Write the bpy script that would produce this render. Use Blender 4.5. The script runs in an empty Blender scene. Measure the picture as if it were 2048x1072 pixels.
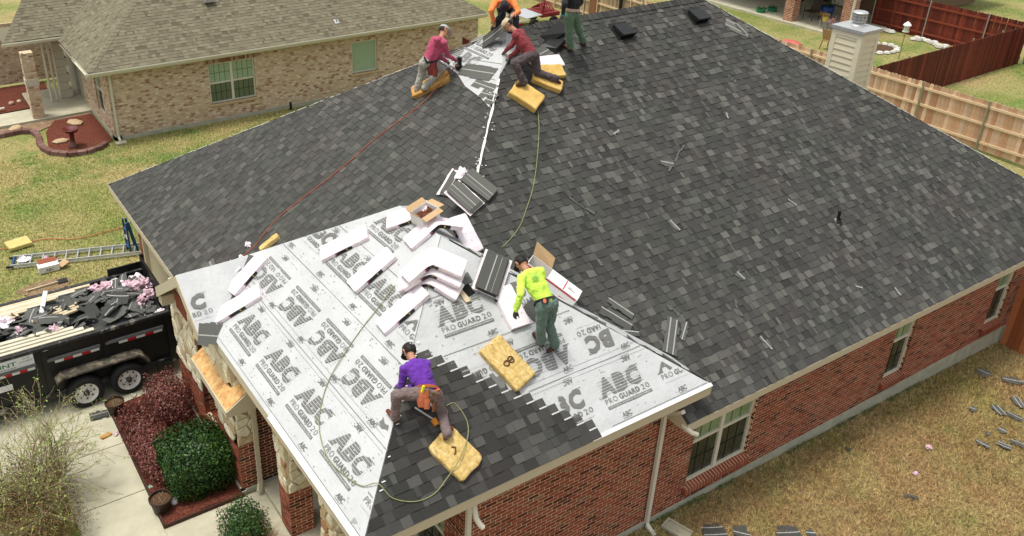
import bpy, math, random
import numpy as np
from mathutils import Vector, Matrix, noise as mnoise
R=random.Random(7)
sc=bpy.context.scene
COL=sc.collection
# ---------------- camera, world, sun, exposure ----------------
CAM=Vector((-10.2447,-7.6549,12.1813)); YAW=math.radians(57.587); PIT=math.radians(27.447); ROL=math.radians(0.715); F=1769.08; PX,PY=860.38,442.14
fv=Vector((math.cos(PIT)*math.cos(YAW),math.cos(PIT)*math.sin(YAW),-math.sin(PIT)))
rv0=Vector((math.sin(YAW),-math.cos(YAW),0)); uv0=rv0.cross(fv)
rv=rv0*math.cos(ROL)+uv0*math.sin(ROL); uv=-rv0*math.sin(ROL)+uv0*math.cos(ROL)
cd=bpy.data.cameras.new('camera'); cam=bpy.data.objects.new('camera',cd); COL.objects.link(cam)
cam.matrix_world=Matrix(((rv.x,uv.x,-fv.x,CAM.x),(rv.y,uv.y,-fv.y,CAM.y),(rv.z,uv.z,-fv.z,CAM.z),(0,0,0,1)))
cd.sensor_width=36; cd.lens=F/2048*36; cd.shift_x=(1024-PX)/2048; cd.shift_y=-(536-PY)/2048
cd.clip_start=.1; cd.clip_end=1200; sc.camera=cam
w=bpy.data.worlds.new('World'); sc.world=w; w.use_nodes=True
nt=w.node_tree; bg=nt.nodes['Background']; sky=nt.nodes.new('ShaderNodeTexSky'); sky.sky_type='NISHITA'; sky.sun_disc=False
SUN=Vector((-.22,.10,1.0)).normalized()
sky.sun_elevation=math.asin(SUN.z); sky.sun_rotation=math.atan2(SUN.x,SUN.y)
sky.air_density=1.6; sky.dust_density=4.0; sky.ozone_density=1.0
hs=nt.nodes.new('ShaderNodeHueSaturation'); hs.inputs['Saturation'].default_value=.22
nt.links.new(sky.outputs[0],hs.inputs['Color']); nt.links.new(hs.outputs[0],bg.inputs[0]); bg.inputs[1].default_value=.125
sl=bpy.data.lights.new('sun','SUN'); sl.energy=1.75; sl.angle=math.radians(14); sl.color=(1,.955,.86)
so=bpy.data.objects.new('sun',sl); COL.objects.link(so); so.rotation_euler=(-SUN).to_track_quat('-Z','Y').to_euler(); so.location=(0,0,30)
sc.view_settings.view_transform='Standard'; sc.view_settings.look='None'; sc.view_settings.gamma=1; sc.view_settings.exposure=.5
# ---------------- pixel -> place helpers (photo is 2048 wide) ----------------
def hit(px,py,n,c):
    d=fv+rv*((px-PX)/F)-uv*((py-PY)/F); n=Vector(n); return CAM+d*((c-n.dot(CAM))/n.dot(d))
def HX(px,py,v): return hit(px,py,(1,0,0),v)
def HY(px,py,v): return hit(px,py,(0,1,0),v)
def HZ(px,py,v): return hit(px,py,(0,0,1),v)
# ---------------- materials ----------------
def N(t,typ,**k):
    n=t.nodes.new(typ)
    for a,b in k.items():
        if a in n.inputs: n.inputs[a].default_value=b
        else: setattr(n,a,b)
    return n
MATS={}
def mat(name,cols,rough=.8,nscale=8,nmix=.35,bump=0,bscale=60,tone=False,metal=0,spec=.3,dark=None,dscale=3,dthr=.6,coord='Object',detail=6,obj_rand=0,trans=0,sheen=0):
    """cols: one colour or list. tone -> colour ramp driven by the per-piece 'tone' attribute; otherwise by noise"""
    if name in MATS: return MATS[name]
    m=bpy.data.materials.new(name); m.use_nodes=True; t=m.node_tree; b=t.nodes['Principled BSDF']; L=t.links.new
    if not isinstance(cols[0],(tuple,list)): cols=[cols]
    g=N(t,'ShaderNodeNewGeometry') if coord=='World' else N(t,'ShaderNodeTexCoord')
    co=g.outputs['Position'] if coord=='World' else g.outputs[coord]
    nz=N(t,'ShaderNodeTexNoise',Scale=nscale,Detail=detail,Roughness=.6); L(co,nz.inputs['Vector'])
    if len(cols)>1:
        rp=N(t,'ShaderNodeValToRGB'); cr=rp.color_ramp
        while len(cr.elements)<len(cols): cr.elements.new(.5)
        for i,c in enumerate(cols):
            cr.elements[i].position=(i/(len(cols)-1)) if tone else (.3+.4*i/(len(cols)-1)); cr.elements[i].color=(*c,1)
        if tone:
            at=N(t,'ShaderNodeAttribute',attribute_name='tone'); L(at.outputs['Fac'],rp.inputs[0])
        else: L(nz.outputs['Fac'],rp.inputs[0])
        base=rp.outputs[0]
    else:
        rgb=N(t,'ShaderNodeRGB'); rgb.outputs[0].default_value=(*cols[0],1); base=rgb.outputs[0]
    # noise brightness variation
    mr=N(t,'ShaderNodeMapRange'); mr.inputs['From Min'].default_value=.25; mr.inputs['From Max'].default_value=.75
    mr.inputs['To Min'].default_value=1-nmix; mr.inputs['To Max'].default_value=1+nmix
    nz2=N(t,'ShaderNodeTexNoise',Scale=nscale*1.7,Detail=detail,Roughness=.65); L(co,nz2.inputs['Vector']); L(nz2.outputs['Fac'],mr.inputs['Value'])
    mx=N(t,'ShaderNodeVectorMath',operation='SCALE'); L(base,mx.inputs[0]); L(mr.outputs[0],mx.inputs['Scale']); out=mx.outputs[0]
    if obj_rand:
        oi=N(t,'ShaderNodeObjectInfo'); m3=N(t,'ShaderNodeMapRange'); m3.inputs['To Min'].default_value=1-obj_rand; m3.inputs['To Max'].default_value=1+obj_rand
        L(oi.outputs['Random'],m3.inputs['Value']); mx3=N(t,'ShaderNodeVectorMath',operation='SCALE'); L(out,mx3.inputs[0]); L(m3.outputs[0],mx3.inputs['Scale']); out=mx3.outputs[0]
    if dark is not None:
        n3=N(t,'ShaderNodeTexNoise',Scale=dscale,Detail=5,Roughness=.6); L(co,n3.inputs['Vector'])
        m2=N(t,'ShaderNodeMapRange'); m2.inputs['From Min'].default_value=dthr-.05; m2.inputs['From Max'].default_value=dthr+.06; L(n3.outputs['Fac'],m2.inputs['Value'])
        mm=N(t,'ShaderNodeMix',data_type='RGBA'); L(m2.outputs[0],mm.inputs['Factor']); L(out,mm.inputs['A']); mm.inputs['B'].default_value=(*dark,1); out=mm.outputs['Result']
    L(out,b.inputs['Base Color'])
    b.inputs['Roughness'].default_value=rough; b.inputs['Metallic'].default_value=metal; b.inputs['Specular IOR Level'].default_value=spec
    if trans: b.inputs['Transmission Weight'].default_value=trans
    if sheen: b.inputs['Sheen Weight'].default_value=sheen
    if name=='charcoal_shingle':
        n6=N(t,'ShaderNodeTexNoise',Scale=.75,Detail=4,Roughness=.6); L(co,n6.inputs['Vector']); r6=N(t,'ShaderNodeValToRGB'); r6.color_ramp.elements[0].position=.36; r6.color_ramp.elements[0].color=(.95,1.0,.965,1); r6.color_ramp.elements[1].position=.66; r6.color_ramp.elements[1].color=(1.03,.985,.99,1); L(n6.outputs['Fac'],r6.inputs[0]); v6=N(t,'ShaderNodeVectorMath',operation='MULTIPLY'); L(out,v6.inputs[0]); L(r6.outputs[0],v6.inputs[1]); L(v6.outputs[0],b.inputs['Base Color'])
    if bump:
        nb=N(t,'ShaderNodeTexNoise',Scale=bscale,Detail=5,Roughness=.65); L(co,nb.inputs['Vector'])
        bp=N(t,'ShaderNodeBump'); bp.inputs['Strength'].default_value=1; bp.inputs['Distance'].default_value=bump
        L(nb.outputs['Fac'],bp.inputs['Height']); L(bp.outputs[0],b.inputs['Normal'])
    MATS[name]=m; return m
# ---------------- mesh builder ----------------
def basis(n,up=Vector((0,0,1))):
    n=Vector(n).normalized(); a=up.cross(n)
    if a.length<1e-4: a=Vector((1,0,0)).cross(n)
    a.normalize(); return a,n.cross(a),n
class MB:
    def __init__(s): s.v=[]; s.f=[]; s.t=[]; s.m=[]
    def poly(s,pts,tone=.5,m=0):
        i=len(s.v); s.v+= [tuple(p) for p in pts]; s.f.append(tuple(range(i,i+len(pts)))); s.t.append(tone); s.m.append(m)
    def hexa(s,p,tone=.5,m=0,skip=()):
        # p: 4 bottom (ccw from outside top) + 4 top
        i=len(s.v); s.v+=[tuple(q) for q in p]
        fs=[(3,2,1,0),(4,5,6,7),(0,1,5,4),(1,2,6,5),(2,3,7,6),(3,0,4,7)]
        for k,f in enumerate(fs):
            if k in skip: continue
            s.f.append(tuple(i+a for a in f)); s.t.append(tone); s.m.append(m)
    def box(s,c,sx,sy,sz,M=None,tone=.5,m=0,skip=()):
        c=Vector(c); p=[Vector(q) for q in [(-sx,-sy,-sz),(sx,-sy,-sz),(sx,sy,-sz),(-sx,sy,-sz),(-sx,-sy,sz),(sx,-sy,sz),(sx,sy,sz),(-sx,sy,sz)]]
        p=[(M@(q/2)) if M else q/2 for q in p]; s.hexa([c+q for q in p],tone,m,skip)
    def bb(s,a,b,tone=.5,m=0,skip=()):
        s.box([(a[i]+b[i])/2 for i in range(3)],abs(b[0]-a[0]),abs(b[1]-a[1]),abs(b[2]-a[2]),None,tone,m,skip)
    def bar(s,a,b,wd,th,up=(0,0,1),tone=.5,m=0):
        a=Vector(a); b=Vector(b); d=b-a; l=d.length; d.normalize(); up=Vector(up); x=d.cross(up)
        if x.length<1e-4: x=d.cross(Vector((1,0,0)))
        x.normalize(); z=x.cross(d); M=Matrix((d,x,z)).transposed(); s.box((a+b)/2,l,wd,th,M,tone,m)
    def tube(s,pts,r,n=8,tone=.5,m=0,cap=True):
        pts=[Vector(p) for p in pts]; i0=len(s.v); rr=r if isinstance(r,(list,tuple)) else [r]*len(pts)
        px=None
        for k,p in enumerate(pts):
            d=(pts[min(k+1,len(pts)-1)]-pts[max(k-1,0)]).normalized()
            if px is None: a,b_,_=basis(d)
            else:
                a=px-d*px.dot(d)
                if a.length<1e-5: a=basis(d)[0]
                a.normalize(); b_=d.cross(a)
            px=a
            for j in range(n):
                an=2*math.pi*j/n; s.v.append(tuple(p+(a*math.cos(an)+b_*math.sin(an))*rr[k]))
        for k in range(len(pts)-1):
            for j in range(n):
                a0=i0+k*n+j; a1=i0+k*n+(j+1)%n; s.f.append((a0,a1,a1+n,a0+n)); s.t.append(tone); s.m.append(m)
        if cap:
            s.f.append(tuple(i0+j for j in range(n))[::-1]); s.t.append(tone); s.m.append(m)
            e=i0+(len(pts)-1)*n; s.f.append(tuple(e+j for j in range(n))); s.t.append(tone); s.m.append(m)
    def lathe(s,prof,n=20,M=None,tone=.5,m=0,sx=1,sy=1):
        i0=len(s.v)
        for r,z in prof:
            for j in range(n):
                an=2*math.pi*j/n; p=Vector((r*math.cos(an)*sx,r*math.sin(an)*sy,z)); s.v.append(tuple(M@p if M else p))
        for k in range(len(prof)-1):
            for j in range(n):
                a0=i0+k*n+j; a1=i0+k*n+(j+1)%n; s.f.append((a0,a1,a1+n,a0+n)); s.t.append(tone); s.m.append(m)
    def prism(s,pts,d,tone=.5,m=0):
        """polygon pts extruded by vector d (pts ccw seen from +d side)"""
        n=len(pts); i=len(s.v); d=Vector(d); s.v+=[tuple(p) for p in pts]+[tuple(Vector(p)+d) for p in pts]
        s.f.append(tuple(range(i+n,i+2*n))); s.f.append(tuple(range(i,i+n))[::-1]); s.t+=[tone]*2; s.m+=[m]*2
        for k in range(n):
            k2=(k+1)%n; s.f.append((i+k,i+k2,i+n+k2,i+n+k)); s.t.append(tone); s.m.append(m)
    def mesh(s,name,mats,off=(0,0,0),smooth=False):
        me=bpy.data.meshes.new(name); o=Vector(off)
        me.from_pydata([(v[0]-o.x,v[1]-o.y,v[2]-o.z) for v in s.v],[],s.f)
        if not isinstance(mats,(list,tuple)): mats=[mats]
        for m in mats: me.materials.append(m)
        a=me.attributes.new('tone','FLOAT','FACE'); a.data.foreach_set('value',s.t)
        if len(mats)>1: me.polygons.foreach_set('material_index',s.m)
        if smooth: me.polygons.foreach_set('use_smooth',[True]*len(s.f))
        me.update(); return me
    def build(s,name,mats,parent=None,off=None,smooth=False,kind=None,label=None):
        if off is None: off=OFF.get(root_of(parent).name,(0,0,0)) if parent else (0,0,0)
        o=bpy.data.objects.new(name,s.mesh(name,mats,off,smooth)); COL.objects.link(o)
        if parent: o.parent=parent
        if kind: o['kind']=kind
        if label: o['label']=label
        return o
OFF={}
def root_of(o):
    while o.parent: o=o.parent
    return o
def thing(name,label,cat,loc=(0,0,0),group=None,M=None):
    """an Empty at the thing's base; with M the parts are modelled in local coordinates"""
    o=bpy.data.objects.new(name,None); COL.objects.link(o); o.empty_display_size=.2
    if M is not None: o.matrix_world=M; OFF[o.name]=(0,0,0)
    else: o.location=loc; OFF[o.name]=tuple(loc)
    tag(o,label,cat,group); return o
def tag(o,label,cat,group=None):
    o['label']=label; o['category']=cat
    if group: o['group']=group
    return o
def struct(mb,name,mats,smooth=False,kind='structure'):
    o=mb.build(name,mats,smooth=smooth); o['kind']=kind; return o
def inst(name,me,parent,M):
    o=bpy.data.objects.new(name,me); COL.objects.link(o)
    if parent: o.parent=parent
    o.matrix_local=M; return o
def copy_thing(r,M,label=None):
    c=r.copy(); COL.objects.link(c); c.matrix_world=M; OFF[c.name]=(0,0,0)
    if label: c['label']=label
    for ch in list(r.children):
        d=ch.copy(); COL.objects.link(d); d.parent=c
        for g in ch.children:
            e=g.copy(); COL.objects.link(e); e.parent=d
    return c
# ---------------- dimensions of the place ----------------
P23=2/3; KS=math.sqrt(1+P23*P23)
HE=2.68; MX0,MX1,MY0,MY1=-6.31,13.19,-.43,13.61       # main hip roof outline at the eave
WE=3.30; WX0,WX1,WY0,WY1=-6.62,-.22,-.43,7.25         # front wing hip roof outline
NE=2.70
class RP:
    """roof plane: origin on the eave, u along the eave, v up the slope"""
    def __init__(s,O,u,back):
        s.O=Vector(O); s.u=Vector(u); b=Vector(back); s.v=Vector((b.x,b.y,P23)).normalized(); s.n=s.u.cross(s.v)
        if s.n.z<0: s.n=-s.n
        s.c=s.n.dot(s.O)
    def pt(s,a,b,h=0): return s.O+s.u*a+s.v*b+s.n*h
    def at(s,px,py,h=0): return hit(px,py,s.n,s.c+h)
    def uv(s,p): d=Vector(p)-s.O; return d.dot(s.u),d.dot(s.v)
    def frame(s,p,ang=0,h=0):
        p=Vector(p)+s.n*h; x=s.u*math.cos(ang)+s.v*math.sin(ang); y=s.n.cross(x)
        return Matrix(((x.x,y.x,s.n.x,p.x),(x.y,y.y,s.n.y,p.y),(x.z,y.z,s.n.z,p.z),(0,0,0,1)))
    def along(s,p,q,h=0):
        """frame at the middle of two picture points on the plane, x axis from p to q; returns matrix and length"""
        a=s.at(*p); b=s.at(*q); d=b-a; ang=math.atan2(d.dot(s.v),d.dot(s.u)); return s.frame((a+b)/2,ang,h),d.length
PB=RP((MX0,MY0,HE),(1,0,0),(0,1,0))       # main, facing the side yard
PA=RP((MX0,MY1,HE),(0,-1,0),(1,0,0))      # main, facing the street
PBK=RP((MX1,MY0,HE),(0,1,0),(-1,0,0))
W1=RP((WX0,WY1,WE),(0,-1,0),(1,0,0))
W2=RP((WX0,WY0,WE),(1,0,0),(0,1,0))
W3=RP((WX1,WY1,WE),(-1,0,0),(0,-1,0))
W4=RP((WX1,WY0,WE),(0,1,0),(-1,0,0))
GX,GY,GZ=-6.85,6.06,4.08
G2=RP((GX,5.0,GZ-P23*(GY-5.0)),(1,0,0),(0,1,0))
def ground_z(x,y):
    s=min(max((9-y)/6,0),1); s=s*s*(3-2*s)
    t=min(max(x,-1),12); z=.13-.030*t
    if x<-4.8: f=min(max((-4.8-x)/1.0,0),1); z=z*(1-f)
    return z*s
# ---------------- materials used by the setting ----------------
M_beige=mat('painted_trim',(.56,.50,.36),.55,30,.06)
M_frame=mat('cream_window_frame',(.68,.65,.52),.45,20,.05)
M_soffit=mat('painted_soffit',(.50,.44,.31),.6,20,.08)
M_brick=mat('red_brick',[(.045,.018,.011),(.12,.030,.016),(.21,.050,.026),(.30,.080,.042),(.18,.09,.05),(.38,.24,.14)],.85,9,.30,.003,90,tone=True,coord='World')
M_mortar=mat('pale_mortar',(.72,.52,.34),.9,60,.2,.002,200,coord='World')
M_tanbrick=mat('tumbled_tan_brick',[(.14,.07,.045),(.29,.15,.10),(.44,.30,.20),(.58,.45,.32),(.70,.60,.46)],.9,14,.28,.004,70,tone=True,coord='World')
M_tanmortar=mat('sandy_mortar',(.55,.44,.29),.9,50,.2,coord='World')
M_conc=mat('concrete',[(.41,.385,.28),(.52,.49,.365)],.85,1.6,.10,.002,90,coord='World')
M_slab=mat('foundation_concrete',[(.36,.36,.27),(.46,.46,.36)],.9,3,.15,.004,40,coord='World')
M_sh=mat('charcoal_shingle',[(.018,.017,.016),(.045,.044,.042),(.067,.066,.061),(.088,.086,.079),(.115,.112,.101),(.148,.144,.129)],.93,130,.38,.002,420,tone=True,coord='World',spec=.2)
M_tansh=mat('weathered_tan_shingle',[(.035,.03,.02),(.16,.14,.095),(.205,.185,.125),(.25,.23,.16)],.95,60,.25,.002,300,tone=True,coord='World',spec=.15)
M_deck=mat('roof_deck_felt',(.02,.02,.02),.9,20,.2)
M_under=mat('white_underlayment',[(.46,.47,.47),(.52,.53,.53)],.5,1.3,.07,.030,3.2,coord='World',spec=.3)
M_print=mat('grey_printing',(.15,.15,.14),.7,120,.45,coord='World')
M_printl=mat('light_grey_printing',(.30,.30,.29),.7,60,.3,coord='World')
M_metal=mat('white_drip_edge',(.80,.80,.78),.4,20,.05)
M_stone=mat('limestone_veneer',[(.36,.17,.08),(.50,.36,.20),(.62,.53,.34),(.70,.63,.44),(.76,.71,.53)],.9,7,.22,.012,14,tone=True,coord='World')
M_stonem=mat('buff_stone_mortar',(.66,.58,.40),.9,20,.15,.005,30,coord='World')
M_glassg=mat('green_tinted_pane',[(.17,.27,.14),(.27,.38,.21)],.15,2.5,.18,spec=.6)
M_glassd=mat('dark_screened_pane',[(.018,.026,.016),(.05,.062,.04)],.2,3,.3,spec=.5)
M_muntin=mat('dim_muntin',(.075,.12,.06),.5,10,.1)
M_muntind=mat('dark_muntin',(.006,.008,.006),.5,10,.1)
M_osb=mat('osb_sheathing',[(.42,.20,.07),(.62,.36,.14),(.70,.47,.22)],.8,9,.35,.002,40,coord='World')
M_cedar=mat('stained_cedar',(.26,.07,.035),.7,20,.3)
M_black=mat('black_plastic',(.012,.012,.012),.4,20,.2)
M_dirt=mat('bare_soil',[(.17,.10,.06),(.30,.21,.13)],.95,4,.3,.01,30,coord='World')
M_mulch=mat('red_mulch',[(.07,.018,.011),(.13,.032,.018),(.24,.08,.045)],.95,26,.6,.03,45,coord='World')
def grass_mat(name,gain):
    m=bpy.data.materials.new(name); m.use_nodes=True; t=m.node_tree; b=t.nodes['Principled BSDF']; L=t.links.new
    g=N(t,'ShaderNodeNewGeometry')
    n1=N(t,'ShaderNodeTexNoise',Scale=.28,Detail=5,Roughness=.62); L(g.outputs['Position'],n1.inputs['Vector'])
    r1=N(t,'ShaderNodeValToRGB'); e=r1.color_ramp.elements
    cols=[(.34,(.16,.19,.045)),(.46,(.235,.225,.082)),(.56,(.28,.245,.10)),(.68,(.31,.24,.11))]
    while len(e)<4: e.new(.5)
    for i,(p,c) in enumerate(cols): e[i].position=p; e[i].color=(*[x*gain for x in c],1)
    L(n1.outputs['Fac'],r1.inputs[0])
    sx=N(t,'ShaderNodeSeparateXYZ'); L(g.outputs['Position'],sx.inputs[0])
    # green patches
    n2=N(t,'ShaderNodeTexNoise',Scale=.55,Detail=6,Roughness=.7); ad=N(t,'ShaderNodeVectorMath',operation='ADD'); ad.inputs[1].default_value=(31,7,0)
    L(g.outputs['Position'],ad.inputs[0]); L(ad.outputs[0],n2.inputs['Vector'])
    m2=N(t,'ShaderNodeMapRange'); m2.inputs['From Min'].default_value=.50; m2.inputs['From Max'].default_value=.66; m2.inputs['To Max'].default_value=.85; L(n2.outputs['Fac'],m2.inputs['Value'])
    mm=N(t,'ShaderNodeMix',data_type='RGBA'); L(m2.outputs[0],mm.inputs['Factor']); L(r1.outputs[0],mm.inputs['A']); mm.inputs['B'].default_value=(.10*gain,.17*gain,.035*gain,1)
    # rusty thatch towards the side yard
    n4=N(t,'ShaderNodeTexNoise',Scale=.9,Detail=6,Roughness=.7); L(g.outputs['Position'],n4.inputs['Vector'])
    my=N(t,'ShaderNodeMapRange'); my.inputs['From Min'].default_value=3; my.inputs['From Max'].default_value=-1; L(sx.outputs['Y'],my.inputs['Value'])
    m4=N(t,'ShaderNodeMapRange'); m4.inputs['From Min'].default_value=.36; m4.inputs['From Max'].default_value=.68; m4.inputs['To Min'].default_value=.38; m4.inputs['To Max'].default_value=.92; L(n4.outputs['Fac'],m4.inputs['Value'])
    mu=N(t,'ShaderNodeMath',operation='MULTIPLY'); L(my.outputs[0],mu.inputs[0]); L(m4.outputs[0],mu.inputs[1])
    m5=N(t,'ShaderNodeMix',data_type='RGBA'); L(mu.outputs[0],m5.inputs['Factor']); L(mm.outputs['Result'],m5.inputs['A']); m5.inputs['B'].default_value=(.21*gain,.122*gain,.058*gain,1)
    n3=N(t,'ShaderNodeTexNoise',Scale=11,Detail=8,Roughness=.85); L(g.outputs['Position'],n3.inputs['Vector'])
    mr=N(t,'ShaderNodeMapRange'); mr.inputs['From Min'].default_value=.3; mr.inputs['From Max'].default_value=.7; mr.inputs['To Min'].default_value=.30; mr.inputs['To Max'].default_value=1.75; L(n3.outputs['Fac'],mr.inputs['Value'])
    mx=N(t,'ShaderNodeVectorMath',operation='SCALE'); L(m5.outputs['Result'],mx.inputs[0]); L(mr.outputs[0],mx.inputs['Scale'])
    at=N(t,'ShaderNodeAttribute',attribute_name='tone'); mt=N(t,'ShaderNodeMapRange'); mt.inputs['To Min'].default_value=.4; mt.inputs['To Max'].default_value=1.75; L(at.outputs['Fac'],mt.inputs['Value']); mx2=N(t,'ShaderNodeVectorMath',operation='SCALE'); L(mx.outputs[0],mx2.inputs[0]); L(mt.outputs[0],mx2.inputs['Scale'])
    L(mx2.outputs[0],b.inputs['Base Color']); b.inputs['Roughness'].default_value=.9; b.inputs['Specular IOR Level'].default_value=.15
    MATS[name]=m; return m
M_soil=grass_mat('dry_lawn',.95); M_blade=grass_mat('grass_blades',1.45)
# ---------------- ground ----------------
def lin(a,b,s): return [a+(b-a)*i/s for i in range(s+1)]
xs=[-600,-200,-80,-40]+lin(-26,46,72)+[60,100,250,600]; ys=[-600,-200,-80,-40]+lin(-16,36,52)+[50,80,250,600]
g=MB(); nx=len(xs)
for y in ys:
    for x in xs: g.v.append((x,y,ground_z(x,y)-.012))
for j in range(len(ys)-1):
    for i in range(nx-1): a=j*nx+i; g.f.append((a,a+1,a+nx+1,a+nx)); g.t.append(.5); g.m.append(0)
struct(g,'ground',M_soil,smooth=True)
def sheet(name,pts,z,m,kind='structure',th=.0):
    b=MB()
    if th: b.prism([(x,y,z-th) for x,y in pts],(0,0,th))
    else: b.poly([(x,y,z) for x,y in pts])
    return struct(b,name,m,kind=kind)
# driveway, walk, beds
def slab(name,pts,z,m): return sheet(name,pts,z,m,th=.12)
slab('driveway',[(-30,7.1),(-8.07,7.1),(-8.07,8.35),(-5.92,8.35),(-5.92,12.75),(-30,12.75)],.03,M_conc)
slab('path',[(-9.35,-9),(-8.07,-9),(-8.07,7.094),(-9.35,7.094)],.03,M_conc)
slab('path',[(-8.064,2.9),(-6.2,2.9),(-6.2,4.47),(-8.064,4.47)],.03,M_conc)
slab('path',[(-6.194,.05),(-4.2,.05),(-4.2,4.5),(-6.194,4.5)],.12,M_conc)
b=MB(); n=14
bp=[(-8.06,4.50),(-6.56,4.50),(-6.56,8.30),(-8.06,8.30)]
for j in range(n):
    for i in range(n):
        def q(a,c):
            x=-8.06+1.5*a/n; y=4.5+3.8*c/n; return (x,y,.05+.05*math.sin(math.pi*a/n)+.03*mnoise.noise((x*3,y*3,0)))
        b.poly([q(i,j),q(i+1,j),q(i+1,j+1),q(i,j+1)])
struct(b,'flower_bed',M_mulch,kind='structure')
b=MB()
for (a,c) in [((-8.06,4.47),(-6.56,4.47)),((-8.045,4.47),(-8.045,8.3))]: b.bar((*a,.05),(*c,.05),.03,.12)
tag(b.build('bed_edging',mat('dark_edging',(.06,.025,.015),.8,20,.3)),'dark wooden edging strip around the red mulch bed','edging')
# expansion joints as thin recessed-looking dark strips
b=MB()
for p,q in [((-9.35,5.6),(-8.07,5.6)),((-9.35,3.4),(-8.07,3.4)),((-7.1,2.9),(-7.1,4.47)),((-9.35,7.1),(-8.07,7.1)),((-11.5,7.1),(-11.5,12.75))]:
    b.bar((*p,.031),(*q,.031),.014,.004)
struct(b,'joint',mat('joint_filler',(.10,.07,.05),.9,20,.3),kind='structure')
# ---------------- grass blades ----------------
def grass(name,n,rect,excl,seed,h=.05,wd=.007):
    rs=np.random.RandomState(seed); x0,x1,y0,y1=rect
    x=rs.uniform(x0,x1,n); y=rs.uniform(y0,y1,n); keep=np.ones(n,bool)
    for a,b_,c,d in excl: keep&=~((x>a)&(x<b_)&(y>c)&(y<d))
    x=x[keep]; y=y[keep]; n=len(x)
    z=np.array([ground_z(float(a),float(b_)) for a,b_ in zip(x,y)])-.012
    an=rs.uniform(0,2*np.pi,n); hh=h*rs.uniform(.5,1.4,n); ln=rs.uniform(.2,1.1,n)*hh; a2=an+rs.uniform(-1.2,1.2,n)+1.57
    dx=np.cos(an)*wd*.5; dy=np.sin(an)*wd*.5
    P=np.zeros((n,3,3)); P[:,0]=np.stack([x-dx,y-dy,z],1); P[:,1]=np.stack([x+dx,y+dy,z],1)
    P[:,2]=np.stack([x+np.cos(a2)*ln,y+np.sin(a2)*ln,z+hh*.75],1)
    me=bpy.data.meshes.new(name); me.vertices.add(3*n); me.vertices.foreach_set('co',P.reshape(-1))
    me.loops.add(3*n); me.loops.foreach_set('vertex_index',np.arange(3*n)); me.polygons.add(n); me.polygons.foreach_set('loop_start',np.arange(0,3*n,3))
    at=me.attributes.new('tone','FLOAT','FACE'); at.data.foreach_set('value',rs.rand(n).astype('f')); me.materials.append(M_blade); me.update(); me.validate()
    o=bpy.data.objects.new(name,me); COL.objects.link(o); o['kind']='stuff'; return o
grass('grass',330000,(-6,14.5,-9.5,0.0),[(-9,-4.6,-.1,0)],1,.075,.013)
grass('grass',230000,(-14,12.2,12.8,23.3),[(-4.0,12,23.1,30)],2,.075,.015)
grass('grass',45000,(-22,-3,23.3,29),[(-7.3,-3,25.2,30),(-4.1,0,20,30),(-6.4,-4,22.5,26)],3,.05,.012)
grass('grass',80000,(12.2,22.1,-6,33),[(12,13,0,13)],4,.05,.012)
grass('grass',90000,(22.4,46,6,30),[(30.6,46,18.9,30)],5,.05,.018)
grass('grass',20000,(-13,-9.36,1,7.1),[],6,.07,.01)
# ---------------- roof shingles ----------------
EXP=.1435
def poly_range(poly,v):
    """u-range of a convex (u,v) polygon at height v"""
    us=[]
    for i in range(len(poly)):
        (a,b_),(c,d)=poly[i],poly[(i+1)%len(poly)]
        if (b_-v)*(d-v)<=0 and abs(d-b_)>1e-9: us.append(a+(c-a)*(v-b_)/(d-b_))
    return (min(us),max(us)) if len(us)>=2 else None
def tab(mb,pl,ul0,ur0,ul1,ur1,v0,v1,t,tone,M=None):
    """one shingle tab: thick butt edge below, thin above"""
    f=(lambda a,b_,h: Vector((a,b_,h))) if M else pl.pt
    p=[f(ul0,v0,0),f(ur0,v0,0),f(ur1,v1,0),f(ul1,v1,0),f(ul0,v0,t),f(ur0,v0,t),f(ur1,v1,t*.45),f(ul1,v1,t*.45)]
    mb.hexa(p,tone,0,skip=(0,4)); mb.t[-3]=0.0  # butt face takes the darkest tone, painting in the shadow line of each course
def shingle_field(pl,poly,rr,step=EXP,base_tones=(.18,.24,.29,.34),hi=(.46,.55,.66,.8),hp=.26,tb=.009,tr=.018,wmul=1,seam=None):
    mb=MB(); cand=[]
    vs=[p[1] for p in poly]; k=math.floor(min(vs)/step)
    while k*step<max(vs)-.02:
        v0=max(k*step,min(vs)); v1=min((k+1)*step,max(vs))
        r0=poly_range(poly,v0+.0005); r1=poly_range(poly,v1-.0005)
        if r0 and r1:
            u=min(r0[0],r1[0])-rr.random()*.2; end=max(r0[1],r1[1]); raised=rr.random()<.5
            while u<end:
                wd=rr.choice([.06,.09,.12,.14,.17,.22])*wmul*rr.uniform(.85,1.15)
                if raised: wd=min(wd,.17*wmul)
                a0=max(u,r0[0]); b0=min(u+wd,r0[1]); a1=max(u,r1[0]); b1=min(u+wd,r1[1])
                if b0-a0>.012 or b1-a1>.012:
                    a0,b0=(a0,b0) if b0>a0 else ((a0+b0)/2,)*2; a1,b1=(a1,b1) if b1>a1 else ((a1+b1)/2,)*2
                    x=rr.random()
                    tn=rr.choice(hi) if x<hp else rr.choice(base_tones)
                    if raised and x>=hp: tn+=.08
                    full=abs(a0-a1)<1e-6 and abs(b0-b1)<1e-6
                    cand.append((a0,b0,a1,b1,v0,v1,tr if raised else tb,min(tn+rr.uniform(-.05,.05),1),full,raised))
                u+=wd; raised=not raised if rr.random()<.9 else raised
        k+=1
    return cand
SH_COUNT=0; SHM={}
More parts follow.
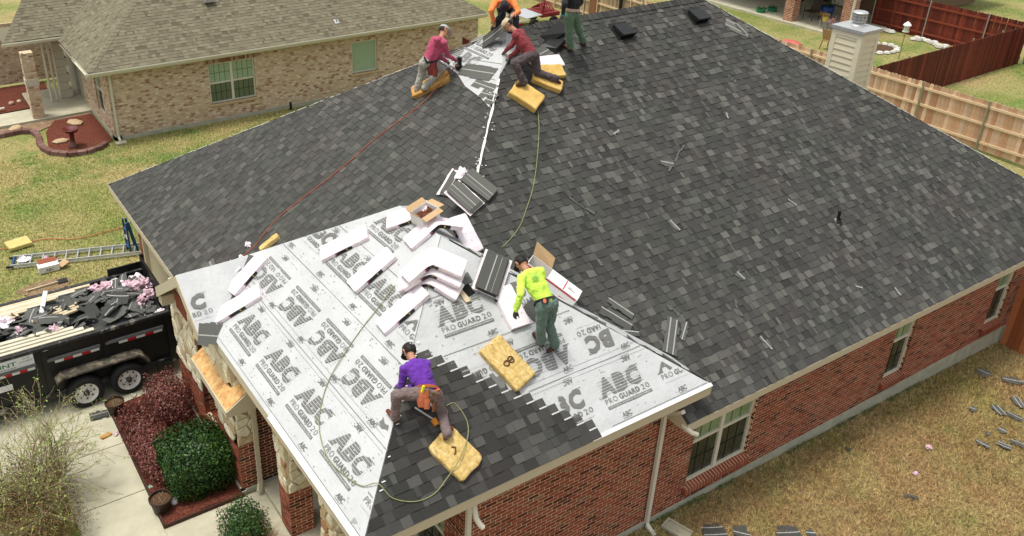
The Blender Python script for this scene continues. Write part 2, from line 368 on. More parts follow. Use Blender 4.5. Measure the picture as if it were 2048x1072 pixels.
def lay(pl,cands,parent,nind,focus=None):
    """the largest-looking tabs become objects of their own, the rest one mesh"""
    global SH_COUNT
    def dist(c): return (pl.pt((c[0]+c[1])/2,c[4])-CAM).length-3*(c[1]-c[0])
    def inview(c):
        p=pl.pt((c[0]+c[1])/2,c[4])-CAM; z=p.dot(fv); x=PX+F*p.dot(rv)/z; y=PY-F*p.dot(uv)/z; return 5<x<2043 and 5<y<1067
    idx=[i for i,c in enumerate(cands) if c[8] and inview(c) and (focus is None or focus(c))]; idx.sort(key=lambda i:dist(cands[i])); S=set(idx[:nind])
    mb=MB()
    for i,c in enumerate(cands):
        a0,b0,a1,b1,v0,v1,t,tn,full,rs=c
        if i in S:
            wd=round((b0-a0)*50)/50; tn=round(tn*8)/8; key=(wd,tn,t)
            if wd<.02: wd=.02
            if key not in SHM:
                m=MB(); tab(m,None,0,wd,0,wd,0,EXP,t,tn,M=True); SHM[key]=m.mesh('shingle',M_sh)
            M=pl.frame(pl.pt(a0,v0)-Vector(OFF.get(root_of(parent).name,(0,0,0)))); inst('shingle',SHM[key],parent,M); SH_COUNT+=1
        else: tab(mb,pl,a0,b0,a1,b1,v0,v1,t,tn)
    mb.build('shingle_field',M_sh,parent,kind='stuff')
# ---------------- the main house ----------------
H=thing('brick_house','long red brick house being reroofed, dark new shingles and white underlayment on its hip roofs','house',(0,0,0))
def deck(name,corners,z,ridge,parent,m_top,th=.18,soff=.45):
    """hip roof shell: top faces a little below the shingles, fascia and soffit"""
    x0,x1,y0,y1=corners; (rx0,ry0),(rx1,ry1)=ridge; rz=z+P23*min((x1-x0)/2,(y1-y0)/2)
    b=MB(); d=.012; A=[Vector((x0,y0,z-d)),Vector((x1,y0,z-d)),Vector((x1,y1,z-d)),Vector((x0,y1,z-d))]
    r0=Vector((rx0,ry0,rz-d)); r1=Vector((rx1,ry1,rz-d))
    if abs(rx1-rx0)>abs(ry1-ry0): F4=[[A[0],A[1],r1,r0],[A[1],A[2],r1],[A[2],A[3],r0,r1],[A[3],A[0],r0]]
    else: F4=[[A[0],A[1],r0],[A[1],A[2],r1,r0],[A[2],A[3],r1],[A[3],A[0],r0,r1]]
    for f in F4: b.poly(f)
    return b.build(name,m_top,parent)
def fascia_run(parent,segs,z,h=.19,t=.025,name='fascia',m=None):
    for (p,q) in segs:
        b=MB(); b.bar((p[0],p[1],z-h/2-.01),(q[0],q[1],z-h/2-.01),t,h); b.build(name,m or M_beige,parent)
# main roof shell, clipped around the front wing
hr=(MY1-MY0)/2; ridge_z=HE+P23*hr; RX0,RX1,RY=MX0+hr,MX1-hr,(MY0+MY1)/2
roof=MB(); d=-.012
def rpp(pl,uvs,h=-.012): return [pl.pt(a,b_,h) for a,b_ in uvs]
uB=-.66-MX0; kv=KS
PBpoly=[(uB,0),(MX1-MX0,0),(RX1-MX0,hr*kv),(RX0-MX0,hr*kv),(uB,uB*kv)]
PBpoly2=[(1.45,1.45*kv),(uB,1.45*kv),(uB,uB*kv)]
PApoly=[(0,0),(6.7,0),(6.7,hr*kv),(hr,hr*kv)]            # u runs from the far corner to the wing
PApoly2=[(6.7,.9*kv),(MY1-MY0-.9,.9*kv),(hr,hr*kv),(6.7,hr*kv)]
for pl,ps in [(PB,[PBpoly,PBpoly2]),(PA,[PApoly,PApoly2])]:
    for p in ps: roof.poly(rpp(pl,p))
roof.poly(rpp(PBK,[(0,0),(MY1-MY0,0),(hr,hr*kv)]))
PL=RP((MX1,MY1,HE),(-1,0,0),(0,-1,0)); L_=MX1-MX0
roof.poly(rpp(PL,[(0,0),(L_,0),(L_-hr,hr*kv),(hr,hr*kv)]))
roofo=roof.build('roof',M_deck,H)
rr=random.Random(11)
pB=PB; B=MB().build  # noqa
partB=MB(); partB.poly(rpp(PB,[(uB,0),(uB+.01,0),(uB+.01,.01)],-.02)); rB=partB.build('roof_plane',M_deck,H)
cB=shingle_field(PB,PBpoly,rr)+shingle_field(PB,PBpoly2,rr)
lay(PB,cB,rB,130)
partA=MB(); partA.poly(rpp(PA,[(1,1),(1.01,1),(1.01,1.01)],-.02)); rA=partA.build('roof_plane',M_deck,H)
cA=shingle_field(PA,PApoly,rr,base_tones=(.26,.31,.36,.40),hi=(.5,.6,.7),hp=.22)+shingle_field(PA,PApoly2,rr,base_tones=(.26,.31,.36,.40),hi=(.5,.6,.7),hp=.22)  # lighter tones on the street slope, sky light painted into the shingle colour
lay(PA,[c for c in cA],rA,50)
# back slope and ridge cap shingles
cK=shingle_field(PBK,[(0,0),(MY1-MY0,0),(hr,hr*kv)],rr); lay(PBK,cK,roofo,0)
cap=MB(); x=RX0+.6
while x<RX1:
    for s in(-1,1):
        p0=Vector((x,RY,ridge_z+.035)); p1=Vector((x+.2,RY,ridge_z+.02)); e=Vector((0,s*.14,-.14*P23))
        q=[p0,p0+e,p1+e,p1]; cap.poly(q if s<0 else q[::-1],rr.choice([.15,.25,.35])) 
        cap.poly([p0,p0+e,p0+e+Vector((0,0,-.015)),p0+Vector((0,0,-.015))],.1)
    x+=.14
cap.build('ridge_cap',M_sh,H,kind='stuff')
# pale nailing strips left showing along the open hips
hb=MB()
def hipline(p0,p1,n,w0,jit,m='x'):
    p0=Vector(p0); p1=Vector(p1)
    for i in range(n):
        if rr.random()<.12: continue
        a=p0.lerp(p1,i/n); b_=p0.lerp(p1,(i+rr.uniform(.6,.98))/n); o=Vector((rr.uniform(-jit,jit),rr.uniform(-jit,jit),.018))
        hb.bar(a+o,b_+o,w0*rr.uniform(.5,1.3),.006)
cornBk=Vector((MX1,MY0,HE)); cornA=Vector((MX0,MY1,HE)); rid0=Vector((RX0,RY,ridge_z)); rid1=Vector((RX1,RY,ridge_z))
hipline(cornBk,rid1,60,.035,.012); hipline(cornA,rid0.lerp(cornA,.18),60,.03,.012)
cornF=Vector((MX0,MY0,HE)); [hb.bar(cornF.lerp(rid0,.60+.26*k/14)+Vector((rr.uniform(-.012,.012),0,.02)),cornF.lerp(rid0,.60+.26*(k+1.02)/14)+Vector((rr.uniform(-.012,.012),0,.02)),rr.uniform(.03,.06),.006) for k in range(14)]
hb.build('hip_strip',mat('bleached_strip',(.66,.66,.62),.6,40,.25),H,kind='stuff')
nb=MB()
for i in range(26):
    t=rr.uniform(.60,.86); p=cornF.lerp(rid0,t); s=rr.choice([-1,1]); pl=PB if s>0 else PA
    q=p+(Vector((1,0,0)) if s>0 else Vector((0,1,0)))*rr.uniform(.03,.16)
    a,c=pl.uv(q); q=pl.pt(a,c,.016); nb.bar(q,q+pl.u*rr.uniform(.015,.035),.02,.006)
nb.build('seal_dab',M_metal,H,kind='stuff')
# fascia + gutters
fascia_run(H,[((-.66,MY0),(MX1,MY0)),((MX0,6.9),(MX0,MY1)),((MX1,MY0),(MX1,MY1)),((MX0,MY1),(MX1,MY1))],HE,.15)
b=MB(); b.bb((-.62,MY0,HE-.17),(MX1-.01,0.0,HE-.155)); b.bb((MX0+.01,7.0,HE-.17),(-5.88,MY1-.01,HE-.155)); b.bb((-5.88,13.18,HE-.17),(MX1-.01,MY1-.01,HE-.155)); b.build('soffit',M_soffit,H)
# rake end of the side roof beside the wing
b=MB(); zr=HE; p=[(-.66,-.43,zr-.16),(-.66,0,zr-.16),(-.66,.25,zr+.25),(-.66,-.43,zr-.02)]
b.prism([(-.66,-.43,zr-.17),(-.66,.05,zr-.17),(-.66,.05,zr+.30),(-.66,-.43,zr-.015)],(.02,0,0)); b.build('rake_board',M_beige,H)
# ---------------- walls ----------------
BRK={}
def brick_wall(parent,O,U,Nn,W,z0,z1,holes=(),nind=0,rng=None,bm=None,mm=None,pitch=(.2032,.0677),size=(.188,.053),thick=.09,full=True,wavy=0,name='wall',tones=(.1,.2,.35,.4,.45,.5,.5,.55,.55,.6,.6,.62,.7,.8),u0=0):
    """mortar slab with a real brick skin; O at z=0 level; u from 0..W"""
    rng=rng or random.Random(3); bm=bm or M_brick; mm=mm or M_mortar
    O=Vector(O); U=Vector(U); Nn=Vector(Nn); Z=Vector((0,0,1))
    us=sorted({0,W}|{h[0] for h in holes}|{h[1] for h in holes}); zs=sorted({z0,z1}|{h[2] for h in holes}|{h[3] for h in holes})
    def inh(u,z): return any(h[0]<u<h[1] and h[2]<z<h[3] for h in holes)
    b=MB(); flip=U.cross(Z).dot(Nn)<0
    for i in range(len(us)-1):
        for j in range(len(zs)-1):
            if inh((us[i]+us[i+1])/2,(zs[j]+zs[j+1])/2): continue
            ea=.008 if i==0 else 0; eb=.008 if i==len(us)-2 else 0; p=[O+U*(us[i]+ea)+Z*zs[j],O+U*(us[i+1]-eb)+Z*zs[j],O+U*(us[i+1]-eb)+Z*zs[j+1],O+U*(us[i]+ea)+Z*zs[j+1]]
            q=[a-Nn*.004 for a in p]; r=[a-Nn*(thick+.004) for a in p]
            b.hexa(r+q if not flip else [r[1],r[0],r[3],r[2],q[1],q[0],q[3],q[2]])
    wall=b.build(name,mm,parent)
    off=Vector(OFF.get(root_of(parent).name,(0,0,0)))
    rest=MB(); lst=[]; z=z0; row=0
    while z<z1-.02:
        h=min(size[1],z1-z-.004); u=-(row%2)*pitch[0]/2-rng.random()*wavy
        while u<W:
            a=max(u,.007); c=min(u+size[0],W-.007)
            if c-a>.02:
                segs=[(a,c)]
                for hh in holes:
                    if hh[2]-.01<z+h/2<hh[3]:
                        ns=[]
                        for (p_,q_) in segs:
                            if q_<=hh[0] or p_>=hh[1]: ns.append((p_,q_))
                            else:
                                if hh[0]-p_>.02: ns.append((p_,hh[0]))
                                if q_-hh[1]>.02: ns.append((hh[1],q_))
                        segs=ns
                for (p_,q_) in segs: lst.append((p_,q_,z,h))
            u+=pitch[0]
        z+=pitch[1]; row+=1
    def vis(l):
        p=O+U*l[0]+Z*l[2]-CAM; zz=p.dot(fv); x=PX+F*p.dot(rv)/zz; y=PY-F*p.dot(uv)/zz
        return p.length if (0<x<2040 and 0<y<1060 and abs(l[1]-l[0]-size[0])<1e-6 and abs(l[3]-size[1])<1e-6) else 1e9
    order=sorted(range(len(lst)),key=lambda i:vis(lst[i]))[:nind]; S={i for i in order if vis(lst[i])<1e8}
    Mr=Matrix(((U.x,Z.x,Nn.x),(U.y,Z.y,Nn.y),(U.z,Z.z,Nn.z)))
    for i,(a,c,z,h) in enumerate(lst):
        tn=rng.choice(tones)+rng.uniform(-.05,.05); pr=rng.uniform(-.002,.003)+(rng.uniform(-.006,.006) if wavy else 0)
        if i in S:
            kx=(id(bm),round(tn*8)/8,flip)
            if kx not in BRK:
                m=MB(); m.hexa([(0,0,-.03),(size[0],0,-.03),(size[0],size[1],-.03),(0,size[1],-.03),(0,0,0),(size[0],0,0),(size[0],size[1],0),(0,size[1],0)] if not flip else [(size[0],0,-.03),(0,0,-.03),(0,size[1],-.03),(size[0],size[1],-.03),(size[0],0,0),(0,0,0),(0,size[1],0),(size[0],size[1],0)],kx[1],0,skip=(0,)); BRK[kx]=m.mesh('brick',bm)
            M=Mr.to_4x4(); M.translation=O+U*a+Z*z+Nn*pr-off; inst('brick',BRK[kx],wall,M)
        else:
            p=[O+U*a+Z*z,O+U*c+Z*z,O+U*c+Z*(z+h),O+U*a+Z*(z+h)]
            if flip: p=[p[1],p[0],p[3],p[2]]
            rest.hexa([q-Nn*.03 for q in p]+[q+Nn*pr for q in p],tn,0,skip=(0,))
    rest.build('brickwork',bm,wall,kind='stuff')
    return wall
def window(parent,O,U,Nn,u0,u1,z0,z1,dep=.09,double=False,sill='brick',rows=2,label=None,meet=.5,blinds=True,upper=None,lower=None,mun=True,rail=True):
    O=Vector(O); U=Vector(U); Nn=Vector(Nn); Z=Vector((0,0,1)); fr=MB(); t=.05
    def bx(b,a,c,za,zb,d0,d1,tone=.5):
        p=[O+U*a+Z*za,O+U*c+Z*za,O+U*c+Z*zb,O+U*a+Z*zb]
        if U.cross(Z).dot(Nn)<0: p=[p[1],p[0],p[3],p[2]]
        b.hexa([q-Nn*d1 for q in p]+[q-Nn*d0 for q in p],tone)
    w=MB()
    for a,c,za,zb in [(u0,u0+t,z0,z1),(u1-t,u1,z0,z1),(u0+t,u1-t,z0,z0+t),(u0+t,u1-t,z1-t,z1)]: bx(w,a,c,za,zb,dep-.03,dep+.05)
    cols=[(u0+t,u1-t)]
    if double:
        um=(u0+u1)/2; bx(w,um-.045,um+.045,z0+t,z1-t,dep-.03,dep+.05); cols=[(u0+t,um-.045),(um+.045,u1-t)]
    wo=w.build('window',M_frame,parent,label=label); zm=z0+(z1-z0)*meet
    for a,c in cols:
        if rail:
            b=MB(); bx(b,a,c,zm-.03,zm+.03,dep-.02,dep+.04); b.build('meeting_rail',M_frame,wo)
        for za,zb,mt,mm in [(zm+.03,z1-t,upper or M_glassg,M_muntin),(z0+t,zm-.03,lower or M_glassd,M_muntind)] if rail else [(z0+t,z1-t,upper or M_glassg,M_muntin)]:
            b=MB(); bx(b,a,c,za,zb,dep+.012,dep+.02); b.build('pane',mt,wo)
            if mun:
                b=MB(); nc=2 if c-a<.75 else 3
                for k in range(1,nc+1): uu=a+(c-a)*k/(nc+1); bx(b,uu-.008,uu+.008,za,zb,dep+.006,dep+.0115)
                for k in range(1,rows): zz=za+(zb-za)*k/rows; bx(b,a,c,zz-.008,zz+.008,dep+.003,dep+.0055)
                b.build('muntin',mm,wo)
    if sill=='brick':
        rng=random.Random(int(u0*100)); u=u0-.06
        while u<u1+.04:
            b=MB(); p=[O+U*u+Z*(z0-.14)-Nn*dep,O+U*(u+.056)+Z*(z0-.14)-Nn*dep,O+U*(u+.056)+Z*(z0-.0)-Nn*dep,O+U*u+Z*(z0-.0)-Nn*dep]
            if U.cross(Z).dot(Nn)<0: p=[p[1],p[0],p[3],p[2]]
            f=[q+Nn*(dep+.075)-Z*(.055 if k>1 else .04) for k,q in enumerate(p)]
            b.hexa(p+f,rng.choice([.45,.5,.6,.7])); b.build('sill_brick',M_brick,wo); u+=.075
        b=MB(); a_,c_=u0-.052,u1+.044; pp=[(a_,z0-.13,dep),(c_,z0-.13,dep),(c_,z0-.006,dep),(a_,z0-.006,dep)]; ff=[(a_,z0-.165,-.068),(c_,z0-.165,-.068),(c_,z0-.06,-.068),(a_,z0-.06,-.068)]; Q=lambda L_: [O+U*x_+Z*z_-Nn*d_ for x_,z_,d_ in L_]; A_,B2=Q(pp),Q(ff)
        if U.cross(Z).dot(Nn)<0: A_=[A_[1],A_[0],A_[3],A_[2]]; B2=[B2[1],B2[0],B2[3],B2[2]]
        b.hexa(A_+B2); b.build('sill_mortar',M_mortar,wo)
    elif sill=='flat':
        b=MB(); bx(b,u0-.08,u1+.08,z0-.08,z0,-.06,dep); b.build('sill',mat('cast_sill',(.55,.40,.24),.8,20,.2),wo)
    return wo
rng=random.Random(5)
# side wall of the main house (u = x+.65)
WINS=[(.80,2.42,.60,2.42,True),(6.70,7.42,.58,2.42,False),(10.60,11.32,.58,2.42,False)]
sidew=brick_wall(H,(-.65,0,0),(1,0,0),(0,-1,0),13.41,.25,2.51,[(a,b_,z0-.1,z1) for a,b_,z0,z1,dd in WINS],nind=90,rng=rng)
for a,b_,z0,z1,dd in WINS:
    window(H,(-.65,0,0),(1,0,0),(0,-1,0),a,b_,z0,z1,double=dd)
    brick_wall(H,(-.65+b_+.001,.0,0),(0,1,0),(-1,0,0),.085,z0,z1,rng=rng,name='jamb',thick=.02,tones=(.1,.3,.4,.5))
# side wall of the wing (u = x+4.76)
wingw=brick_wall(H,(-4.76,-.012,0),(1,0,0),(0,-1,0),4.11,.27,3.12,nind=190,rng=rng)
brick_wall(H,(-.65,-.012,0),(0,1,0),(1,0,0),.3,.27,3.12,rng=rng)
# far and hidden walls, plain
b=MB(); b.bb((12.70,0.02,0),(12.76,13.18,HE-.16)); b.bb((-5.80,13.10,0),(12.7,13.18,HE-.16)); b.build('wall',M_brick,H)
# foundation
b=MB(); b.bb((-.65,-.02,-.6),(12.76,.3,.25)); b.bb((-4.76,-.035,-.3),(-.652,.3,.27)); b.bb((12.5,.3,-.5),(12.78,13.18,.25)); b.bb((-5.88,13.0,-.2),(12.5,13.2,.2)); b.build('foundation',M_slab,H)
# ---- front: garage wall under the street-facing roof
brick_wall(H,(-5.88,13.18,0),(0,-1,0),(-1,0,0),5.4,.1,2.51,[(.42,5.2,.0,2.3)],rng=rng,nind=10)
b=MB()
for k in range(4): b.bb((-5.80,8.05,.05+k*.55),(-5.76,12.74,.05+k*.55+.535))
go=b.build('garage_door',M_soffit,H)
b=MB(); b.bb((-5.90,12.70,.03),(-5.78,12.80,2.33)); b.bb((-5.90,8.0,2.28),(-5.78,12.8,2.36)); b.build('door_frame',M_beige,H)
# ---- front: stone bay (x=-6.55) with window and its stone side
def clip(poly,a,b_,c):
    out=[]
    for i in range(len(poly)):
        p=poly[i]; q=poly[(i+1)%len(poly)]; dp=a*p[0]+b_*p[1]-c; dq=a*q[0]+b_*q[1]-c
        if dp<=0: out.append(p)
        if dp*dq<0: t=dp/(dp-dq); out.append((p[0]+(q[0]-p[0])*t,p[1]+(q[1]-p[1])*t))
    return out
def stone_face(parent,O,U,Nn,W,z0,z1,holes=(),seed=1,cell=.24,depth=.035,mortar=True):
    rg=random.Random(seed); O=Vector(O); U=Vector(U); Nn=Vector(Nn); Z=Vector((0,0,1)); flip=U.cross(Z).dot(Nn)<0
    us=sorted({0,W}|{h[0] for h in holes}|{h[1] for h in holes}); zs=sorted({z0,z1}|{h[2] for h in holes}|{h[3] for h in holes}); b=MB()
    def inh(u,z): return any(h[0]<u<h[1] and h[2]<z<h[3] for h in holes)
    for i in range(len(us)-1):
        for j in range(len(zs)-1):
            if inh((us[i]+us[i+1])/2,(zs[j]+zs[j+1])/2): continue
            ea=.008 if i==0 else 0; eb=.008 if i==len(us)-2 else 0; p=[O+U*(us[i]+ea)+Z*zs[j],O+U*(us[i+1]-eb)+Z*zs[j],O+U*(us[i+1]-eb)+Z*zs[j+1],O+U*(us[i]+ea)+Z*zs[j+1]]
            if flip: p=[p[1],p[0],p[3],p[2]]
            b.hexa([q-Nn*.1 for q in p]+[q-Nn*.004 for q in p])
    wall=b.build('stone_facing',M_stonem,parent)
    S=[]; nu=max(1,round(W/cell)); nz=max(1,round((z1-z0)/(cell*.8)))
    for j in range(-1,nz+1):
        for i in range(-1,nu+1): S.append(((i+.5+rg.uniform(-.38,.38)+.25*(j%2))*W/nu,z0+(j+.5+rg.uniform(-.38,.38))*(z1-z0)/nz))
    for k,s in enumerate(S):
        if not(0<s[0]<W and z0<s[1]<z1): continue
        poly=[(.006,z0+.006),(W-.006,z0+.006),(W-.006,z1-.006),(.006,z1-.006)]
        for m,o in enumerate(S):
            if m==k or abs(o[0]-s[0])>cell*3 or abs(o[1]-s[1])>cell*3: continue
            a=o[0]-s[0]; c=o[1]-s[1]; l=math.hypot(a,c); mid=(a*(o[0]+s[0])+c*(o[1]+s[1]))/2-.011*l
            poly=clip(poly,a,c,mid)
            if len(poly)<3: break
        if len(poly)<3: continue
        cu=sum(p[0] for p in poly)/len(poly); cz=sum(p[1] for p in poly)/len(poly)
        if inh(cu,cz): continue
        for h in holes:
            if h[2]<cz<h[3]:
                poly=clip(poly,1,0,h[0]-.005) if cu<h[0] else clip(poly,-1,0,-h[1]-.005)
        if len(poly)<3: continue
        m=MB(); dd=depth*rg.uniform(.7,1.2); P3=lambda p,h: O+U*p[0]+Z*p[1]+Nn*h
        outer=[P3(p,-.01) for p in poly]; sh=[P3(p,dd*.6) for p in poly]; inn=[P3((cu+(p[0]-cu)*.84,cz+(p[1]-cz)*.84),dd) for p in poly]
        if flip: outer.reverse(); sh.reverse(); inn.reverse()
        tn=rg.choice([.05,.3,.5,.6,.7,.75,.8,.85,.9,.95,1.0]); n_=len(poly); m.poly(inn,tn)
        for i in range(n_):
            j=(i+1)%n_; m.poly([outer[i],outer[j],sh[j],sh[i]],tn); m.poly([sh[i],sh[j],inn[j],inn[i]],tn)
        m.build('stone',M_stone,wall)
    return wall
BX=-6.55
# stone above z=1.15, brick wainscot below ; u runs toward -y from y=7.95
bw=(1.55,2.35,.62,2.55)
stone_face(H,(BX,7.95,0),(0,-1,0),(-1,0,0),3.39,1.15,2.95,[(bw[0],bw[1],bw[2],bw[3])],seed=4,cell=.3)
brick_wall(H,(BX,7.95,0),(0,-1,0),(-1,0,0),3.39,.12,1.14,[bw],rng=rng)
# deep reveal of the bay window: brick jambs
brick_wall(H,(BX+.005,7.95-bw[0]-.004,0),(1,0,0),(0,-1,0),.26,.62,2.5,rng=rng,name='jamb',thick=.02,nind=20)
brick_wall(H,(BX+.005,7.95-bw[1]+.004,0),(1,0,0),(0,1,0),.26,.62,2.5,rng=rng,name='jamb',thick=.02)
window(H,(BX,7.95,0),(0,-1,0),(-1,0,0),bw[0]+.03,bw[1]-.03,bw[2]+.05,bw[3]-.05,dep=.24,sill=None)
b=MB()
for k in range(11): b.bb((BX-.04,7.95-bw[0]-.075*k-.065,.55),(BX+.24,7.95-bw[0]-.075*k,.615),R.choice([.4,.5,.6]))
b.build('window_sill',M_brick,H)
# bay side toward the porch (y=4.56)
stone_face(H,(BX-.0,4.56,0),(1,0,0),(0,-1,0),.42,1.15,2.62,seed=9,cell=.24)
brick_wall(H,(BX,4.56,0),(1,0,0),(0,-1,0),.42,.1,1.14,rng=rng,nind=24)
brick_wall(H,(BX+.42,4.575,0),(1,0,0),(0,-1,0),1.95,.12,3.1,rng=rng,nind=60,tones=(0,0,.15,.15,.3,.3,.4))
b=MB(); b.bb((BX-.03,4.52,-.1),(BX+2.4,4.6,.115)); b.bb((BX-.03,4.5,-.1),(BX+.05,7.98,.115)); b.build('foundation',M_slab,H)
# osb covered bump-out roof
zo=2.32
b=MB(); p=[Vector((-6.78,4.20,zo)),Vector((-6.05,4.20,zo+.49)),Vector((-6.05,6.0,zo+.49)),Vector((-6.78,6.0,zo))]
b.prism(p,(0,0,-.016)); b.build('osb_panel',M_osb,H)
b=MB(); b.bar((-6.79,4.18,zo-.075),(-6.79,6.0,zo-.075),.025,.13); b.build('fascia',M_beige,H)
b=MB(); b.prism([(-6.79,4.175,zo-.14),(-6.20,4.175,zo-.14),(-6.20,4.175,zo+.36),(-6.79,4.175,zo-.02)],(0,.025,0)); b.build('rake_board',M_beige,H)
b=MB(); b.bb((-6.78,4.2,zo-.14),(BX,6.0,zo-.125)); b.build('soffit',M_soffit,H)
# porch pillars, inner walls, and the glazed wall behind the corner
def pillar(x0,y0,s=.44,zs=1.15,z1=3.12,seed=1):
    for O,U,Nn in [((x0,y0,0),(1,0,0),(0,-1,0)),((x0,y0+s,0),(0,-1,0),(-1,0,0))]:
        stone_face(H,O,U,Nn,s,zs,z1,seed=seed,cell=.2); brick_wall(H,O,U,Nn,s,.12,zs-.01,rng=rng,nind=26 if seed<40 else 0); seed+=1
    b=MB(); b.bb((x0+.10,y0+.10,.12),(x0+s,y0+s,z1)); b.build('pillar_core',M_stonem,H)
pillar(-6.24,3.02,seed=21); pillar(-6.24,1.25,seed=31); pillar(-6.24,0.0,seed=41)
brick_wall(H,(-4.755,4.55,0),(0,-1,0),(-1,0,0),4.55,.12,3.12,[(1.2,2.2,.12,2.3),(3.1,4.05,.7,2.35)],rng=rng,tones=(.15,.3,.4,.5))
b=MB(); b.bb((-4.70,2.36,.12),(-4.66,3.34,2.3)); b.build('front_door',mat('dark_door',(.05,.03,.02),.5,10,.2),H)
window(H,(-4.755,4.55,0),(0,-1,0),(-1,0,0),3.1,4.05,.7,2.35,sill=None)
# ---------------- front wing roof ----------------
wh=(WX1-WX0)/2; wz=WE+P23*wh
W1poly=[(0,0),(WY1-WY0,0),(WY1-WY0-wh,wh*KS),(wh,wh*KS)]
W2poly=[(0,0),(2*wh,0),(wh,wh*KS)]
def sheet_grid(pl,poly,nu,nv,h,amp,seed,sub=None):
    """wavy membrane on a roof plane, rows from eave to top"""
    b=MB(); vmax=max(p[1] for p in poly); vmin=min(p[1] for p in poly); idx={}
    for j in range(nv+1):
        v=vmin+(vmax-vmin)*j/nv; r=poly_range(poly,min(max(v,vmin+1e-4),vmax-1e-4)) or (poly[-1][0],poly[-1][0])
        for i in range(nu+1):
            u=r[0]+(r[1]-r[0])*i/nu; e=min(i,nu-i,j,2)/2
            q=mnoise.noise((u*1.1+seed,v*2.3,seed))*amp+amp*.5*mnoise.noise((u*4,v*1.2+seed,3))
            b.v.append(tuple(pl.pt(u,v,h+q*e)))
    for j in range(nv):
        for i in range(nu): a=j*(nu+1)+i; b.f.append((a,a+1,a+nu+2,a+nu+1)); b.t.append(.5); b.m.append(0)
    return b
u1=sheet_grid(W1,W1poly,150,60,.010,.016,3).build('underlayment',M_under,H,smooth=True)
u2=sheet_grid(W2,W2poly,120,60,.010,.014,9).build('underlayment',M_under,H,smooth=True)
b=MB(); b.poly([W3.pt(a,c) for a,c in W2poly]); b.poly([W4.pt(a,c) for a,c in W1poly]); b.poly([(WX0+.02,WY0+.02,WE-.03),(WX0+.02,WY1,WE-.03),(WX1,WY1,WE-.03),(WX1,WY0+.02,WE-.03)]); b.build('roof',M_under,H)
# eave trim of the wing
fascia_run(H,[((WX0,WY0+.0125),(WX1,WY0+.0125)),((WX0+.0125,WY0),(WX0+.0125,WY1)),((WX1-.0125,WY0),(WX1-.0125,WY1))],WE,.17)
b=MB(); b.bb((WX0+.02,WY0+.02,WE-.19),(WX1-.03,WY1-.02,WE-.172)); b.build('soffit',M_soffit,H)
b=MB(); b.bar(W1.pt(4.7,.02,.02),W1.pt(7.6,.02,.02),.09,.006,up=W1.n); b.bar(W2.pt(3.85,.02,.022),W2.pt(6.38,.02,.022),.06,.006,up=W2.n); b.build('drip_edge',M_metal,H)
# ---- printing on the membrane
def text_mesh(body,size,shear=0,bold=0,space=1):
    c=bpy.data.curves.new('t','FONT'); c.body=body; c.size=size; c.shear=shear; c.offset=bold; c.align_x='LEFT'; c.space_character=space; c.resolution_u=2
    o=bpy.data.objects.new('t',c); COL.objects.link(o); dg=bpy.context.evaluated_depsgraph_get(); me=bpy.data.meshes.new_from_object(o.evaluated_get(dg))
    bpy.data.objects.remove(o); V=[tuple(v.co) for v in me.vertices]; Fc=[tuple(p.vertices) for p in me.polygons]; bpy.data.meshes.remove(me); return V,Fc
def fit(VF,w,h,x0,y0):
    V,Fc=VF; a=min(v[0] for v in V); b_=max(v[0] for v in V); c=min(v[1] for v in V); d_=max(v[1] for v in V)
    return [(x0+(v[0]-a)/(b_-a)*w,y0+(v[1]-c)/(d_-c)*h,v[2]) for v in V],Fc
def add2(mb,VF,z=0,m=0,tone=.5):
    i=len(mb.v); mb.v+=[(v[0],v[1],z) for v in VF[0]]
    for f in VF[1]: mb.f.append(tuple(i+k for k in f)); mb.t.append(tone); mb.m.append(m)
def rect2(mb,x0,y0,x1,y1,z=0,m=0): mb.poly([(x0,y0,z),(x1,y0,z),(x1,y1,z),(x0,y1,z)],.5,m)
logo=MB()
for ch,x0,wd in [('A',.0,.30),('B',.31,.25),('C',.585,.28)]: add2(logo,fit(text_mesh(ch,1,.16,.05),wd,.29,x0,.215),.001)
for k in range(6): rect2(logo,.03,.247+k*.044,.88,.247+k*.044+.0065,.002,1)
rect2(logo,-.03,.211,.10,.222,.0015); rect2(logo,.73,.50,.90,.509,.0015)
add2(logo,fit(text_mesh('PRO',1,0,-.008,1.1),.235,.085,.01,.095),.001)
add2(logo,fit(text_mesh('GUARD',1,0,.02,1.1),.42,.085,.285,.095),.001)
add2(logo,fit(text_mesh('20',1,0,-.008,1.1),.165,.085,.74,.095),.001)
rect2(logo,.0,.015,.90,.062,.001); add2(logo,fit(text_mesh('SYNTHETIC ROOFING UNDERLAYMENT',1,0,.01),.86,.022,.02,.027),.0022,1)
LOGO=logo.mesh('printed_logo',[M_print,M_under])
sm=MB(); add2(sm,fit(text_mesh('ABC',1,.1,.02),.19,.075,0,.02),.001); rect2(sm,0,.0,.16,.006,.001); SMALL=sm.mesh('printed_mark',[M_print,M_under])
def hidden(pl,a,c,poly):
    r=poly_range(poly,c); return (not r) or a<r[0]+.02 or a>r[1]-.02
def logo_at(parent,pl,u,v,flip=False,me=None,wd=.9,ht=.5,h=.021):
    p=pl.pt(u,v,h); M=pl.frame(p,math.pi if flip else 0); inst('printed_logo' if me is LOGO else 'printed_mark',me,parent,M)
LG=[]
for v,fl,us in [(.28,False,[.07+2.35-.0+i*1.18 for i in range(5)]),(1.68,True,[2.58+i*1.165 for i in range(5)]),(2.24,False,[1.76+i*1.18 for i in range(4)]),(3.12,False,[3.05])]:
    for u in us: LG.append((u,v,fl))
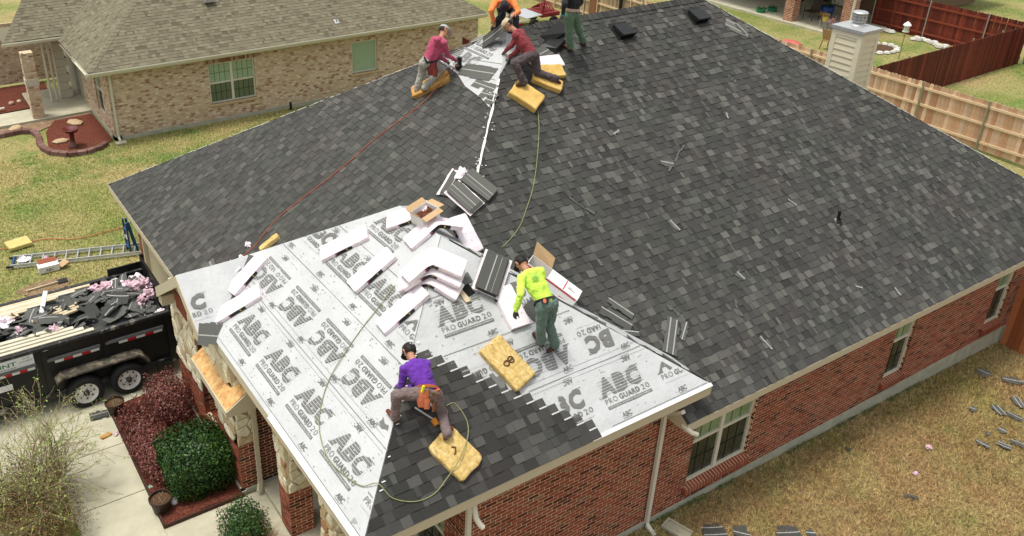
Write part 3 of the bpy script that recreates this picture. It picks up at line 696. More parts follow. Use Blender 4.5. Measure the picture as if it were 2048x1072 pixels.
def clipped_logo(parent,pl,u,v,flip,poly,me,shp=None):
    """copy of the print with everything outside the plane's outline trimmed away"""
    M=pl.frame(pl.pt(u,v,.021),math.pi if flip else 0); pts=[]
    b=MB(); mesh=me
    def inside(p):
        a,c=pl.uv(p); r=poly_range(poly,c); return c>.02 and r is not None and r[0]+.01<a<r[1]-.01 and (shp is None or shp(a,c))
    W_=[M@x.co for x in mesh.vertices]; ins=[inside(p) for p in W_]
    if all(ins): inst(mesh.name.split('.')[0],mesh,parent,M); return
    if not any(ins): return
    b.v=[tuple(p) for p in W_]; any_=False
    for p in mesh.polygons:
        if all(ins[i] for i in p.vertices): b.f.append(tuple(p.vertices)); b.t.append(.5); b.m.append(p.material_index); any_=True
    if any_: b.build(mesh.name.split('.')[0],[M_print,M_under],parent,kind='stuff')
for u,v,fl in LG: clipped_logo(u1,W1,u,v,fl,W1poly,LOGO)
stair=lambda a,c: a>1.95+.55*0 and c<9 and (a>4.05-max(0,0) or True)
def stair_u(v):
    """edge of the new shingles on the side slope (u measured from the wing corner)"""
    k=int(v/EXP); return 4.02-k*.148
def not_shingled(a,c): return a>stair_u(c)+.03 or c>2.22
for u,v,fl in [(4.38,.29,False),(5.56,.29,False),(3.22,.29,False),(5.46,1.70,True),(4.30,1.70,True),(3.1,1.70,True),(2.43,2.22,False),(3.55,2.22,False)]: clipped_logo(u2,W2,u,v,fl,W2poly,LOGO,not_shingled)
for k in range(7):
    for (v,fl,o) in [(.10,False,.85),(.99,True,1.55),(1.07,False,.3),(1.88,True,.95),(2.02,False,.6),(2.85,True,.2)]:
        clipped_logo(u1,W1,1.18*k+o,v,fl,W1poly,SMALL); clipped_logo(u2,W2,1.18*k+o+.15,v,fl,W2poly,SMALL,not_shingled)
ln=MB()
for pl,poly,ok in [(W1,W1poly,None),(W2,W2poly,not_shingled)]:
    for v,th in [(.075,.006),(1.03,.008),(1.98,.008),(2.9,.008),(.965,.003),(1.12,.003)]:
        r=poly_range(poly,v)
        if not r: continue
        u=r[0]+.02
        while u<r[1]-.1:
            if ok is None or ok(u,v): ln.bar(pl.pt(u,v,.019),pl.pt(min(u+.3,r[1]-.02),v,.019),th,.002,up=pl.n)
            u+=.3
ln.build('printed_line',M_print,u1,kind='stuff')
fp=MB()
for i in range(420):
    pl,poly=R.choice([(W1,W1poly),(W1,W1poly),(W2,W2poly)]); v=R.choice([.14,.2,.88,.92,1.14,1.2,1.85,1.93,2.05,2.8])+R.uniform(-.012,.012); r=poly_range(poly,min(v,3.6)); u=R.uniform(r[0]+.05,r[1]-.05)
    if pl is W2 and not not_shingled(u,v): continue
    fp.bar(pl.pt(u,v,.020),pl.pt(u+R.uniform(.01,.035),v,.020),R.uniform(.004,.010),.002,up=pl.n)
for i in range(150):
    pl,poly=R.choice([(W1,W1poly),(W1,W1poly),(W2,W2poly)]); v=R.uniform(.1,3.3); r=poly_range(poly,v); u=R.uniform(r[0]+.05,r[1]-.05)
    if pl is W2 and not not_shingled(u,v): continue
    q=pl.pt(u,v,.021); fp.bar(q,q+pl.u*.018,.018,.004,up=pl.n)
tp=W1.at(709,1044,.021); a_,c_=W1.uv(tp); fp.poly([W1.pt(a_-.05,c_+.04,.021),W1.pt(a_-.05,c_-.05,.021),W1.pt(a_+.06,c_+.02,.021)])
fp.build('small_print',M_printl,u1,kind='stuff')
M_sealw=mat('seal_strip_film',(.55,.55,.53),.5,30,.15)
# ---- new shingles started on the side slope of the wing
rS=random.Random(19); cand=[]; partS=MB(); partS.poly(rpp(W2,[(1,.2),(1.01,.2),(1.01,.21)],.0)); rSo=partS.build('roof_plane',M_deck,H)
tabs=MB()
cS=[]; under=MB()
for k in range(16):
    v0=k*EXP; v1=v0+EXP; r=poly_range(W2poly,v0+.001); r1=poly_range(W2poly,v1); end=stair_u(v0+.01)
    if k>13: end=min(end,[2.3,2.05][k-14])
    if end<=r[0]+.05: continue
    under.poly([W2.pt(r[0],v0,.0235),W2.pt(end,v0,.0235),W2.pt(end,v1+.002,.0235),W2.pt(max(r[0],r1[0]),v1+.002,.0235)],.05)
    u=r[0]; raised=rS.random()<.5
    while u<end-.01:
        wd=rS.choice([.08,.12,.16,.2,.24]); wd=min(wd,end-u)
        if end-u-wd<.06: wd=end-u
        a1=max(u,r1[0]); tn=rS.choice([.38,.45,.55]) if rS.random()<.22 else rS.choice([.1,.14,.18,.23,.27])
        cS.append((u,u+wd,a1,max(u+wd,a1),v0,v1,.016 if raised else .008,tn,a1==u,raised)); u+=wd; raised=not raised
    # exposed upper part of the last shingle with its white seal strip
    if k<14:
        s=MB(); s.hexa([W2.pt(end-.17,v1-.0,.012),W2.pt(end,v1,.012),W2.pt(end,v1+.15,.012),W2.pt(end-.17,v1+.15,.012),W2.pt(end-.17,v1,.024),W2.pt(end,v1,.024),W2.pt(end,v1+.15,.02),W2.pt(end-.17,v1+.15,.02)],.45)
        s.build('shingle',M_sh,rSo)
        s=MB(); s.bar(W2.pt(end-.15,v1-.012+.16,.026),W2.pt(end+.0,v1+.148,.026),.02,.003,up=W2.n); 
        s=MB(); s.bar(W2.pt(end-.155,v1+.012,.0265),W2.pt(end-.005,v1+.012,.0265),.020,.004,up=W2.n); s.build('seal_strip',M_sealw,rSo)
under.build('starter_course',M_sh,rSo,kind='stuff')
W2s=RP((WX0,WY0,WE),(1,0,0),(0,1,0)); W2s.O=W2.O+W2.n*.024; W2s.c=W2s.n.dot(W2s.O)
lay(W2s,cS,rSo,110)
# white tabs peeking along the open hip of the wing
s=MB(); c0=Vector((WX0,WY0,WE)); c1=Vector((WX0+wh,WY0+wh,wz))
for i in range(26):
    t=i/26*.62; p=c0.lerp(c1,t)+Vector((.05,-.01,.045)); 
    if R.random()<.5: s.bar(p,p+W2.u*R.uniform(.02,.07),.014,.004,up=W2.n)
s.build('seal_strip',M_metal,rSo,kind='stuff')
# ---- street-facing gable at the left of the wing
gz=GZ; yl=7.75; zl=gz-P23*(yl-GY); y2=5.08; z2=gz-P23*(GY-y2)
b=MB(); b.prism([(GX,GY,gz),(GX,y2,z2),(GX,y2,z2-.02),(GX,GY,gz-.025)],(2.2,0,0)); b.build('underlayment',M_under,H)
b=MB(); b.prism([(GX,GY,gz-.001),(GX,GY,gz-.03),(GX,yl,zl-.03),(GX,yl,zl)],(2.2,0,0)); b.build('gable_roof',M_deck,H)
gs=H.children[-1]
b=MB(); b.prism([(GX-.012,GY,gz-.01),(GX-.012,y2,z2-.01),(GX-.012,y2,z2-.24),(GX-.012,GY,gz-.24)],(.024,0,0)); b.prism([(GX-.012,GY,gz-.01),(GX-.012,GY,gz-.24),(GX-.012,yl,zl-.24),(GX-.012,yl,zl-.01)],(.024,0,0)); b.build('rake_board',M_beige,H)
b=MB(); b.prism([(BX-.01,7.9,2.6),(BX-.01,GY,gz-.21),(BX-.01,y2,z2-.21),(BX-.01,4.8,2.6)],(.08,0,0)); b.build('gable_wall',M_beige,H)
b=MB(); b.prism([(GX+.014,GY,gz-.16),(GX+.014,y2+.02,z2-.16),(GX+.014,y2+.02,z2-.18),(GX+.014,GY,gz-.18)],(.28,0,0)); b.prism([(GX+.014,GY,gz-.16),(GX+.014,GY,gz-.18),(GX+.014,yl-.02,zl-.18),(GX+.014,yl-.02,zl-.16)],(.28,0,0)); b.build('gable_soffit',M_soffit,H)
b=MB(); b.bb((BX-.28,7.50,2.62),(BX-.012,7.74,2.84)); b.build('cornice_return',M_beige,H)
b=MB(); b.bb((BX-.05,6.75,2.62),(BX-.014,7.35,3.02)); b.build('cedar_panel',M_cedar,H)
gu=[o for o in H.children if o.name.startswith('underlayment')][-1]
for (x,y,wd) in []: pass
M=G2.frame(G2.pt(.02,.26,.012)); clipped_logo(gu,G2,.02-.55,.30,False,[(0,0),(1.3,0),(1.3,1.25),(0,1.25)],LOGO); clipped_logo(gu,G2,.35,.10,False,[(0,0),(1.6,0),(1.6,1.25),(0,1.25)],SMALL)
# ---- downspouts
def downspout(pts,wd=.075,th=.06,name='downspout',m=None,Nn=(0,-1,0),parent=None):
    b=MB()
    for p,q in zip(pts[:-1],pts[1:]):
        p=Vector(p); q=Vector(q); d_=(q-p).normalized(); b.bar(p-d_*.015,q+d_*.015,wd,th,up=Nn)
    return b.build(name,m or M_beige,parent or H)
M_gutl=mat('light_gutter_paint',(.66,.63,.52),.45,20,.05)
downspout([(-.80,-.40,2.98),(-.80,-.06,2.70),(-.80,-.06,.22),(-.80,-.30,.10)],m=M_gutl)
M_dk=mat('pipe_bore',(.01,.01,.01),.9,5,.1)
# open elbow poking out under the rake end
E1=[HY(1366,850,-.33),HY(1374,858,-.43),HY(1384,866,-.48),HY(1394,869,-.50)]
b=MB(); b.tube(E1,.042,8); e=b.build('elbow',M_gutl,H)
b=MB(); d_=(E1[-1]-E1[-2]).normalized(); b.tube([E1[-1]+d_*.001,E1[-1]+d_*.006],.032,8); b.build('elbow_opening',M_dk,e)
pp=HY(937,1040,-.07); downspout([(pp.x,-.07,3.12),(pp.x,-.07,.3)],m=M_gutl)
E1=[HY(948,1006,-.30),HY(950,1022,-.36),HY(953,1038,-.42),HY(960,1049,-.47),HY(966,1055,-.50)]
b=MB(); b.tube(E1,.042,8); e=b.build('elbow',M_gutl,H)
b=MB(); d_=(E1[-1]-E1[-2]).normalized(); b.tube([E1[-1]+d_*.001,E1[-1]+d_*.006],.032,8); b.build('elbow_opening',M_dk,e)
downspout([(-6.24,4.50,2.60),(-6.24,4.44,2.5),(-6.24,4.44,.25),(-6.3,4.36,.14)])
# ---------------- chimney ----------------
CX,CYa,CYb=12.0,5.90,6.76
top=5.93; p=HY(1762,50,CYa); CX2=12.72
b=MB(); b.bb((CX+.03,CYa+.03,3.0),(CX2-.03,CYb-.03,top-.12)); ch=b.build('chimney',M_soffit,H)
def board(name,a,c,m=M_soffit): b=MB(); b.bb(a,c); return b.build(name,m,ch)
M_sid=mat('lap_siding',(.72,.645,.46),.6,15,.06); M_sidt=mat('siding_trim',(.76,.69,.50),.6,15,.05)
z=3.6
while z<top-.25:
    for (x0,y0,x1,y1,nrm) in [(CX,CYa+.1,CX,CYb-.1,(-1,0)),(CX+.1,CYa,CX2-.1,CYa,(0,-1))]:
        b=MB(); nx_,ny_=nrm; o1=.028; o2=.008
        p=[(x0-0,y0,z),(x1,y1,z),(x1,y1,z+.165),(x0,y0,z+.165)]; of=[o1,o1,o2,o2]
        outp=[Vector((q[0]+nx_*t_,q[1]+ny_*t_,q[2])) for q,t_ in zip(p,of)]; inn=[Vector((q[0]-nx_*.03,q[1]-ny_*.03,q[2])) for q in p]
        if nrm==(-1,0): outp=[outp[1],outp[0],outp[3],outp[2]]; inn=[inn[1],inn[0],inn[3],inn[2]]
        b.hexa(inn+outp); b.build('siding_board',M_sid,ch)
    z+=.168
for a,c in [((CX-.035,CYa-.035,3.2),(CX-.002,CYa+.11,top-.11)),((CX-.035,CYb-.11,3.2),(CX-.002,CYb+.03,top-.11)),((CX-.002,CYa-.035,3.2),(CX+.11,CYa-.002,top-.11)),((CX2-.11,CYa-.035,3.2),(CX2+.02,CYa-.002,top-.11)),((CX-.036,CYa+.11,top-.25),(CX-.004,CYb-.11,top-.11)),((CX+.11,CYa-.036,top-.25),(CX2-.11,CYa-.004,top-.11))]: board('corner_board',a,c,M_sidt)
M_galv=mat('galvanised_steel',(.52,.53,.53),.42,8,.12,metal=.55,spec=.5)
b=MB(); t_=top; q=[(CX-.07,CYa-.07),(CX2+.06,CYa-.07),(CX2+.06,CYb+.07),(CX-.07,CYb+.07)]; cx_,cy_=(CX+CX2)/2,(CYa+CYb)/2
b.prism([(x,y,t_-.11) for x,y in q],(0,0,.09))
for i in range(4): j=(i+1)%4; b.poly([(*q[i],t_-.02),(*q[j],t_-.02),(cx_,cy_,t_+.05)])
b.build('chimney_cap',M_galv,ch)
b=MB(); T=Matrix.Translation((cx_,cy_,t_)); b.lathe([(.21,.0),(.15,.07),(.12,.08),(.12,.12)],20,T); b.lathe([(0,.12),(.19,.12),(.19,.15),(0,.15)],20,T)
for k in range(12):
    a=2*math.pi*k/12; b.box((cx_+.185*math.cos(a),cy_+.185*math.sin(a),t_+.24),.02,.02,.2,Matrix.Rotation(a,3,'Z'))
for z_ in(.21,.28): b.lathe([(.183,z_),(.195,z_),(.195,z_+.02),(.183,z_+.02)],20,T)
b.lathe([(.2,.33),(.205,.36),(.17,.385),(0,.395)],20,T); b.lathe([(0,.15),(.10,.15),(.10,.33),(0,.33)],12,T); b.build('flue_cap',M_galv,ch,smooth=False)
# ---------------- roof vents and pipe ----------------
def roof_vent(px,py):
    M=PB.frame(PB.at(px,py,.01),0); b=MB()
    Q=lambda *p: [tuple(M@Vector(x)) for x in p]
    b.hexa(Q((-.26,-.18,0),(.26,-.18,0),(.26,.3,0),(-.26,.3,0),(-.26,-.18,.008),(.26,-.18,.008),(.26,.3,.008),(-.26,.3,.008)))
    b.hexa(Q((-.2,-.16,.10),(.2,-.16,.10),(.17,.22,.01),(-.17,.22,.01),(-.2,-.16,.16),(.2,-.16,.16),(.17,.22,.06),(-.17,.22,.06)))
    for x in (-.19,.19,0): b.hexa(Q((x-.01,-.14,.0),(x+.01,-.14,.0),(x+.01,.15,.0),(x-.01,.15,.0),(x-.01,-.14,.11),(x+.01,-.14,.11),(x+.01,.15,.05),(x-.01,.15,.05)))
    b.build('roof_vent',M_black,H)
roof_vent(1247,66); roof_vent(1396,36)
p=PB.at(1675,443); b=MB(); b.tube([p,p+Vector((0,0,.24))],.032,10); b.lathe([(.08,.0),(.05,.05),(.04,.08)],12,Matrix.Translation(p-Vector((0,.02,.01)))); b.build('vent_pipe',M_black,H)
b=MB(); b.poly(hp:=[tuple(PB.frame(p)@Vector(q)) for q in [(-.07,-.08,.02),(.07,-.08,.02),(.07,.07,.02),(-.07,.07,.02)]]); b.build('pipe_flashing',M_galv,H)
# ================= neighbour house =================
yN,xN=22.80,-4.66; yW=23.20
NH=thing('tan_brick_house','tan tumbled brick house next door with weathered tan shingle roof and green blinds','house',(0,0,0))
RN=RP((xN,yN,NE),(1,0,0),(0,1,0)); RNF=RP((xN,27.0,NE),(0,-1,0),(1,0,0))
xE=11.85; run=6.4; LN=xE-xN
b=MB(); b.poly(rpp(RN,[(0,0),(LN,0),(LN-run,run*KS),(run,run*KS)])); b.poly([RNF.pt(-3,0,-.012),RNF.pt(4.2,0,-.012),RNF.pt(4.2-4.2,4.2*KS,-.012),RNF.pt(-3,4.2*KS,-.012)])
b.poly([(xE,yN,NE),(xE,yN+2*run,NE),(xE-run,yN+run,NE+P23*run-.012)]); b.poly([(xN,yN+2*run,NE),(xN+run,yN+run,NE+P23*run-.012),(xE-run,yN+run,NE+P23*run-.012),(xE,yN+2*run,NE)])
nro=b.build('roof',M_tansh,NH)
rn=random.Random(21)
TS=dict(base_tones=(.25,.35,.45),hi=(.5,.6,.7),hp=.3,tb=.010,tr=.016,wmul=1.2)
c1=shingle_field(RN,[(0,0),(LN,0),(LN-run,run*KS),(run,run*KS)],rn,**TS)
mb=MB()
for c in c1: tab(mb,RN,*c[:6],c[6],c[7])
c2=shingle_field(RNF,[(-3,0),(4.2,0),(0,4.2*KS),(-3,4.2*KS)],rn,**TS)
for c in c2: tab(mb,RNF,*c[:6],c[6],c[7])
# porch roof facing the side, beyond the valley
PR=RP((-6.55,27.6,NE+.12),(1,0,0),(0,1,0))
c3=shingle_field(PR,[(.0,0),(3.05,0),(6.2,4.2),(2.4,4.2)],rn,**TS)
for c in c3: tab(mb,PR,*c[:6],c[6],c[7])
mb.build('shingle_field',M_tansh,nro,kind='stuff')
b=MB(); b.poly(rpp(PR,[(.0,0),(3.1,0),(6.4,4.2),(2.4,4.2)],-.01)); b.bb((-6.5,27.65,NE-.04),(-3.3,30.5,NE-.02)); b.build('porch_roof',M_tansh,NH)
# hip cap
b=MB(); p0=Vector((xN,yN,NE)); p1=Vector((xN+4.5,yN+4.5,NE+P23*4.5))
for i in range(34):
    a=p0.lerp(p1,i/34)+Vector((0,0,.04)); c=p0.lerp(p1,(i+1.15)/34)+Vector((0,0,.028)); e1=Vector((.17,0,-.012)); e2=Vector((0,.17,-.012)); 
    b.poly([a,a+e1,c+e1,c],rn.choice([.5,.6,.7])); b.poly([a+e2,a,c,c+e2],rn.choice([.45,.55])); b.poly([a,a+e2,a+e2-Vector((0,0,.02)),a-Vector((0,0,.02))],.1); b.poly([a+e1,a,a-Vector((0,0,.02)),a+e1-Vector((0,0,.02))],.1)
b.build('hip_cap',M_tansh,nro,kind='stuff')
M_gut=mat('cream_gutter',(.62,.60,.48),.45,20,.08)
def gutter(p,q,Nn,parent,name='gutter'):
    p=Vector(p); q=Vector(q); Nn=Vector(Nn); prof=[(0,0),(0,-.11),(.07,-.11),(.11,-.02),(.11,0),(.098,0),(.098,-.018),(.065,-.098),(.012,-.098),(.012,0)]
    b=MB(); n=len(prof); A=[p+Nn*a+Vector((0,0,z)) for a,z in prof]; B_=[q+Nn*a+Vector((0,0,z)) for a,z in prof]
    for i in range(n): j=(i+1)%n; b.poly([A[i],A[j],B_[j],B_[i]])
    b.poly(A[:5]); b.poly(B_[:5]); return b.build(name,M_gut,parent)
gutter((xN-.1,yN,NE+.0),(xE,yN,NE+.0),(0,-1,0),NH); gutter((xN,yN-.1,NE),(xN,24.75,NE),(-1,0,0),NH); gutter((-6.62,27.58,NE+.10),(-3.4,27.58,NE+.10),(0,-1,0),NH)
b=MB(); b.bb((xN+.01,yN+.01,NE-.17),(xE,yW,NE-.15)); b.bb((xN+.01,yW,NE-.17),(-4.0,27.5,NE-.15)); b.build('soffit',M_soffit,NH)
b=MB(); b.bar((xN,yN+.01,NE-.09),(xE,yN+.01,NE-.09),.02,.15); b.bar((xN+.01,yN,NE-.09),(xN+.01,25.3,NE-.09),.02,.15); b.build('fascia',M_gut,NH)
TBK=dict(bm=M_tanbrick,mm=M_tanmortar,pitch=(.17,.078),size=(.145,.058),wavy=.12,tones=(.3,.45,.55,.65,.7,.75,.8,.85,.9,.95,1.0))
NW=[(3.63,5.43,.71,2.25),(9.56,10.72,.92,2.22)]
brick_wall(NH,(-4.03,yW,0),(1,0,0),(0,-1,0),15.7,.13,2.53,NW,nind=170,rng=rn,**TBK)
window(NH,(-4.03,yW,0),(1,0,0),(0,-1,0),NW[0][0],NW[0][1],NW[0][2],NW[0][3],double=True,sill='flat',upper=mat('pale_green_blind',(.33,.46,.30),.4,3,.08,spec=.5),lower=mat('shaded_green_screen',(.12,.16,.09),.4,3,.12,spec=.5))
window(NH,(-4.03,yW,0),(1,0,0),(0,-1,0),NW[1][0],NW[1][1],NW[1][2],NW[1][3],rail=False,mun=False,sill='flat',upper=MATS['pale_green_blind'])
b=MB()
k=0
while k<27: b.bb((-4.03+NW[0][0]-.1+k*.078,yW-.012,2.26),(-4.03+NW[0][0]-.1+k*.078+.064,yW+.05,2.45),rn.choice([.1,.2,.4,.5,.6])); k+=1
b.build('soldier_course',M_tanbrick,NH,kind='stuff')
brick_wall(NH,(-4.03,27.6,0),(0,-1,0),(-1,0,0),4.4,.13,2.53,[(2.3,3.3,.55,2.3)],nind=20,rng=rn,**TBK)
window(NH,(-4.03,27.6,0),(0,-1,0),(-1,0,0),2.3,3.3,.55,2.3,sill=None,upper=M_glassg,lower=M_glassd)
b=MB(); b.bb((-4.05,yW-.02,-.2),(11.67,yW+.3,.13)); b.bb((-4.05,yW-.02,-.2),(-3.8,27.6,.13)); b.bb((11.6,yW,0),(11.67,35,2.5)); b.bb((-4.0,27.6,0),(11.6,35,2.5)); b.build('foundation',M_slab,NH)
downspout([(-3.93,yN-.04,2.6),(-3.93,yW-.07,2.4),(-3.93,yW-.07,.15),(-3.93,yW-.25,.07)],parent=NH,m=M_gut)
b=MB(); b.bb((-4.1,22.75,0),(-3.75,22.98,.05)); tag(b.build('splash_block',M_conc),'small concrete splash block under the downspout of the tan house','splash block')
# porch: brick post with cast collar, white posts, stone pier, back wall
brick_wall(NH,(-6.15,26.65,0),(1,0,0),(0,-1,0),.42,.1,2.6,rng=rn,nind=20,**TBK); brick_wall(NH,(-6.15,27.05,0),(0,-1,0),(-1,0,0),.4,.1,2.6,rng=rn,nind=6,**TBK)
b=MB(); b.bb((-6.05,26.75,.1),(-5.73,27.05,2.6)); b.build('porch_post',M_tanmortar,NH)
b=MB(); b.bb((-6.17,26.63,1.36),(-5.71,27.07,1.62)); b.build('post_collar',mat('cast_stone',(.55,.52,.42),.9,20,.15),NH)
M_quoin=MATS['cast_stone']
for k in range(8):
    b=MB(); b.bb((-4.75,28.5,.1+k*.32),(-4.3-.08*(k%2),28.95,.1+k*.32+.31)); b.build('quoin',M_quoin,NH)
for x,y in [(-5.15,28.3),(-4.95,28.35)]:
    b=MB(); b.tube([(x,y,.1),(x,y,2.6)],.05,8); b.build('white_post',M_gut,NH)
brick_wall(NH,(-12,31.4,0),(1,0,0),(0,-1,0),8.3,.1,2.6,rng=rn,**TBK)
b=MB(); b.prism([(x,y,.0) for x,y in [(-13,26.3),(-6.2,26.55),(-4.0,26.6),(-4.0,30),(-6,30),(-6,27.9),(-13,27.6)]],(0,0,.09)); struct(b,'path',M_conc)
b=MB(); b.poly([(-13,27.7,.03),(-5.1,28.3,.03),(-4.9,31.3,.03),(-13,31.3,.03)]); struct(b,'flower_bed',M_mulch)
b=MB(); b.tube([(-9,28.2,.12),(-6.9,28.35,.14)],.05,8); tag(b.build('drain_pipe',M_gut),'white drain pipe lying across the red mulch by the porch post','pipe')
for i,(x,y,s) in enumerate([(-6.55,29.0,.13),(-6.25,29.1,.1)]):
    b=MB(); 
    b.lathe([(0,-.4),(.8,-.2),(1,.2),(.6,.7),(0,.85)],7,Matrix.Translation((x,y,.05))@Matrix.Scale(s,4)); tag(b.build('rock',M_stone if i else M_tanbrick,smooth=True),['brown rock lying in the mulch behind the neighbouring porch post','pale round rock beside the brown one in the mulch'][i],'rock','rocks in the neighbour bed')
# vents on the tan roof
p=RN.at(418,4); b=MB(); b.box(p+Vector((0,0,.1)),.4,.4,.14); b.build('roof_vent',MATS['galvanised_steel'],NH)
p=RN.at(673,44); b=MB(); b.tube([p,p+Vector((0,0,.3))],.035,8); b.poly([RN.frame(p)@Vector(q) for q in [(-.1,-.1,.03),(.1,-.1,.03),(.1,.12,.03),(-.1,.12,.03)]]); b.build('vent_pipe',MATS['galvanised_steel'],NH)
# ring bed of edging blocks
M_block=mat('dark_red_edging_block',[(.10,.045,.035),(.17,.085,.07),(.23,.14,.12)],.9,12,.25,.003,50,tone=True)
ring=[(-9.6,25.2),(-8.6,25.5),(-7.5,25.62),(-6.75,25.68),(-6.42,25.45),(-6.32,24.9),(-6.42,24.2),(-6.40,23.6),(-6.22,23.05),(-5.75,22.60),(-5.2,22.50),(-4.75,22.68),(-4.32,23.05)]
def polyline(pts,step):
    out=[]; acc=0; 
    for i in range(len(pts)-1):
        a=Vector((*pts[i],0)); c=Vector((*pts[i+1],0)); l=(c-a).length
        t=acc
        while t<l: out.append((a.lerp(c,t/l),(c-a).normalized())); t+=step
        acc=t-l
    return out
BR=thing('garden_border','curved border of dark red edging blocks round the bird bath bed','garden border',(-5.8,24,0))
for k,(p,dr) in enumerate(polyline(ring,.31)):
    b=MB(); M=Matrix((dr,Vector((-dr.y,dr.x,0)),Vector((0,0,1)))).transposed(); b.box(p+Vector((0,0,.07)),.29,.2,.16,M,rn.choice([.3,.5,.7,.9])); b.build('edging_block',M_block,BR)
b=MB(); b.poly([(-6.2,23.9,.03),(-6.2,23.1,.03),(-5.7,22.7,.03),(-5.2,22.6,.03),(-4.7,22.8,.03),(-4.1,23.3,.03),(-4.1,26.4,.03),(-5.5,26.3,.03),(-6.0,25.3,.03)]); struct(b,'flower_bed',M_mulch)
b=MB(); b.poly([(-9.6,25.3,.02),(-7,25.8,.02),(-6.2,25.5,.02),(-5.5,26.0,.02),(-4.1,26.0,.02),(-4.1,26.55,.02),(-6.2,26.5,.02),(-9.6,26.3,.02)]); struct(b,'bare_ground',M_dirt)
BB=thing('bird_bath','dark red glazed bird bath standing in the mulch bed','bird bath',(-5.45,23.35,0.03)); M_gl=mat('oxblood_glaze',(.11,.02,.015),.25,8,.2,spec=.6)
T=Matrix.Translation((-5.45,23.35,.03))
b=MB(); b.lathe([(0,0),(.17,0),(.17,.04),(.10,.07),(.08,.3),(.10,.52),(.12,.55)],16,T); b.build('pedestal',M_gl,BB,smooth=True)
b=MB(); b.lathe([(.10,.55),(.24,.58),(.29,.66),(.30,.68),(.27,.68),(.2,.62),(0,.60)],20,T); b.build('basin',M_gl,BB,smooth=True)
for i,(x,y,s,l) in enumerate([(-5.75,24.0,.2,'flat tan rock behind the bird bath'),(-6.9,26.1,.22,'tan rock on bare ground by the porch walk'),(-4.9,25.6,.25,'pile of tan rocks at the wall corner of the tan house')]):
    b=MB(); b.lathe([(0,-.2),(.9,-.1),(1,.2),(.7,.38),(0,.42)],6,Matrix.Translation((x,y,.05))@Matrix.Scale(s,4)@Matrix.Rotation(i,4,'Z')@Matrix.Scale(1.5,4,(1,0,0))); tag(b.build('rock',mat('tan_rock',(.45,.33,.20),.9,6,.3)),l,'rock')
# ================= fences =================
M_tanw=mat('new_cedar_picket',[(.40,.22,.125),(.50,.30,.18),(.58,.39,.25),(.63,.46,.32)],.8,3.2,.25,.002,40,tone=True,obj_rand=.2,dark=(.22,.08,.03),dscale=2.3,dthr=.66)
M_rail=mat('pale_fence_rail',(.66,.50,.32),.8,9,.15)
M_redw=mat('dark_red_stained_picket',[(.075,.012,.008),(.13,.022,.012),(.19,.035,.017)],.65,2.5,.35,.002,40,tone=True,obj_rand=.2)
M_redr=mat('red_stained_rail',(.22,.045,.02),.7,9,.2)
M_orw=mat('orange_stained_picket',[(.28,.085,.03),(.37,.12,.045),(.45,.17,.07)],.7,3,.2,.002,40,tone=True,obj_rand=.12)
M_grw=mat('weathered_picket',[(.25,.18,.10),(.36,.27,.16),(.44,.34,.22)],.85,5,.3,.002,40,tone=True,obj_rand=.2)
M_postg=mat('greenish_steel_post',(.28,.30,.20),.5,10,.2,metal=.3)
PKM={}
def fence(name,label,a,c,h,mp,mr,face,zf=lambda x,y:ground_z(x,y),rails=(.25,.95,1.6),post=2.44,pw=.14,mpost=None,cap=True,group=None):
    """pickets on one side, rails and posts on the side 'face' (unit vector)"""
    a=Vector((*a,0)); c=Vector((*c,0)); L_=(c-a).length; dr=(c-a).normalized(); fn=Vector((*face,0)); r=thing(name,label,'fence',(a.x,a.y,zf(a.x,a.y)),group)
    off=Vector(OFF[r.name]); n=int(L_/(pw+.004)); rg=random.Random(int(L_*10))
    for i in range(n):
        p=a+dr*((i+.5)*(pw+.004)); tn=round(rg.random()*5)/5; key=(mp.name,tn,h)
        if key not in PKM:
            m=MB(); hw=pw/2; m.prism([(-hw,-.009,0),(hw,-.009,0),(hw,-.009,h-.035),(hw-.03,-.009,h),(-hw+.03,-.009,h),(-hw,-.009,h-.035)],(0,.018,0),tn); PKM[key]=m.mesh('picket',mp)
        z=zf(p.x,p.y)+rg.uniform(-.012,.012); M=Matrix(((dr.x,-dr.y,0,p.x-off.x),(dr.y,dr.x,0,p.y-off.y),(0,0,1,z-off.z),(0,0,0,1)))@Matrix.Rotation(rg.uniform(-.006,.006),4,'Y')
        inst('picket',PKM[key],r,M)
    za,zc=zf(a.x,a.y),zf(c.x,c.y); k=0
    while k*post<L_:
        l0=k*post; l1=min(l0+post,L_); p=a+dr*l0; q=a+dr*l1
        for rz in rails: b=MB(); b.bar(p+fn*.032+Vector((0,0,zf(p.x,p.y)+rz)),q+fn*.032+Vector((0,0,zf(q.x,q.y)+rz)),.04,.088); b.build('rail',mr,r)
        if mpost: b=MB(); b.tube([p+fn*.085+Vector((0,0,zf(p.x,p.y)-.05)),p+fn*.085+Vector((0,0,zf(p.x,p.y)+h+.0))],.032,8); b.lathe([(.036,0),(.036,.03),(0,.05)],8,Matrix.Translation(p+fn*.085+Vector((0,0,zf(p.x,p.y)+h)))); b.build('post',mpost,r)
        k+=1
    return r
flat=lambda x,y:0.0
fence('cedar_fence','new tan cedar fence with pale rails beyond the chimney, steel posts facing the roof',(22.25,23.9),(22.25,-4),1.8,M_tanw,M_rail,(-1,0),flat,mpost=M_postg,rails=(.28,.95,1.58))
fence('weathered_fence','weathered grey-brown picket fence behind the ridge at the top of the photo',(22.25,38),(22.25,27.9),1.8,M_grw,M_rail,(-1,0),flat,mpost=M_rail)
fence('weathered_fence','weathered picket fence section with pale rails right of the worker in dark top',(22.25,27.2),(22.25,24.0),1.8,M_grw,M_rail,(-1,0),flat,mpost=M_rail)
b=MB(); 
GT=thing('fence_gate','reddish brown fence panel between the weathered fence sections','fence panel',(22.25,27.5,0))
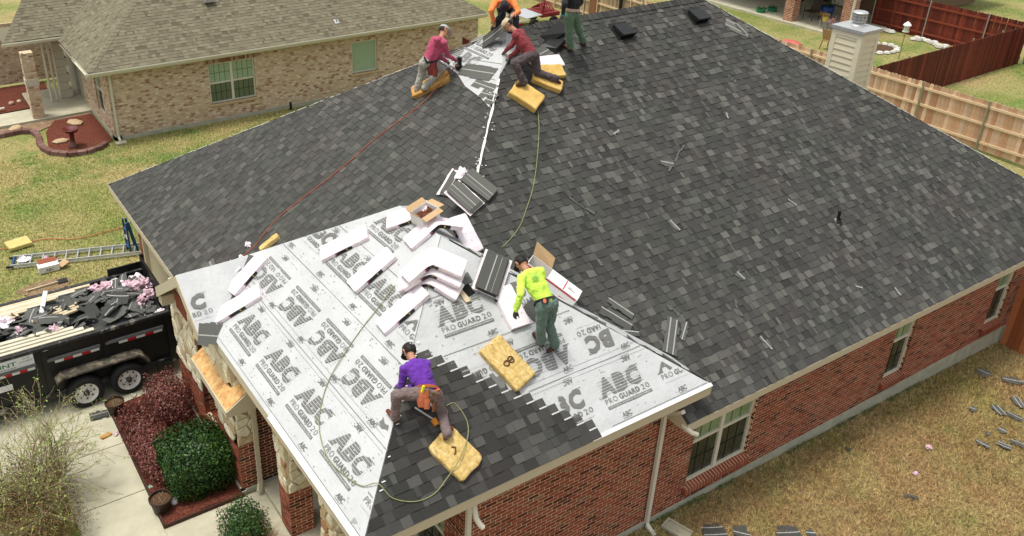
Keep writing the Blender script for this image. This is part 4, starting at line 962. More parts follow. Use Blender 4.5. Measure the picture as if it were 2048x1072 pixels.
for i in range(5): b=MB(); b.bb((22.24,27.22+i*.135,0),(22.26,27.22+i*.135+.13,1.8),R.random()); b.build('picket',mat('brown_picket',[(.20,.085,.04),(.27,.12,.06)],.8,4,.25,tone=True),GT)
fence('dark_red_fence','dark red stained board fence dividing the two lawns beyond the tan fence',(22.33,11.35),(34.4,11.6),1.8,M_redw,M_redr,(0,1),flat,mpost=M_postg)
fence('dark_red_fence','dark red stained fence with grey steel posts along the back of the patio yard',(34.5,19.3),(34.5,11.7),1.85,M_redw,M_redr,(-1,0),flat,mpost=mat('grey_steel_post',(.42,.42,.40),.4,9,.1,metal=.5),post=2.9)
fence('dark_red_fence','dark red stained fence at the far right end of the green lawn',(34.5,11.45),(34.5,4),1.85,M_redw,M_redr,(-1,0),flat,mpost=MATS['grey_steel_post'],post=2.9)
fence('orange_fence','orange-brown board fence running out from the brick side wall at the right edge',(10.98,-.08),(10.98,-8.5),1.8,M_orw,M_rail,(1,0),lambda x,y:-.2,mpost=M_postg)
# ================= patio house beyond =================
PH=thing('patio_house','house beyond the back fence with brick columns round its covered patio','house',(31,21,0))
for cx_,cy_ in [(30.95,22.2),(30.95,18.85),(34.85,19.3)]:
    for O,U,Nn in [((cx_,cy_,0),(0,-1,0),(-1,0,0)),((cx_,cy_-.55,0),(1,0,0),(0,-1,0))]:
        brick_wall(PH,O,U,Nn,.55,.1,2.7,rng=rn,nind=26,bm=mat('pinkish_red_brick',[(.16,.06,.045),(.30,.12,.085),(.40,.20,.14),(.46,.28,.20)],.9,9,.2,tone=True,coord='World'),pitch=(.215,.09),size=(.19,.07),thick=.05)
    b=MB(); b.bb((cx_+.06,cy_-.49,.1),(cx_+.55,cy_,2.7)); b.build('column_core',M_mortar,PH)
b=MB(); b.bb((30.7,18.4,-.1),(37.5,32,.1)); b.build('patio_slab',M_conc,PH)
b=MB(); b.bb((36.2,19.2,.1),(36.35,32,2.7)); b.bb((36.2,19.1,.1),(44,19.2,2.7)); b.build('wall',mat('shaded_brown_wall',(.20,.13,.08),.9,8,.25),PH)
b=MB(); b.bb((36.12,23.2,.2),(36.19,24.5,2.3)); b.build('patio_door',M_glassd,PH)
b=MB(); b.bb((36.10,21.2,.2),(36.15,23.0,1.5)); b.build('pale_panel',M_gut,PH)
b=MB(); b.bb((30.6,18.3,2.75),(45,32,2.95)); b.build('roof',M_tansh,PH)
b=MB(); b.bb((30.88,18.2,.1),(30.98,18.3,2.7)); b.build('white_post',M_gut,PH)
# ================= vegetation =================
def leaf_mesh(name,pts,size,mats,seed,parent=None,tones=None,asp=.5,droop=0):
    """many small separate leaves; pts = list of (position, outward normal)"""
    rs=np.random.RandomState(seed); n=len(pts); C=np.array([p[0] for p in pts]); Nn=np.array([p[1] for p in pts])+rs.normal(0,.55,(n,3)); Nn/=np.linalg.norm(Nn,axis=1)[:,None]
    a=rs.normal(0,1,(n,3)); a-=Nn*(a*Nn).sum(1)[:,None]; a/=np.linalg.norm(a,axis=1)[:,None]; b_=np.cross(Nn,a)
    s=size*rs.uniform(.6,1.35,n)[:,None]; w_=s*asp
    V=np.stack([C-a*s*.5,C+b_*w_*.5+Nn*s*.08,C+a*s*.5,C-b_*w_*.5+Nn*s*.08],1).reshape(-1,3)
    me=bpy.data.meshes.new(name); me.vertices.add(4*n); me.vertices.foreach_set('co',V.reshape(-1).astype('f')); me.loops.add(4*n); me.loops.foreach_set('vertex_index',np.arange(4*n)); me.polygons.add(n); me.polygons.foreach_set('loop_start',np.arange(0,4*n,4))
    at=me.attributes.new('tone','FLOAT','FACE'); at.data.foreach_set('value',(tones if tones is not None else rs.rand(n)).astype('f'))
    me.materials.append(mats); me.update(); me.validate(); o=bpy.data.objects.new(name,me); COL.objects.link(o)
    if parent: o.parent=parent
    o['kind']='stuff'; return o
def blob_pts(c,h,n,seed,power=3.2,lump=.12,shell=.35,zmin=.02):
    rs=np.random.RandomState(seed); out=[]
    while len(out)<n:
        d=rs.normal(0,1,3); d/=np.linalg.norm(d); r=1/(sum(abs(d[i])**power for i in range(3)))**(1/power)
        lp=1+lump*mnoise.noise((d[0]*3+seed,d[1]*3,d[2]*3))+lump*.6*mnoise.noise((d[0]*8+seed,d[1]*8,d[2]*8))
        t=1-abs(rs.normal(0,shell)); 
        if t<.2: continue
        p=[c[i]+d[i]*r*h[i]*lp*t for i in range(3)]
        if p[2]<zmin: continue
        out.append((p,d))
    return out
M_leaf=mat('glossy_green_leaf',[(.005,.018,.003),(.012,.042,.006),(.030,.085,.012),(.07,.15,.022)],.40,30,.2,tone=True,spec=.35)
M_leaf2=mat('mid_green_leaf',[(.012,.04,.008),(.03,.08,.015),(.07,.14,.03)],.5,30,.2,tone=True,spec=.3)
M_redleaf=mat('burgundy_leaf',[(.05,.010,.010),(.12,.028,.022),(.22,.07,.055),(.36,.18,.14)],.55,30,.25,tone=True,spec=.3)
M_core=mat('inner_twigs',(.02,.018,.010),.95,20,.3)
def bush(name,label,c,h,n,size,m,seed,coren=.8,**k):
    r=thing(name,label,'bush',(c[0],c[1],0)); o=leaf_mesh('foliage',[(tuple(np.array(p)-np.array([c[0],c[1],0])),d_) for p,d_ in blob_pts(c,h,n,seed,**k)],size,m,seed,r)
    b=MB(); rg=random.Random(seed)
    for i in range(26):
        a=rg.uniform(0,6.28); b.tube([(c[0]+.05*math.cos(a),c[1]+.05*math.sin(a),0),(c[0]+h[0]*.4*math.cos(a),c[1]+h[1]*.4*math.sin(a),c[2]*.8),(c[0]+h[0]*.8*math.cos(a),c[1]+h[1]*.8*math.sin(a),c[2]+h[2]*rg.uniform(.1,.7))],[.014,.009,.004],5)
    b.build('stem',M_core,r,kind='stuff'); return r
bush('clipped_hedge','large boxy dark green clipped bush in the red mulch bed by the stone wall',(-7.13,5.36,.52),(.62,.66,.52),26000,.050,M_leaf,5,power=6,lump=.09,shell=.15)
bush('burgundy_shrub','spreading burgundy shrub along the walk, left of the clipped green bush',(-7.70,6.55,.30),(.38,1.25,.36),17000,.042,M_redleaf,6,power=3,lump=.3,shell=.3)
bush('burgundy_shrub','darker burgundy shrub against the house beside the trailer wheel',(-7.0,7.50,.42),(.48,.72,.50),15000,.038,M_redleaf,8,power=2.4,lump=.35,shell=.4)
bush('green_shrub','loose mid green shrub beside the porch pillar at the bottom edge',(-6.93,3.45,.38),(.42,.52,.42),6500,.045,M_leaf2,9,power=2.4,lump=.3,shell=.35)
# dry twigs in the pale shrub at the foot of the green one
TW=MB()
for i in range(70):
    a=R.uniform(0,6.28); c=Vector((-6.75,3.05,.1)); p1=c+Vector((math.cos(a)*.25,math.sin(a)*.3,R.uniform(.1,.5))); TW.tube([c,p1,p1+Vector((R.uniform(-.2,.2),R.uniform(-.2,.2),R.uniform(-.05,.1)))],[.006,.004,.002],4)
M_twig=mat('pale_bark',[(.20,.155,.085),(.40,.34,.20)],.9,20,.3)
tag(TW.build('twiggy_plant',mat('russet_twig',(.28,.13,.06),.9,20,.3)),'low russet twiggy plant under the mid green shrub','plant')
# small bare tree at the lower left
TR=thing('bare_tree','bare branching tree with sparse pale green buds at the lower left','tree',(-9.9,6.2,0))
tb=MB(); off=(-9.9,6.2,0); leaves=[]; twigs=MB(); rt=random.Random(33)
def branch(p,d_,l,r,lev):
    pts=[p]; q=p.copy(); dd=d_.copy(); n=6
    for k in range(n):
        dd=(dd+Vector((rt.uniform(-.2,.2),rt.uniform(-.2,.2),rt.uniform(-.12,.10)))).normalized(); q=q+dd*(l/n); pts.append(q.copy())
    rr_=[max(r*(1-.55*k/n),.0030) for k in range(n+1)]
    (tb if lev<2 else twigs).tube(pts,rr_,6 if lev<2 else 4)
    if lev<4:
        for k in range(1,n+1):
            for _ in range(2 if lev==1 else 1):
                if rt.random()<(.90 if lev<3 else .5):
                    a=rt.uniform(0,6.28); x,y,_z=basis(dd); sp=rt.uniform(.5,1.1); nd=(dd+(x*math.cos(a)+y*math.sin(a))*sp+Vector((0,0,.02))).normalized()
                    branch(pts[k],nd,l*rt.uniform(.5,.8),rr_[k]*.6,lev+1)
    if lev>=3:
        for k in range(2,n+1):
            if rt.random()<.55: leaves.append((tuple(pts[k]-Vector(off)+Vector((rt.gauss(0,.02),rt.gauss(0,.02),rt.gauss(0,.02)))),(0,0,1)))
for k in range(7):
    a=k*.9+.4; branch(Vector((-9.9+.05*math.cos(a),6.2+.05*math.sin(a),0)),Vector((math.cos(a)*.62,math.sin(a)*.62,1)).normalized(),1.15,.034,1)
tb.build('trunk',M_twig,TR); twigs.build('twig',M_twig,TR,kind='stuff')
ids=list(range(len(leaves))); rt.shuffle(ids)
leaf_mesh('foliage',[leaves[i] for i in ids[:3600]],.042,mat('spring_green_bud',[(.17,.24,.05),(.25,.36,.07),(.36,.46,.12)],.7,9,.2,tone=True),3,TR)
# brown understory behind the twigs
r=thing('brown_shrub','brownish olive dormant shrub under the bare tree at the bottom left corner','bush',(-9.95,5.4,0))
leaf_mesh('foliage',[(tuple(np.array(p)-np.array([-9.95,5.4,0])),d_) for p,d_ in blob_pts((-10.0,5.5,.5),(.78,1.45,.7),16000,15,power=2.4,lump=.35,shell=.35)],.045,mat('olive_brown_leaf',[(.07,.05,.018),(.13,.09,.03),(.19,.14,.045),(.24,.10,.05)],.8,30,.3,tone=True),15,r,asp=.3)
r=thing('red_leaf_shrub','small patch of crimson foliage under the bare tree','bush',(-9.35,6.55,0))
leaf_mesh('foliage',[(tuple(np.array(p)-np.array([-9.35,6.55,0])),d_) for p,d_ in blob_pts((-9.35,6.55,.5),(.16,.28,.2),900,16,power=2.2,lump=.35,shell=.35)],.04,mat('crimson_leaf',[(.16,.015,.02),(.30,.04,.05)],.7,30,.3,tone=True),16,r)
# green edge weeds where the slab meets the lawn
wd=[]
for i in range(2600):
    x=R.uniform(-4.6,9); 
    if mnoise.noise((x*1.3,0,5))<.02: continue
    y=-.04-abs(R.gauss(0,.05)); wd.append(((x,y,ground_z(x,y)+R.uniform(0,.07)),(R.uniform(-.5,.5),-.6,.6)))
leaf_mesh('weeds',wd,.035,mat('weed_green',[(.04,.09,.02),(.09,.16,.04)],.7,20,.3,tone=True),44)
# ================= materials for the things =================
M_wrap=mat('pinkish_white_wrap',[(.80,.68,.73),(.88,.82,.84)],.35,7,.06,.004,18,spec=.4)
M_wrapp=mat('pink_wrap_plastic',[(.58,.34,.41),(.72,.56,.61)],.35,12,.15,.006,20,spec=.45)
M_lab=mat('black_label',(.02,.02,.02),.45,20,.2)
M_yel=mat('yellow_label_mark',(.55,.45,.10),.5,10,.1)
M_magenta=mat('magenta_label_mark',(.55,.08,.22),.5,10,.1)
M_tinyp=mat('faint_wrap_print',(.42,.33,.38),.6,60,.3)
M_foam=mat('yellow_foam',[(.44,.28,.08),(.60,.43,.16),(.70,.55,.26)],.9,14,.22,.010,34,dark=(.30,.14,.03),dscale=16,dthr=.66)
M_foams=mat('smooth_foam_skin',[(.58,.36,.09),(.68,.46,.15)],.75,4,.14,.003,30)
M_fmark=mat('brown_ink',(.10,.045,.02),.8,20,.3)
M_scr=mat('loose_shingle_back',[(.03,.031,.03),(.068,.069,.064),(.105,.106,.096),(.155,.155,.138)],.9,60,.3,.002,200,tone=True)
M_strip=mat('pale_seal_strip',(.36,.36,.34),.7,40,.35)
M_card=mat('tan_cardboard',(.48,.32,.17),.8,10,.12)
M_white=mat('white_board',(.78,.78,.76),.5,10,.06)
M_redp=mat('red_print',(.55,.02,.04),.5,10,.1)
M_nail=mat('rusty_nails',[(.10,.03,.015),(.24,.08,.03)],.6,60,.4,.01,80)
M_wood=mat('raw_lumber',[(.50,.40,.25),(.64,.54,.38)],.8,5,.2)
M_siding=mat('old_cream_siding',(.58,.54,.42),.7,6,.12)
M_tblack=mat('black_trailer_paint',(.008,.008,.008),.45,4,.3,spec=.35)
M_alu=mat('aluminium',(.60,.62,.63),.35,8,.1,metal=.6,spec=.5)
M_blue=mat('blue_paint',(.02,.07,.16),.5,8,.2)
def scrapM(label,M,w_,l_,tone=.35,stripes=1,group=None,curl=0,name='loose_shingle',seed=0,M_=None,notch=True,pale=1.0):
    """a loose shingle: thin curled slab with a pale seal strip"""
    r=thing(name,label,'shingle',group=group,M=M); rg=random.Random(seed); b=MB(); n=5; t=.005
    P=lambda u,v,h: (u,v,h+curl*(u/w_*2)**2*w_)
    big=min(w_,l_)>.12 and group is not None and not any(k_ in label for k_ in ('exposed','nailed','large','hanging','long offcut','wrapper')); ta=[rg.uniform(.35,1) if big else 1,rg.uniform(.35,1) if big else 1]; cut0,cut1=sorted((rg.uniform(-.5,.2),rg.uniform(.3,.5)))
    for i in range(n):
        u0=-w_/2+w_*i/n; u1=-w_/2+w_*(i+1)/n
        e0=(rg.uniform(-.03,.03) if notch else 0); e1=rg.uniform(-.03,.03); kf=(ta[0] if i==0 else ta[1] if i==n-1 else 1); e0+=(1-kf)*l_*.5*(seed%2); e1-=(1-kf)*l_*.6
        b.hexa([P(u0,-l_/2+e0,0),P(u1,-l_/2+e0,0),P(u1,l_/2+e1,0),P(u0,l_/2+e1,0),P(u0,-l_/2+e0,t),P(u1,-l_/2+e0,t),P(u1,l_/2+e1,t),P(u0,l_/2+e1,t)],tone)
    b.build('sheet',M_scr,r)
    for s in range(stripes):
        v=(-.08+.16*s)*l_/.33 if stripes>1 else rg.uniform(-.15,.15)*l_; b=MB()
        for i in range(n):
            u0=-w_/2+w_*i/n; u1=-w_/2+w_*(i+1)/n; b.hexa([P(u0,v,t),P(u1,v,t),P(u1,v+.02*pale,t),P(u0,v+.02*pale,t),P(u0,v,t+.002),P(u1,v,t+.002),P(u1,v+.02*pale,t+.002),P(u0,v+.02*pale,t+.002)])
        b.build('seal_strip',M_strip,r)
    return r
# ================= shingle bundles =================
def bundle(label,pts,nrm,wd=.34,th=.082,side=1,group='wrapped shingle bundles on the roof',open_=False,lab=(.33,.68),seed=0,name='shingle_bundle'):
    """sweep a packet along points lying on the roof; normals up; 'side' = which long side carries the label"""
    pts=[Vector(p) for p in pts]; nrm=[Vector(n).normalized() for n in nrm]; rg=random.Random(seed)
    # resample
    segs=[(pts[i+1]-pts[i]).length for i in range(len(pts)-1)]; T=sum(segs); n=14; C=[];NN=[]
    for k in range(n+1):
        d_=T*k/n; i=0
        while i<len(segs)-1 and d_>segs[i]: d_-=segs[i]; i+=1
        f=d_/segs[i]; C.append(pts[i].lerp(pts[i+1],f)); 
        NN.append(nrm[i].lerp(nrm[i+1],f).normalized() if len(nrm)==len(pts) else nrm[0])
    for _ in range(2 if len(pts)>2 else 0): C=[C[0]]+[(C[i-1]+C[i]*2+C[i+1])/4 for i in range(1,n)]+[C[-1]]; NN=[NN[0]]+[(NN[i-1]+NN[i]*2+NN[i+1]).normalized() for i in range(1,n)]+[NN[-1]]
    base=C[0].copy(); r=thing(name,label,'shingle bundle',tuple(base),group=group)
    b=MB(); prof=[(-.5,0),(-.5,.85),(-.46,1),(-.2,1.04),(.2,1.03),(.46,1),(.5,.85),(.5,0)]; m=len(prof); rows=[]
    for k in range(n+1):
        d_=(C[min(k+1,n)]-C[max(k-1,0)]).normalized(); y=NN[k].cross(d_).normalized(); e=1 if 0<k<n else .97
        row=[C[k]+y*(a*wd*(e+rg.uniform(-.012,.012)))+NN[k]*(h*th*e+rg.uniform(-.002,.002)+.002) for a,h in prof]; rows.append((row,y,d_))
    for k in range(n):
        i=len(b.v); b.v+=[tuple(p) for p in rows[k][0]]+[tuple(p) for p in rows[k+1][0]]
        for j in range(m-1): b.f.append((i+j,i+m+j,i+m+j+1,i+j+1)); b.t.append(.5); b.m.append(0)
    b.poly(rows[0][0]); b.poly(rows[-1][0][::-1]); b.build('wrapper',M_wrap,r)
    # label strip on one long side
    L=MB(); j0,j1=(6,7) if side>0 else (1,0)
    ka,kb=int(lab[0]*n),int(lab[1]*n)
    def sp(k,f,o): row,y,_=rows[k]; p=row[j0].lerp(row[j1],f); return p+y*side*o
    for k in range(ka,kb):
        q=[sp(k,.0,.004),sp(k,.95,.004),sp(k+1,.95,.004),sp(k+1,.0,.004)]; L.poly(q,.5,0)
    for k,f,mm in [(ka,.0,1),(kb-2,.3,2)]: L.poly([sp(k,.15,.0055).lerp(sp(k+1,.15,.0055),f),sp(k,.65,.0055).lerp(sp(k+1,.65,.0055),f),sp(k,.65,.0055).lerp(sp(k+1,.65,.0055),f+.4),sp(k,.15,.0055).lerp(sp(k+1,.15,.0055),f+.4)],.5,mm)
    L.build('label',[M_lab,M_magenta,M_yel],r)
    L=MB()
    for k in range(1,n-1):
        if k==ka+1 or k%3==1:
            row,y,d_=rows[k]; p=row[3].lerp(row[4],rg.random())+NN[k]*.004+y*rg.uniform(-.08,.08); L.bar(p-d_*.012,p+d_*.012,.008,.002,up=NN[k])
    L.build('print',M_tinyp,r,kind='stuff'); return r
def on(pl,*pp,h=.012): return [pl.at(px,py,h) for px,py in pp]
bundle('wrapped shingle bundle at the left edge of the underlayment, upper of two',on(W1,(464,588),(530,514)),[W1.n],seed=1,side=-1)
bundle('wrapped shingle bundle lowest at the left edge of the underlayment',on(W1,(434,638),(524,584)),[W1.n],seed=2,side=-1)
bundle('wrapped shingle bundle lying alone near the top left border of the underlayment',on(W1,(646,512),(738,466)),[W1.n],seed=3,side=-1)
bundle('wrapped shingle bundle in the middle of the street slope, left of the bent stack',on(W1,(706,578),(786,508)),[W1.n],seed=4,side=-1)
bundle('wrapped shingle bundle pointing down the slope below the bent stack',on(W1,(764,660),(852,582)),[W1.n],seed=5,side=-1)
bundle('wrapped shingle bundle left of the open nail box at the top',on(W1,(778,448),(858,420),h=.014),[W1.n],seed=6,side=-1)
hipc=lambda v: Vector((WX0,WY0,WE)).lerp(Vector((WX0+wh,WY0+wh,wz)),v)
nm=(W1.n+W2.n).normalized()
apex=Vector((WX0+wh,WY0+wh,wz)); rdg=Vector((WX0+wh,WY1-wh,wz))
a_=W1.at(812,492,.012); 
bundle('wrapped shingle bundle bent over the roof peak, below the nail box',[W1.at(818,492,.012),W1.at(858,458,.02),apex.lerp(rdg,.28)+Vector((.05,0,.07)),apex.lerp(rdg,.25)+Vector((.50,-.05,-.10))],[W1.n,W1.n,(W1.n+W4.n).normalized(),W4.n],seed=7,side=-1,lab=(.42,.8))
# three bundles bent over the hip, one on the other
for k,(px,py,qx,qy,h) in enumerate([(818,566,922,592,.012),(824,558,930,566,.125),(828,546,932,544,.235)]):
    A=W1.at(px,py,.012+h); B_=W2.at(qx,qy,.012+h); t=[.84,.86,.88][k]; mid=hipc(t)+nm*(h+.02)
    A2=A+(mid-A)*1.0
    d1=(A-mid).normalized(); d2=(B_-mid).normalized()
    bundle(['lowest of three shingle bundles bent over the hip','middle of three shingle bundles bent over the hip','topmost of three shingle bundles bent over the hip'][k],[mid+d1*.52,mid+d1*.12,mid+nm*.01,mid+d2*.12,mid+d2*.52],[W1.n,W1.n,nm,W2.n,W2.n],seed=10+k,side=-1,lab=(.30,.68))
bundle('long wrapped shingle bundle sagging over the valley right of the nail box',[PB.at(912,436,.16),PB.at(930,470,.14),PB.at(950,508,.04)],[PB.n,PB.n,PB.n],seed=14,side=-1,lab=(.25,.5))
bundle('wrapped shingle bundle the worker in the neon shirt reaches down to',on(W2,(1000,578),(1040,656)),[W2.n],seed=15,side=-1,lab=(.05,.35),wd=.36)
bundle('small wrapped bundle piece by the maroon-shirted worker, above the foam pads',on(PB,(1072,128),(1122,122)),[PB.n],seed=16,side=-1,wd=.30,th=.05,lab=(.01,.02))
# ================= opened bundle of shingles =================
def open_stack(label,pl,p,q,wd=.33,n=5,seed=1,wrap=True,h0=.012,tone=.6,fan=.03):
    M,l=pl.along(p,q,h0); r=thing('opened_bundle',label,'shingle stack',group='opened stacks of shingles on the roof',M=M); rg=random.Random(seed)
    for k in range(n):
        b=MB(); dx=rg.uniform(-fan,fan); dy=rg.uniform(-fan,fan); z=.006+k*.012; b.box((dx,dy,z),l,wd,.009,Matrix.Rotation(rg.uniform(-.05,.05),3,'Z'),tone+rg.uniform(-.08,.05)); o=b.build('shingle',M_scr,r)
        if k==n-1: b=MB(); b.box((dx,dy+.02,z+.006),l,.018,.003); b.build('seal_strip',M_strip,r); b=MB(); b.box((dx,dy-.075,z+.0055),l,.006,.002); b.build('seal_strip',M_strip,r)
    if wrap:
        b=MB(); g_=8
        for i in range(g_):
            for j in range(4):
                def q_(i,j):
                    u=-l*.56+l*1.12*i/g_; v=-wd*.66+wd*1.32*j/4
                    return (u,v,.004+.015*abs(mnoise.noise((u*9+seed,v*9,1)))*(2 if j in(0,4) or i in(0,g_) else .2))
                b.poly([q_(i,j),q_(i+1,j),q_(i+1,j+1),q_(i,j+1)])
        b.build('torn_wrapper',M_wrap,r)
    return r
open_stack('opened bundle of grey shingles, upper right one below the hip joint',PB,(930,352),(982,394),seed=3,wrap=False,h0=.02,tone=.75,n=6)
open_stack('torn bundle with crumpled pink-white wrapper left of the upper opened stack',PA,(897,392),(925,345),seed=4,h0=.04,wd=.36,tone=.6,n=3)
open_stack('opened bundle of grey shingles in its pink wrapper right above the long bundle',PB,(903,378),(950,420),seed=5,h0=.05,tone=.72)
open_stack('dark opened shingle stack with pale stripe left of the worker in the neon shirt',W2,(968,590),(992,520),seed=6,h0=.09,tone=.5,n=7,wd=.36)
open_stack('half bundle with white stripe beside the kneeling worker in the maroon shirt',PB,(1056,128),(1108,100),seed=8,wrap=False,h0=.015,tone=.65,n=4)
# crumpled plastic helper
def crumple(name,label,cat,c,s,m,seed,group=None,parent=None,flat=.7):
    b=MB(); nu,nv=14,9; 
    def q(i,j):
        a=2*math.pi*i/nu; t=math.pi*j/nv; d_=Vector((math.sin(t)*math.cos(a),math.sin(t)*math.sin(a),math.cos(t)*flat)); k=.72+.75*mnoise.noise(d_*2.3+Vector((seed,0,0)))+.35*mnoise.noise(d_*6+Vector((0,seed,0)))
        return tuple(Vector(c)+d_*s*max(k,.2)+Vector((0,0,s*flat*.55)))
    for i in range(nu):
        for j in range(nv):
            P=[q(i,j),q(i,j+1),q(i+1,j+1),q(i+1,j)]; b.poly(P)
    o=b.build(name,m,parent,off=None if parent else tuple(c)); 
    if not parent: o.location=c; tag(o,label,cat,group)
    return o
crumple('crumpled_wrapper','torn white wrapper bunched beside the upper opened shingle stacks','wrapper',PA.at(925,356,.03),.17,M_wrap,3)
crumple('crumpled_wrapper','scrap of pink-white wrapper on the dark slope where the orange hose ends','wrapper',PA.at(497,492,.0),.09,M_wrap,5)
crumple('crumpled_wrapper','white scrap near the border of dark shingles and white underlayment at left','wrapper',PA.at(483,515,.0),.06,M_wrap,8)
# ================= loose shingles and sheets on the roof =================
def slab_on(label,pl,p,q,wd,tone=.5,stripes=1,h=.02,seed=0,curl=0,name='loose_shingle'):
    M,l=pl.along(p,q,h); return scrapM(label,M,l,wd,tone,stripes,'loose shingles and offcuts on the roof',curl,name,seed)
slab_on('large loose dark shingle with two pale lines at the left of the underlayment',W1,(412,532),(440,590),.40,.72,2,.022,1)
slab_on('loose shingle leaning beside the large one with two lines',W1,(462,522),(470,560),.14,.6,1,.03,2)
slab_on('dark triangular shingle under the two left bundles',W1,(480,548),(505,512),.30,.55,0,.018,3)
slab_on('dark grey shingle strips hanging over the gable edge at the left',G2,(396,668),(452,672),.42,.62,1,.03,4)
slab_on('dark grey shingle under the lowest left bundle',W1,(455,602),(478,588),.25,.45,0,.018,5)
slab_on('dark shingle flat on the underlayment behind the worker in the neon shirt',W2,(1052,608),(1085,640),.28,.42,0,.024,6)
slab_on('dark shingle being nailed in front of the kneeling worker in the pink shirt',PA,(925,140),(990,150),.34,.66,1,.03,7)
slab_on('exposed shingle at the end of a course by the pink-shirted worker',PA,(950,165),(992,180),.20,.72,1,.022,8)
slab_on('exposed shingle one course lower toward the hip',PA,(962,188),(994,196),.16,.68,1,.022,9)
slab_on('exposed shingle at the hip two courses lower',PA,(972,200),(990,206),.14,.6,1,.022,31)
slab_on('long offcut with two pale stripes on the dark slope right of the underlayment',PB,(1345,638),(1336,708),.24,.60,2,.03,10)
slab_on('square shingle offcut beside the long striped one',PB,(1322,648),(1334,656),.22,.8,0,.022,11)
slab_on('narrow shingle offcut at the right of the long striped one',PB,(1372,645),(1362,680),.10,.62,1,.022,12)
slab_on('shingle offcut with pink stripe lying at the underlayment border',PB,(1214,600),(1264,634),.16,.55,1,.04,13)
slab_on('dark shingle offcut under the pink striped one',PB,(1200,618),(1262,655),.20,.42,1,.028,14)
slab_on('torn dark shingle against the underlayment border',PB,(1196,640),(1240,672),.16,.38,1,.034,15)
slab_on('torn shingle strip lowest of the heap at the underlayment border',PB,(1212,662),(1276,668),.10,.42,1,.04,16)
slab_on('grey shingle offcut near the right end of the cardboard box',PB,(1132,585),(1150,592),.14,.5,1,.03,17)
slab_on('dark offcut just below the right end of the cardboard box',PB,(1140,606),(1152,612),.12,.4,1,.03,18)
slab_on('grey striped shingle piece near the top right hip',PB,(1450,45),(1496,68),.34,.85,2,.02,19)
r=slab_on('shingle piece with white edged wrapper by the top right hip',PB,(1472,48),(1492,68),.22,.55,1,.03,20)
slab_on('narrow offcut lying above the long striped shingle',PB,(1332,612),(1358,630),.05,.6,0,.02,21)
slab_on('rectangular offcut in the middle right of the dark slope',PB,(1472,545),(1488,560),.12,.65,1,.02,22)
for k,(a_,b_,wd_,l_) in enumerate([((1457,152),(1470,165),.03,'small pale offcut high on the right of the dark slope'),((1450,226),(1454,238),.08,'small dark offcut high on the right of the dark slope'),((1206,260),(1222,272),.03,'thin pale sliver left of a pair on the upper dark slope'),((1226,270),(1238,262),.05,'short offcut beside the thin pale sliver'),((1268,274),(1271,263),.02,'tiny pale sliver right of the short offcut'),((1320,325),(1346,330),.14,'pale fan shaped offcut in the centre of the dark slope'),((1365,292),(1335,344),.012,'thin dark strip crossing the pale fan shaped offcut'),((1105,370),(1187,430),.014,'long thin strip on the dark slope right of the green hose'),((1103,408),(1124,422),.014,'short thin strip below the long thin strip'),((1338,442),(1358,462),.07,'striped offcut in the lower middle of the dark slope'),((1464,592),(1482,634),.03,'long narrow offcut above the striped shingle heap'),((1518,674),(1542,700),.06,'dark narrow offcut low on the dark slope'),((1574,400),(1592,412),.05,'small offcut left of the vent pipe'),((1710,574),(1724,578),.07,'small dark offcut above the middle window'),((1788,576),(1800,592),.09,'small pale curled offcut above the middle window'),((1568,306),(1584,308),.03,'tiny sliver left of the right hip'),((1030,246),(1044,250),.04,'tiny dark scrap near the green hose')]):
    M,l=PB.along(a_,b_,.018); scrapM(l_,M,l,wd_,.55 if k%3 else .75,0 if wd_<.05 else 1,'loose shingles and offcuts on the roof',.02,seed=40+k)
M,l=PA.along((358,366),(374,354),.018); scrapM('small dark torn scrap on the far left of the street slope',M,l,.03,.1,0,'loose shingles and offcuts on the roof',.1,seed=70)
# old felt and dark flashing along the right border of the wing
DB=thing('torn_felt','crumpled dark felt and shingle edges along the right border of the underlayment','roofing felt',tuple(W2.pt(6.3,.1)))
p0=Vector((WX1,WY0,WE)); p1=Vector((WX1-wh,WY0+wh,wz)); rg=random.Random(5)
for i in range(30):
    t=.03+i/30*.93; p=p0.lerp(p1,t)+Vector((.05,0,-.03)); b=MB(); a=rg.uniform(-.5,.5); d_=(p1-p0).normalized(); s=d_.cross(Vector((0,0,1))).normalized()
    l=rg.uniform(.18,.38); wv=rg.uniform(.10,.24)
    q0=p+s*(-.02)+Vector((0,0,rg.uniform(.0,.03))); q1=q0+d_*l+Vector((0,0,rg.uniform(-.02,.03))); q2=q1+s*wv+Vector((0,0,-wv*.6+rg.uniform(-.02,.05))); q3=q0+s*wv*rg.uniform(.7,1.2)+Vector((0,0,-wv*.6+rg.uniform(-.02,.05)))
    off=Vector((0,0,.008)); b.hexa([q0,q3,q2,q1,q0+off,q3+off,q2+off,q1+off],rg.choice([.2,.35,.5,.7])); b.build('torn_strip',M_scr,DB)
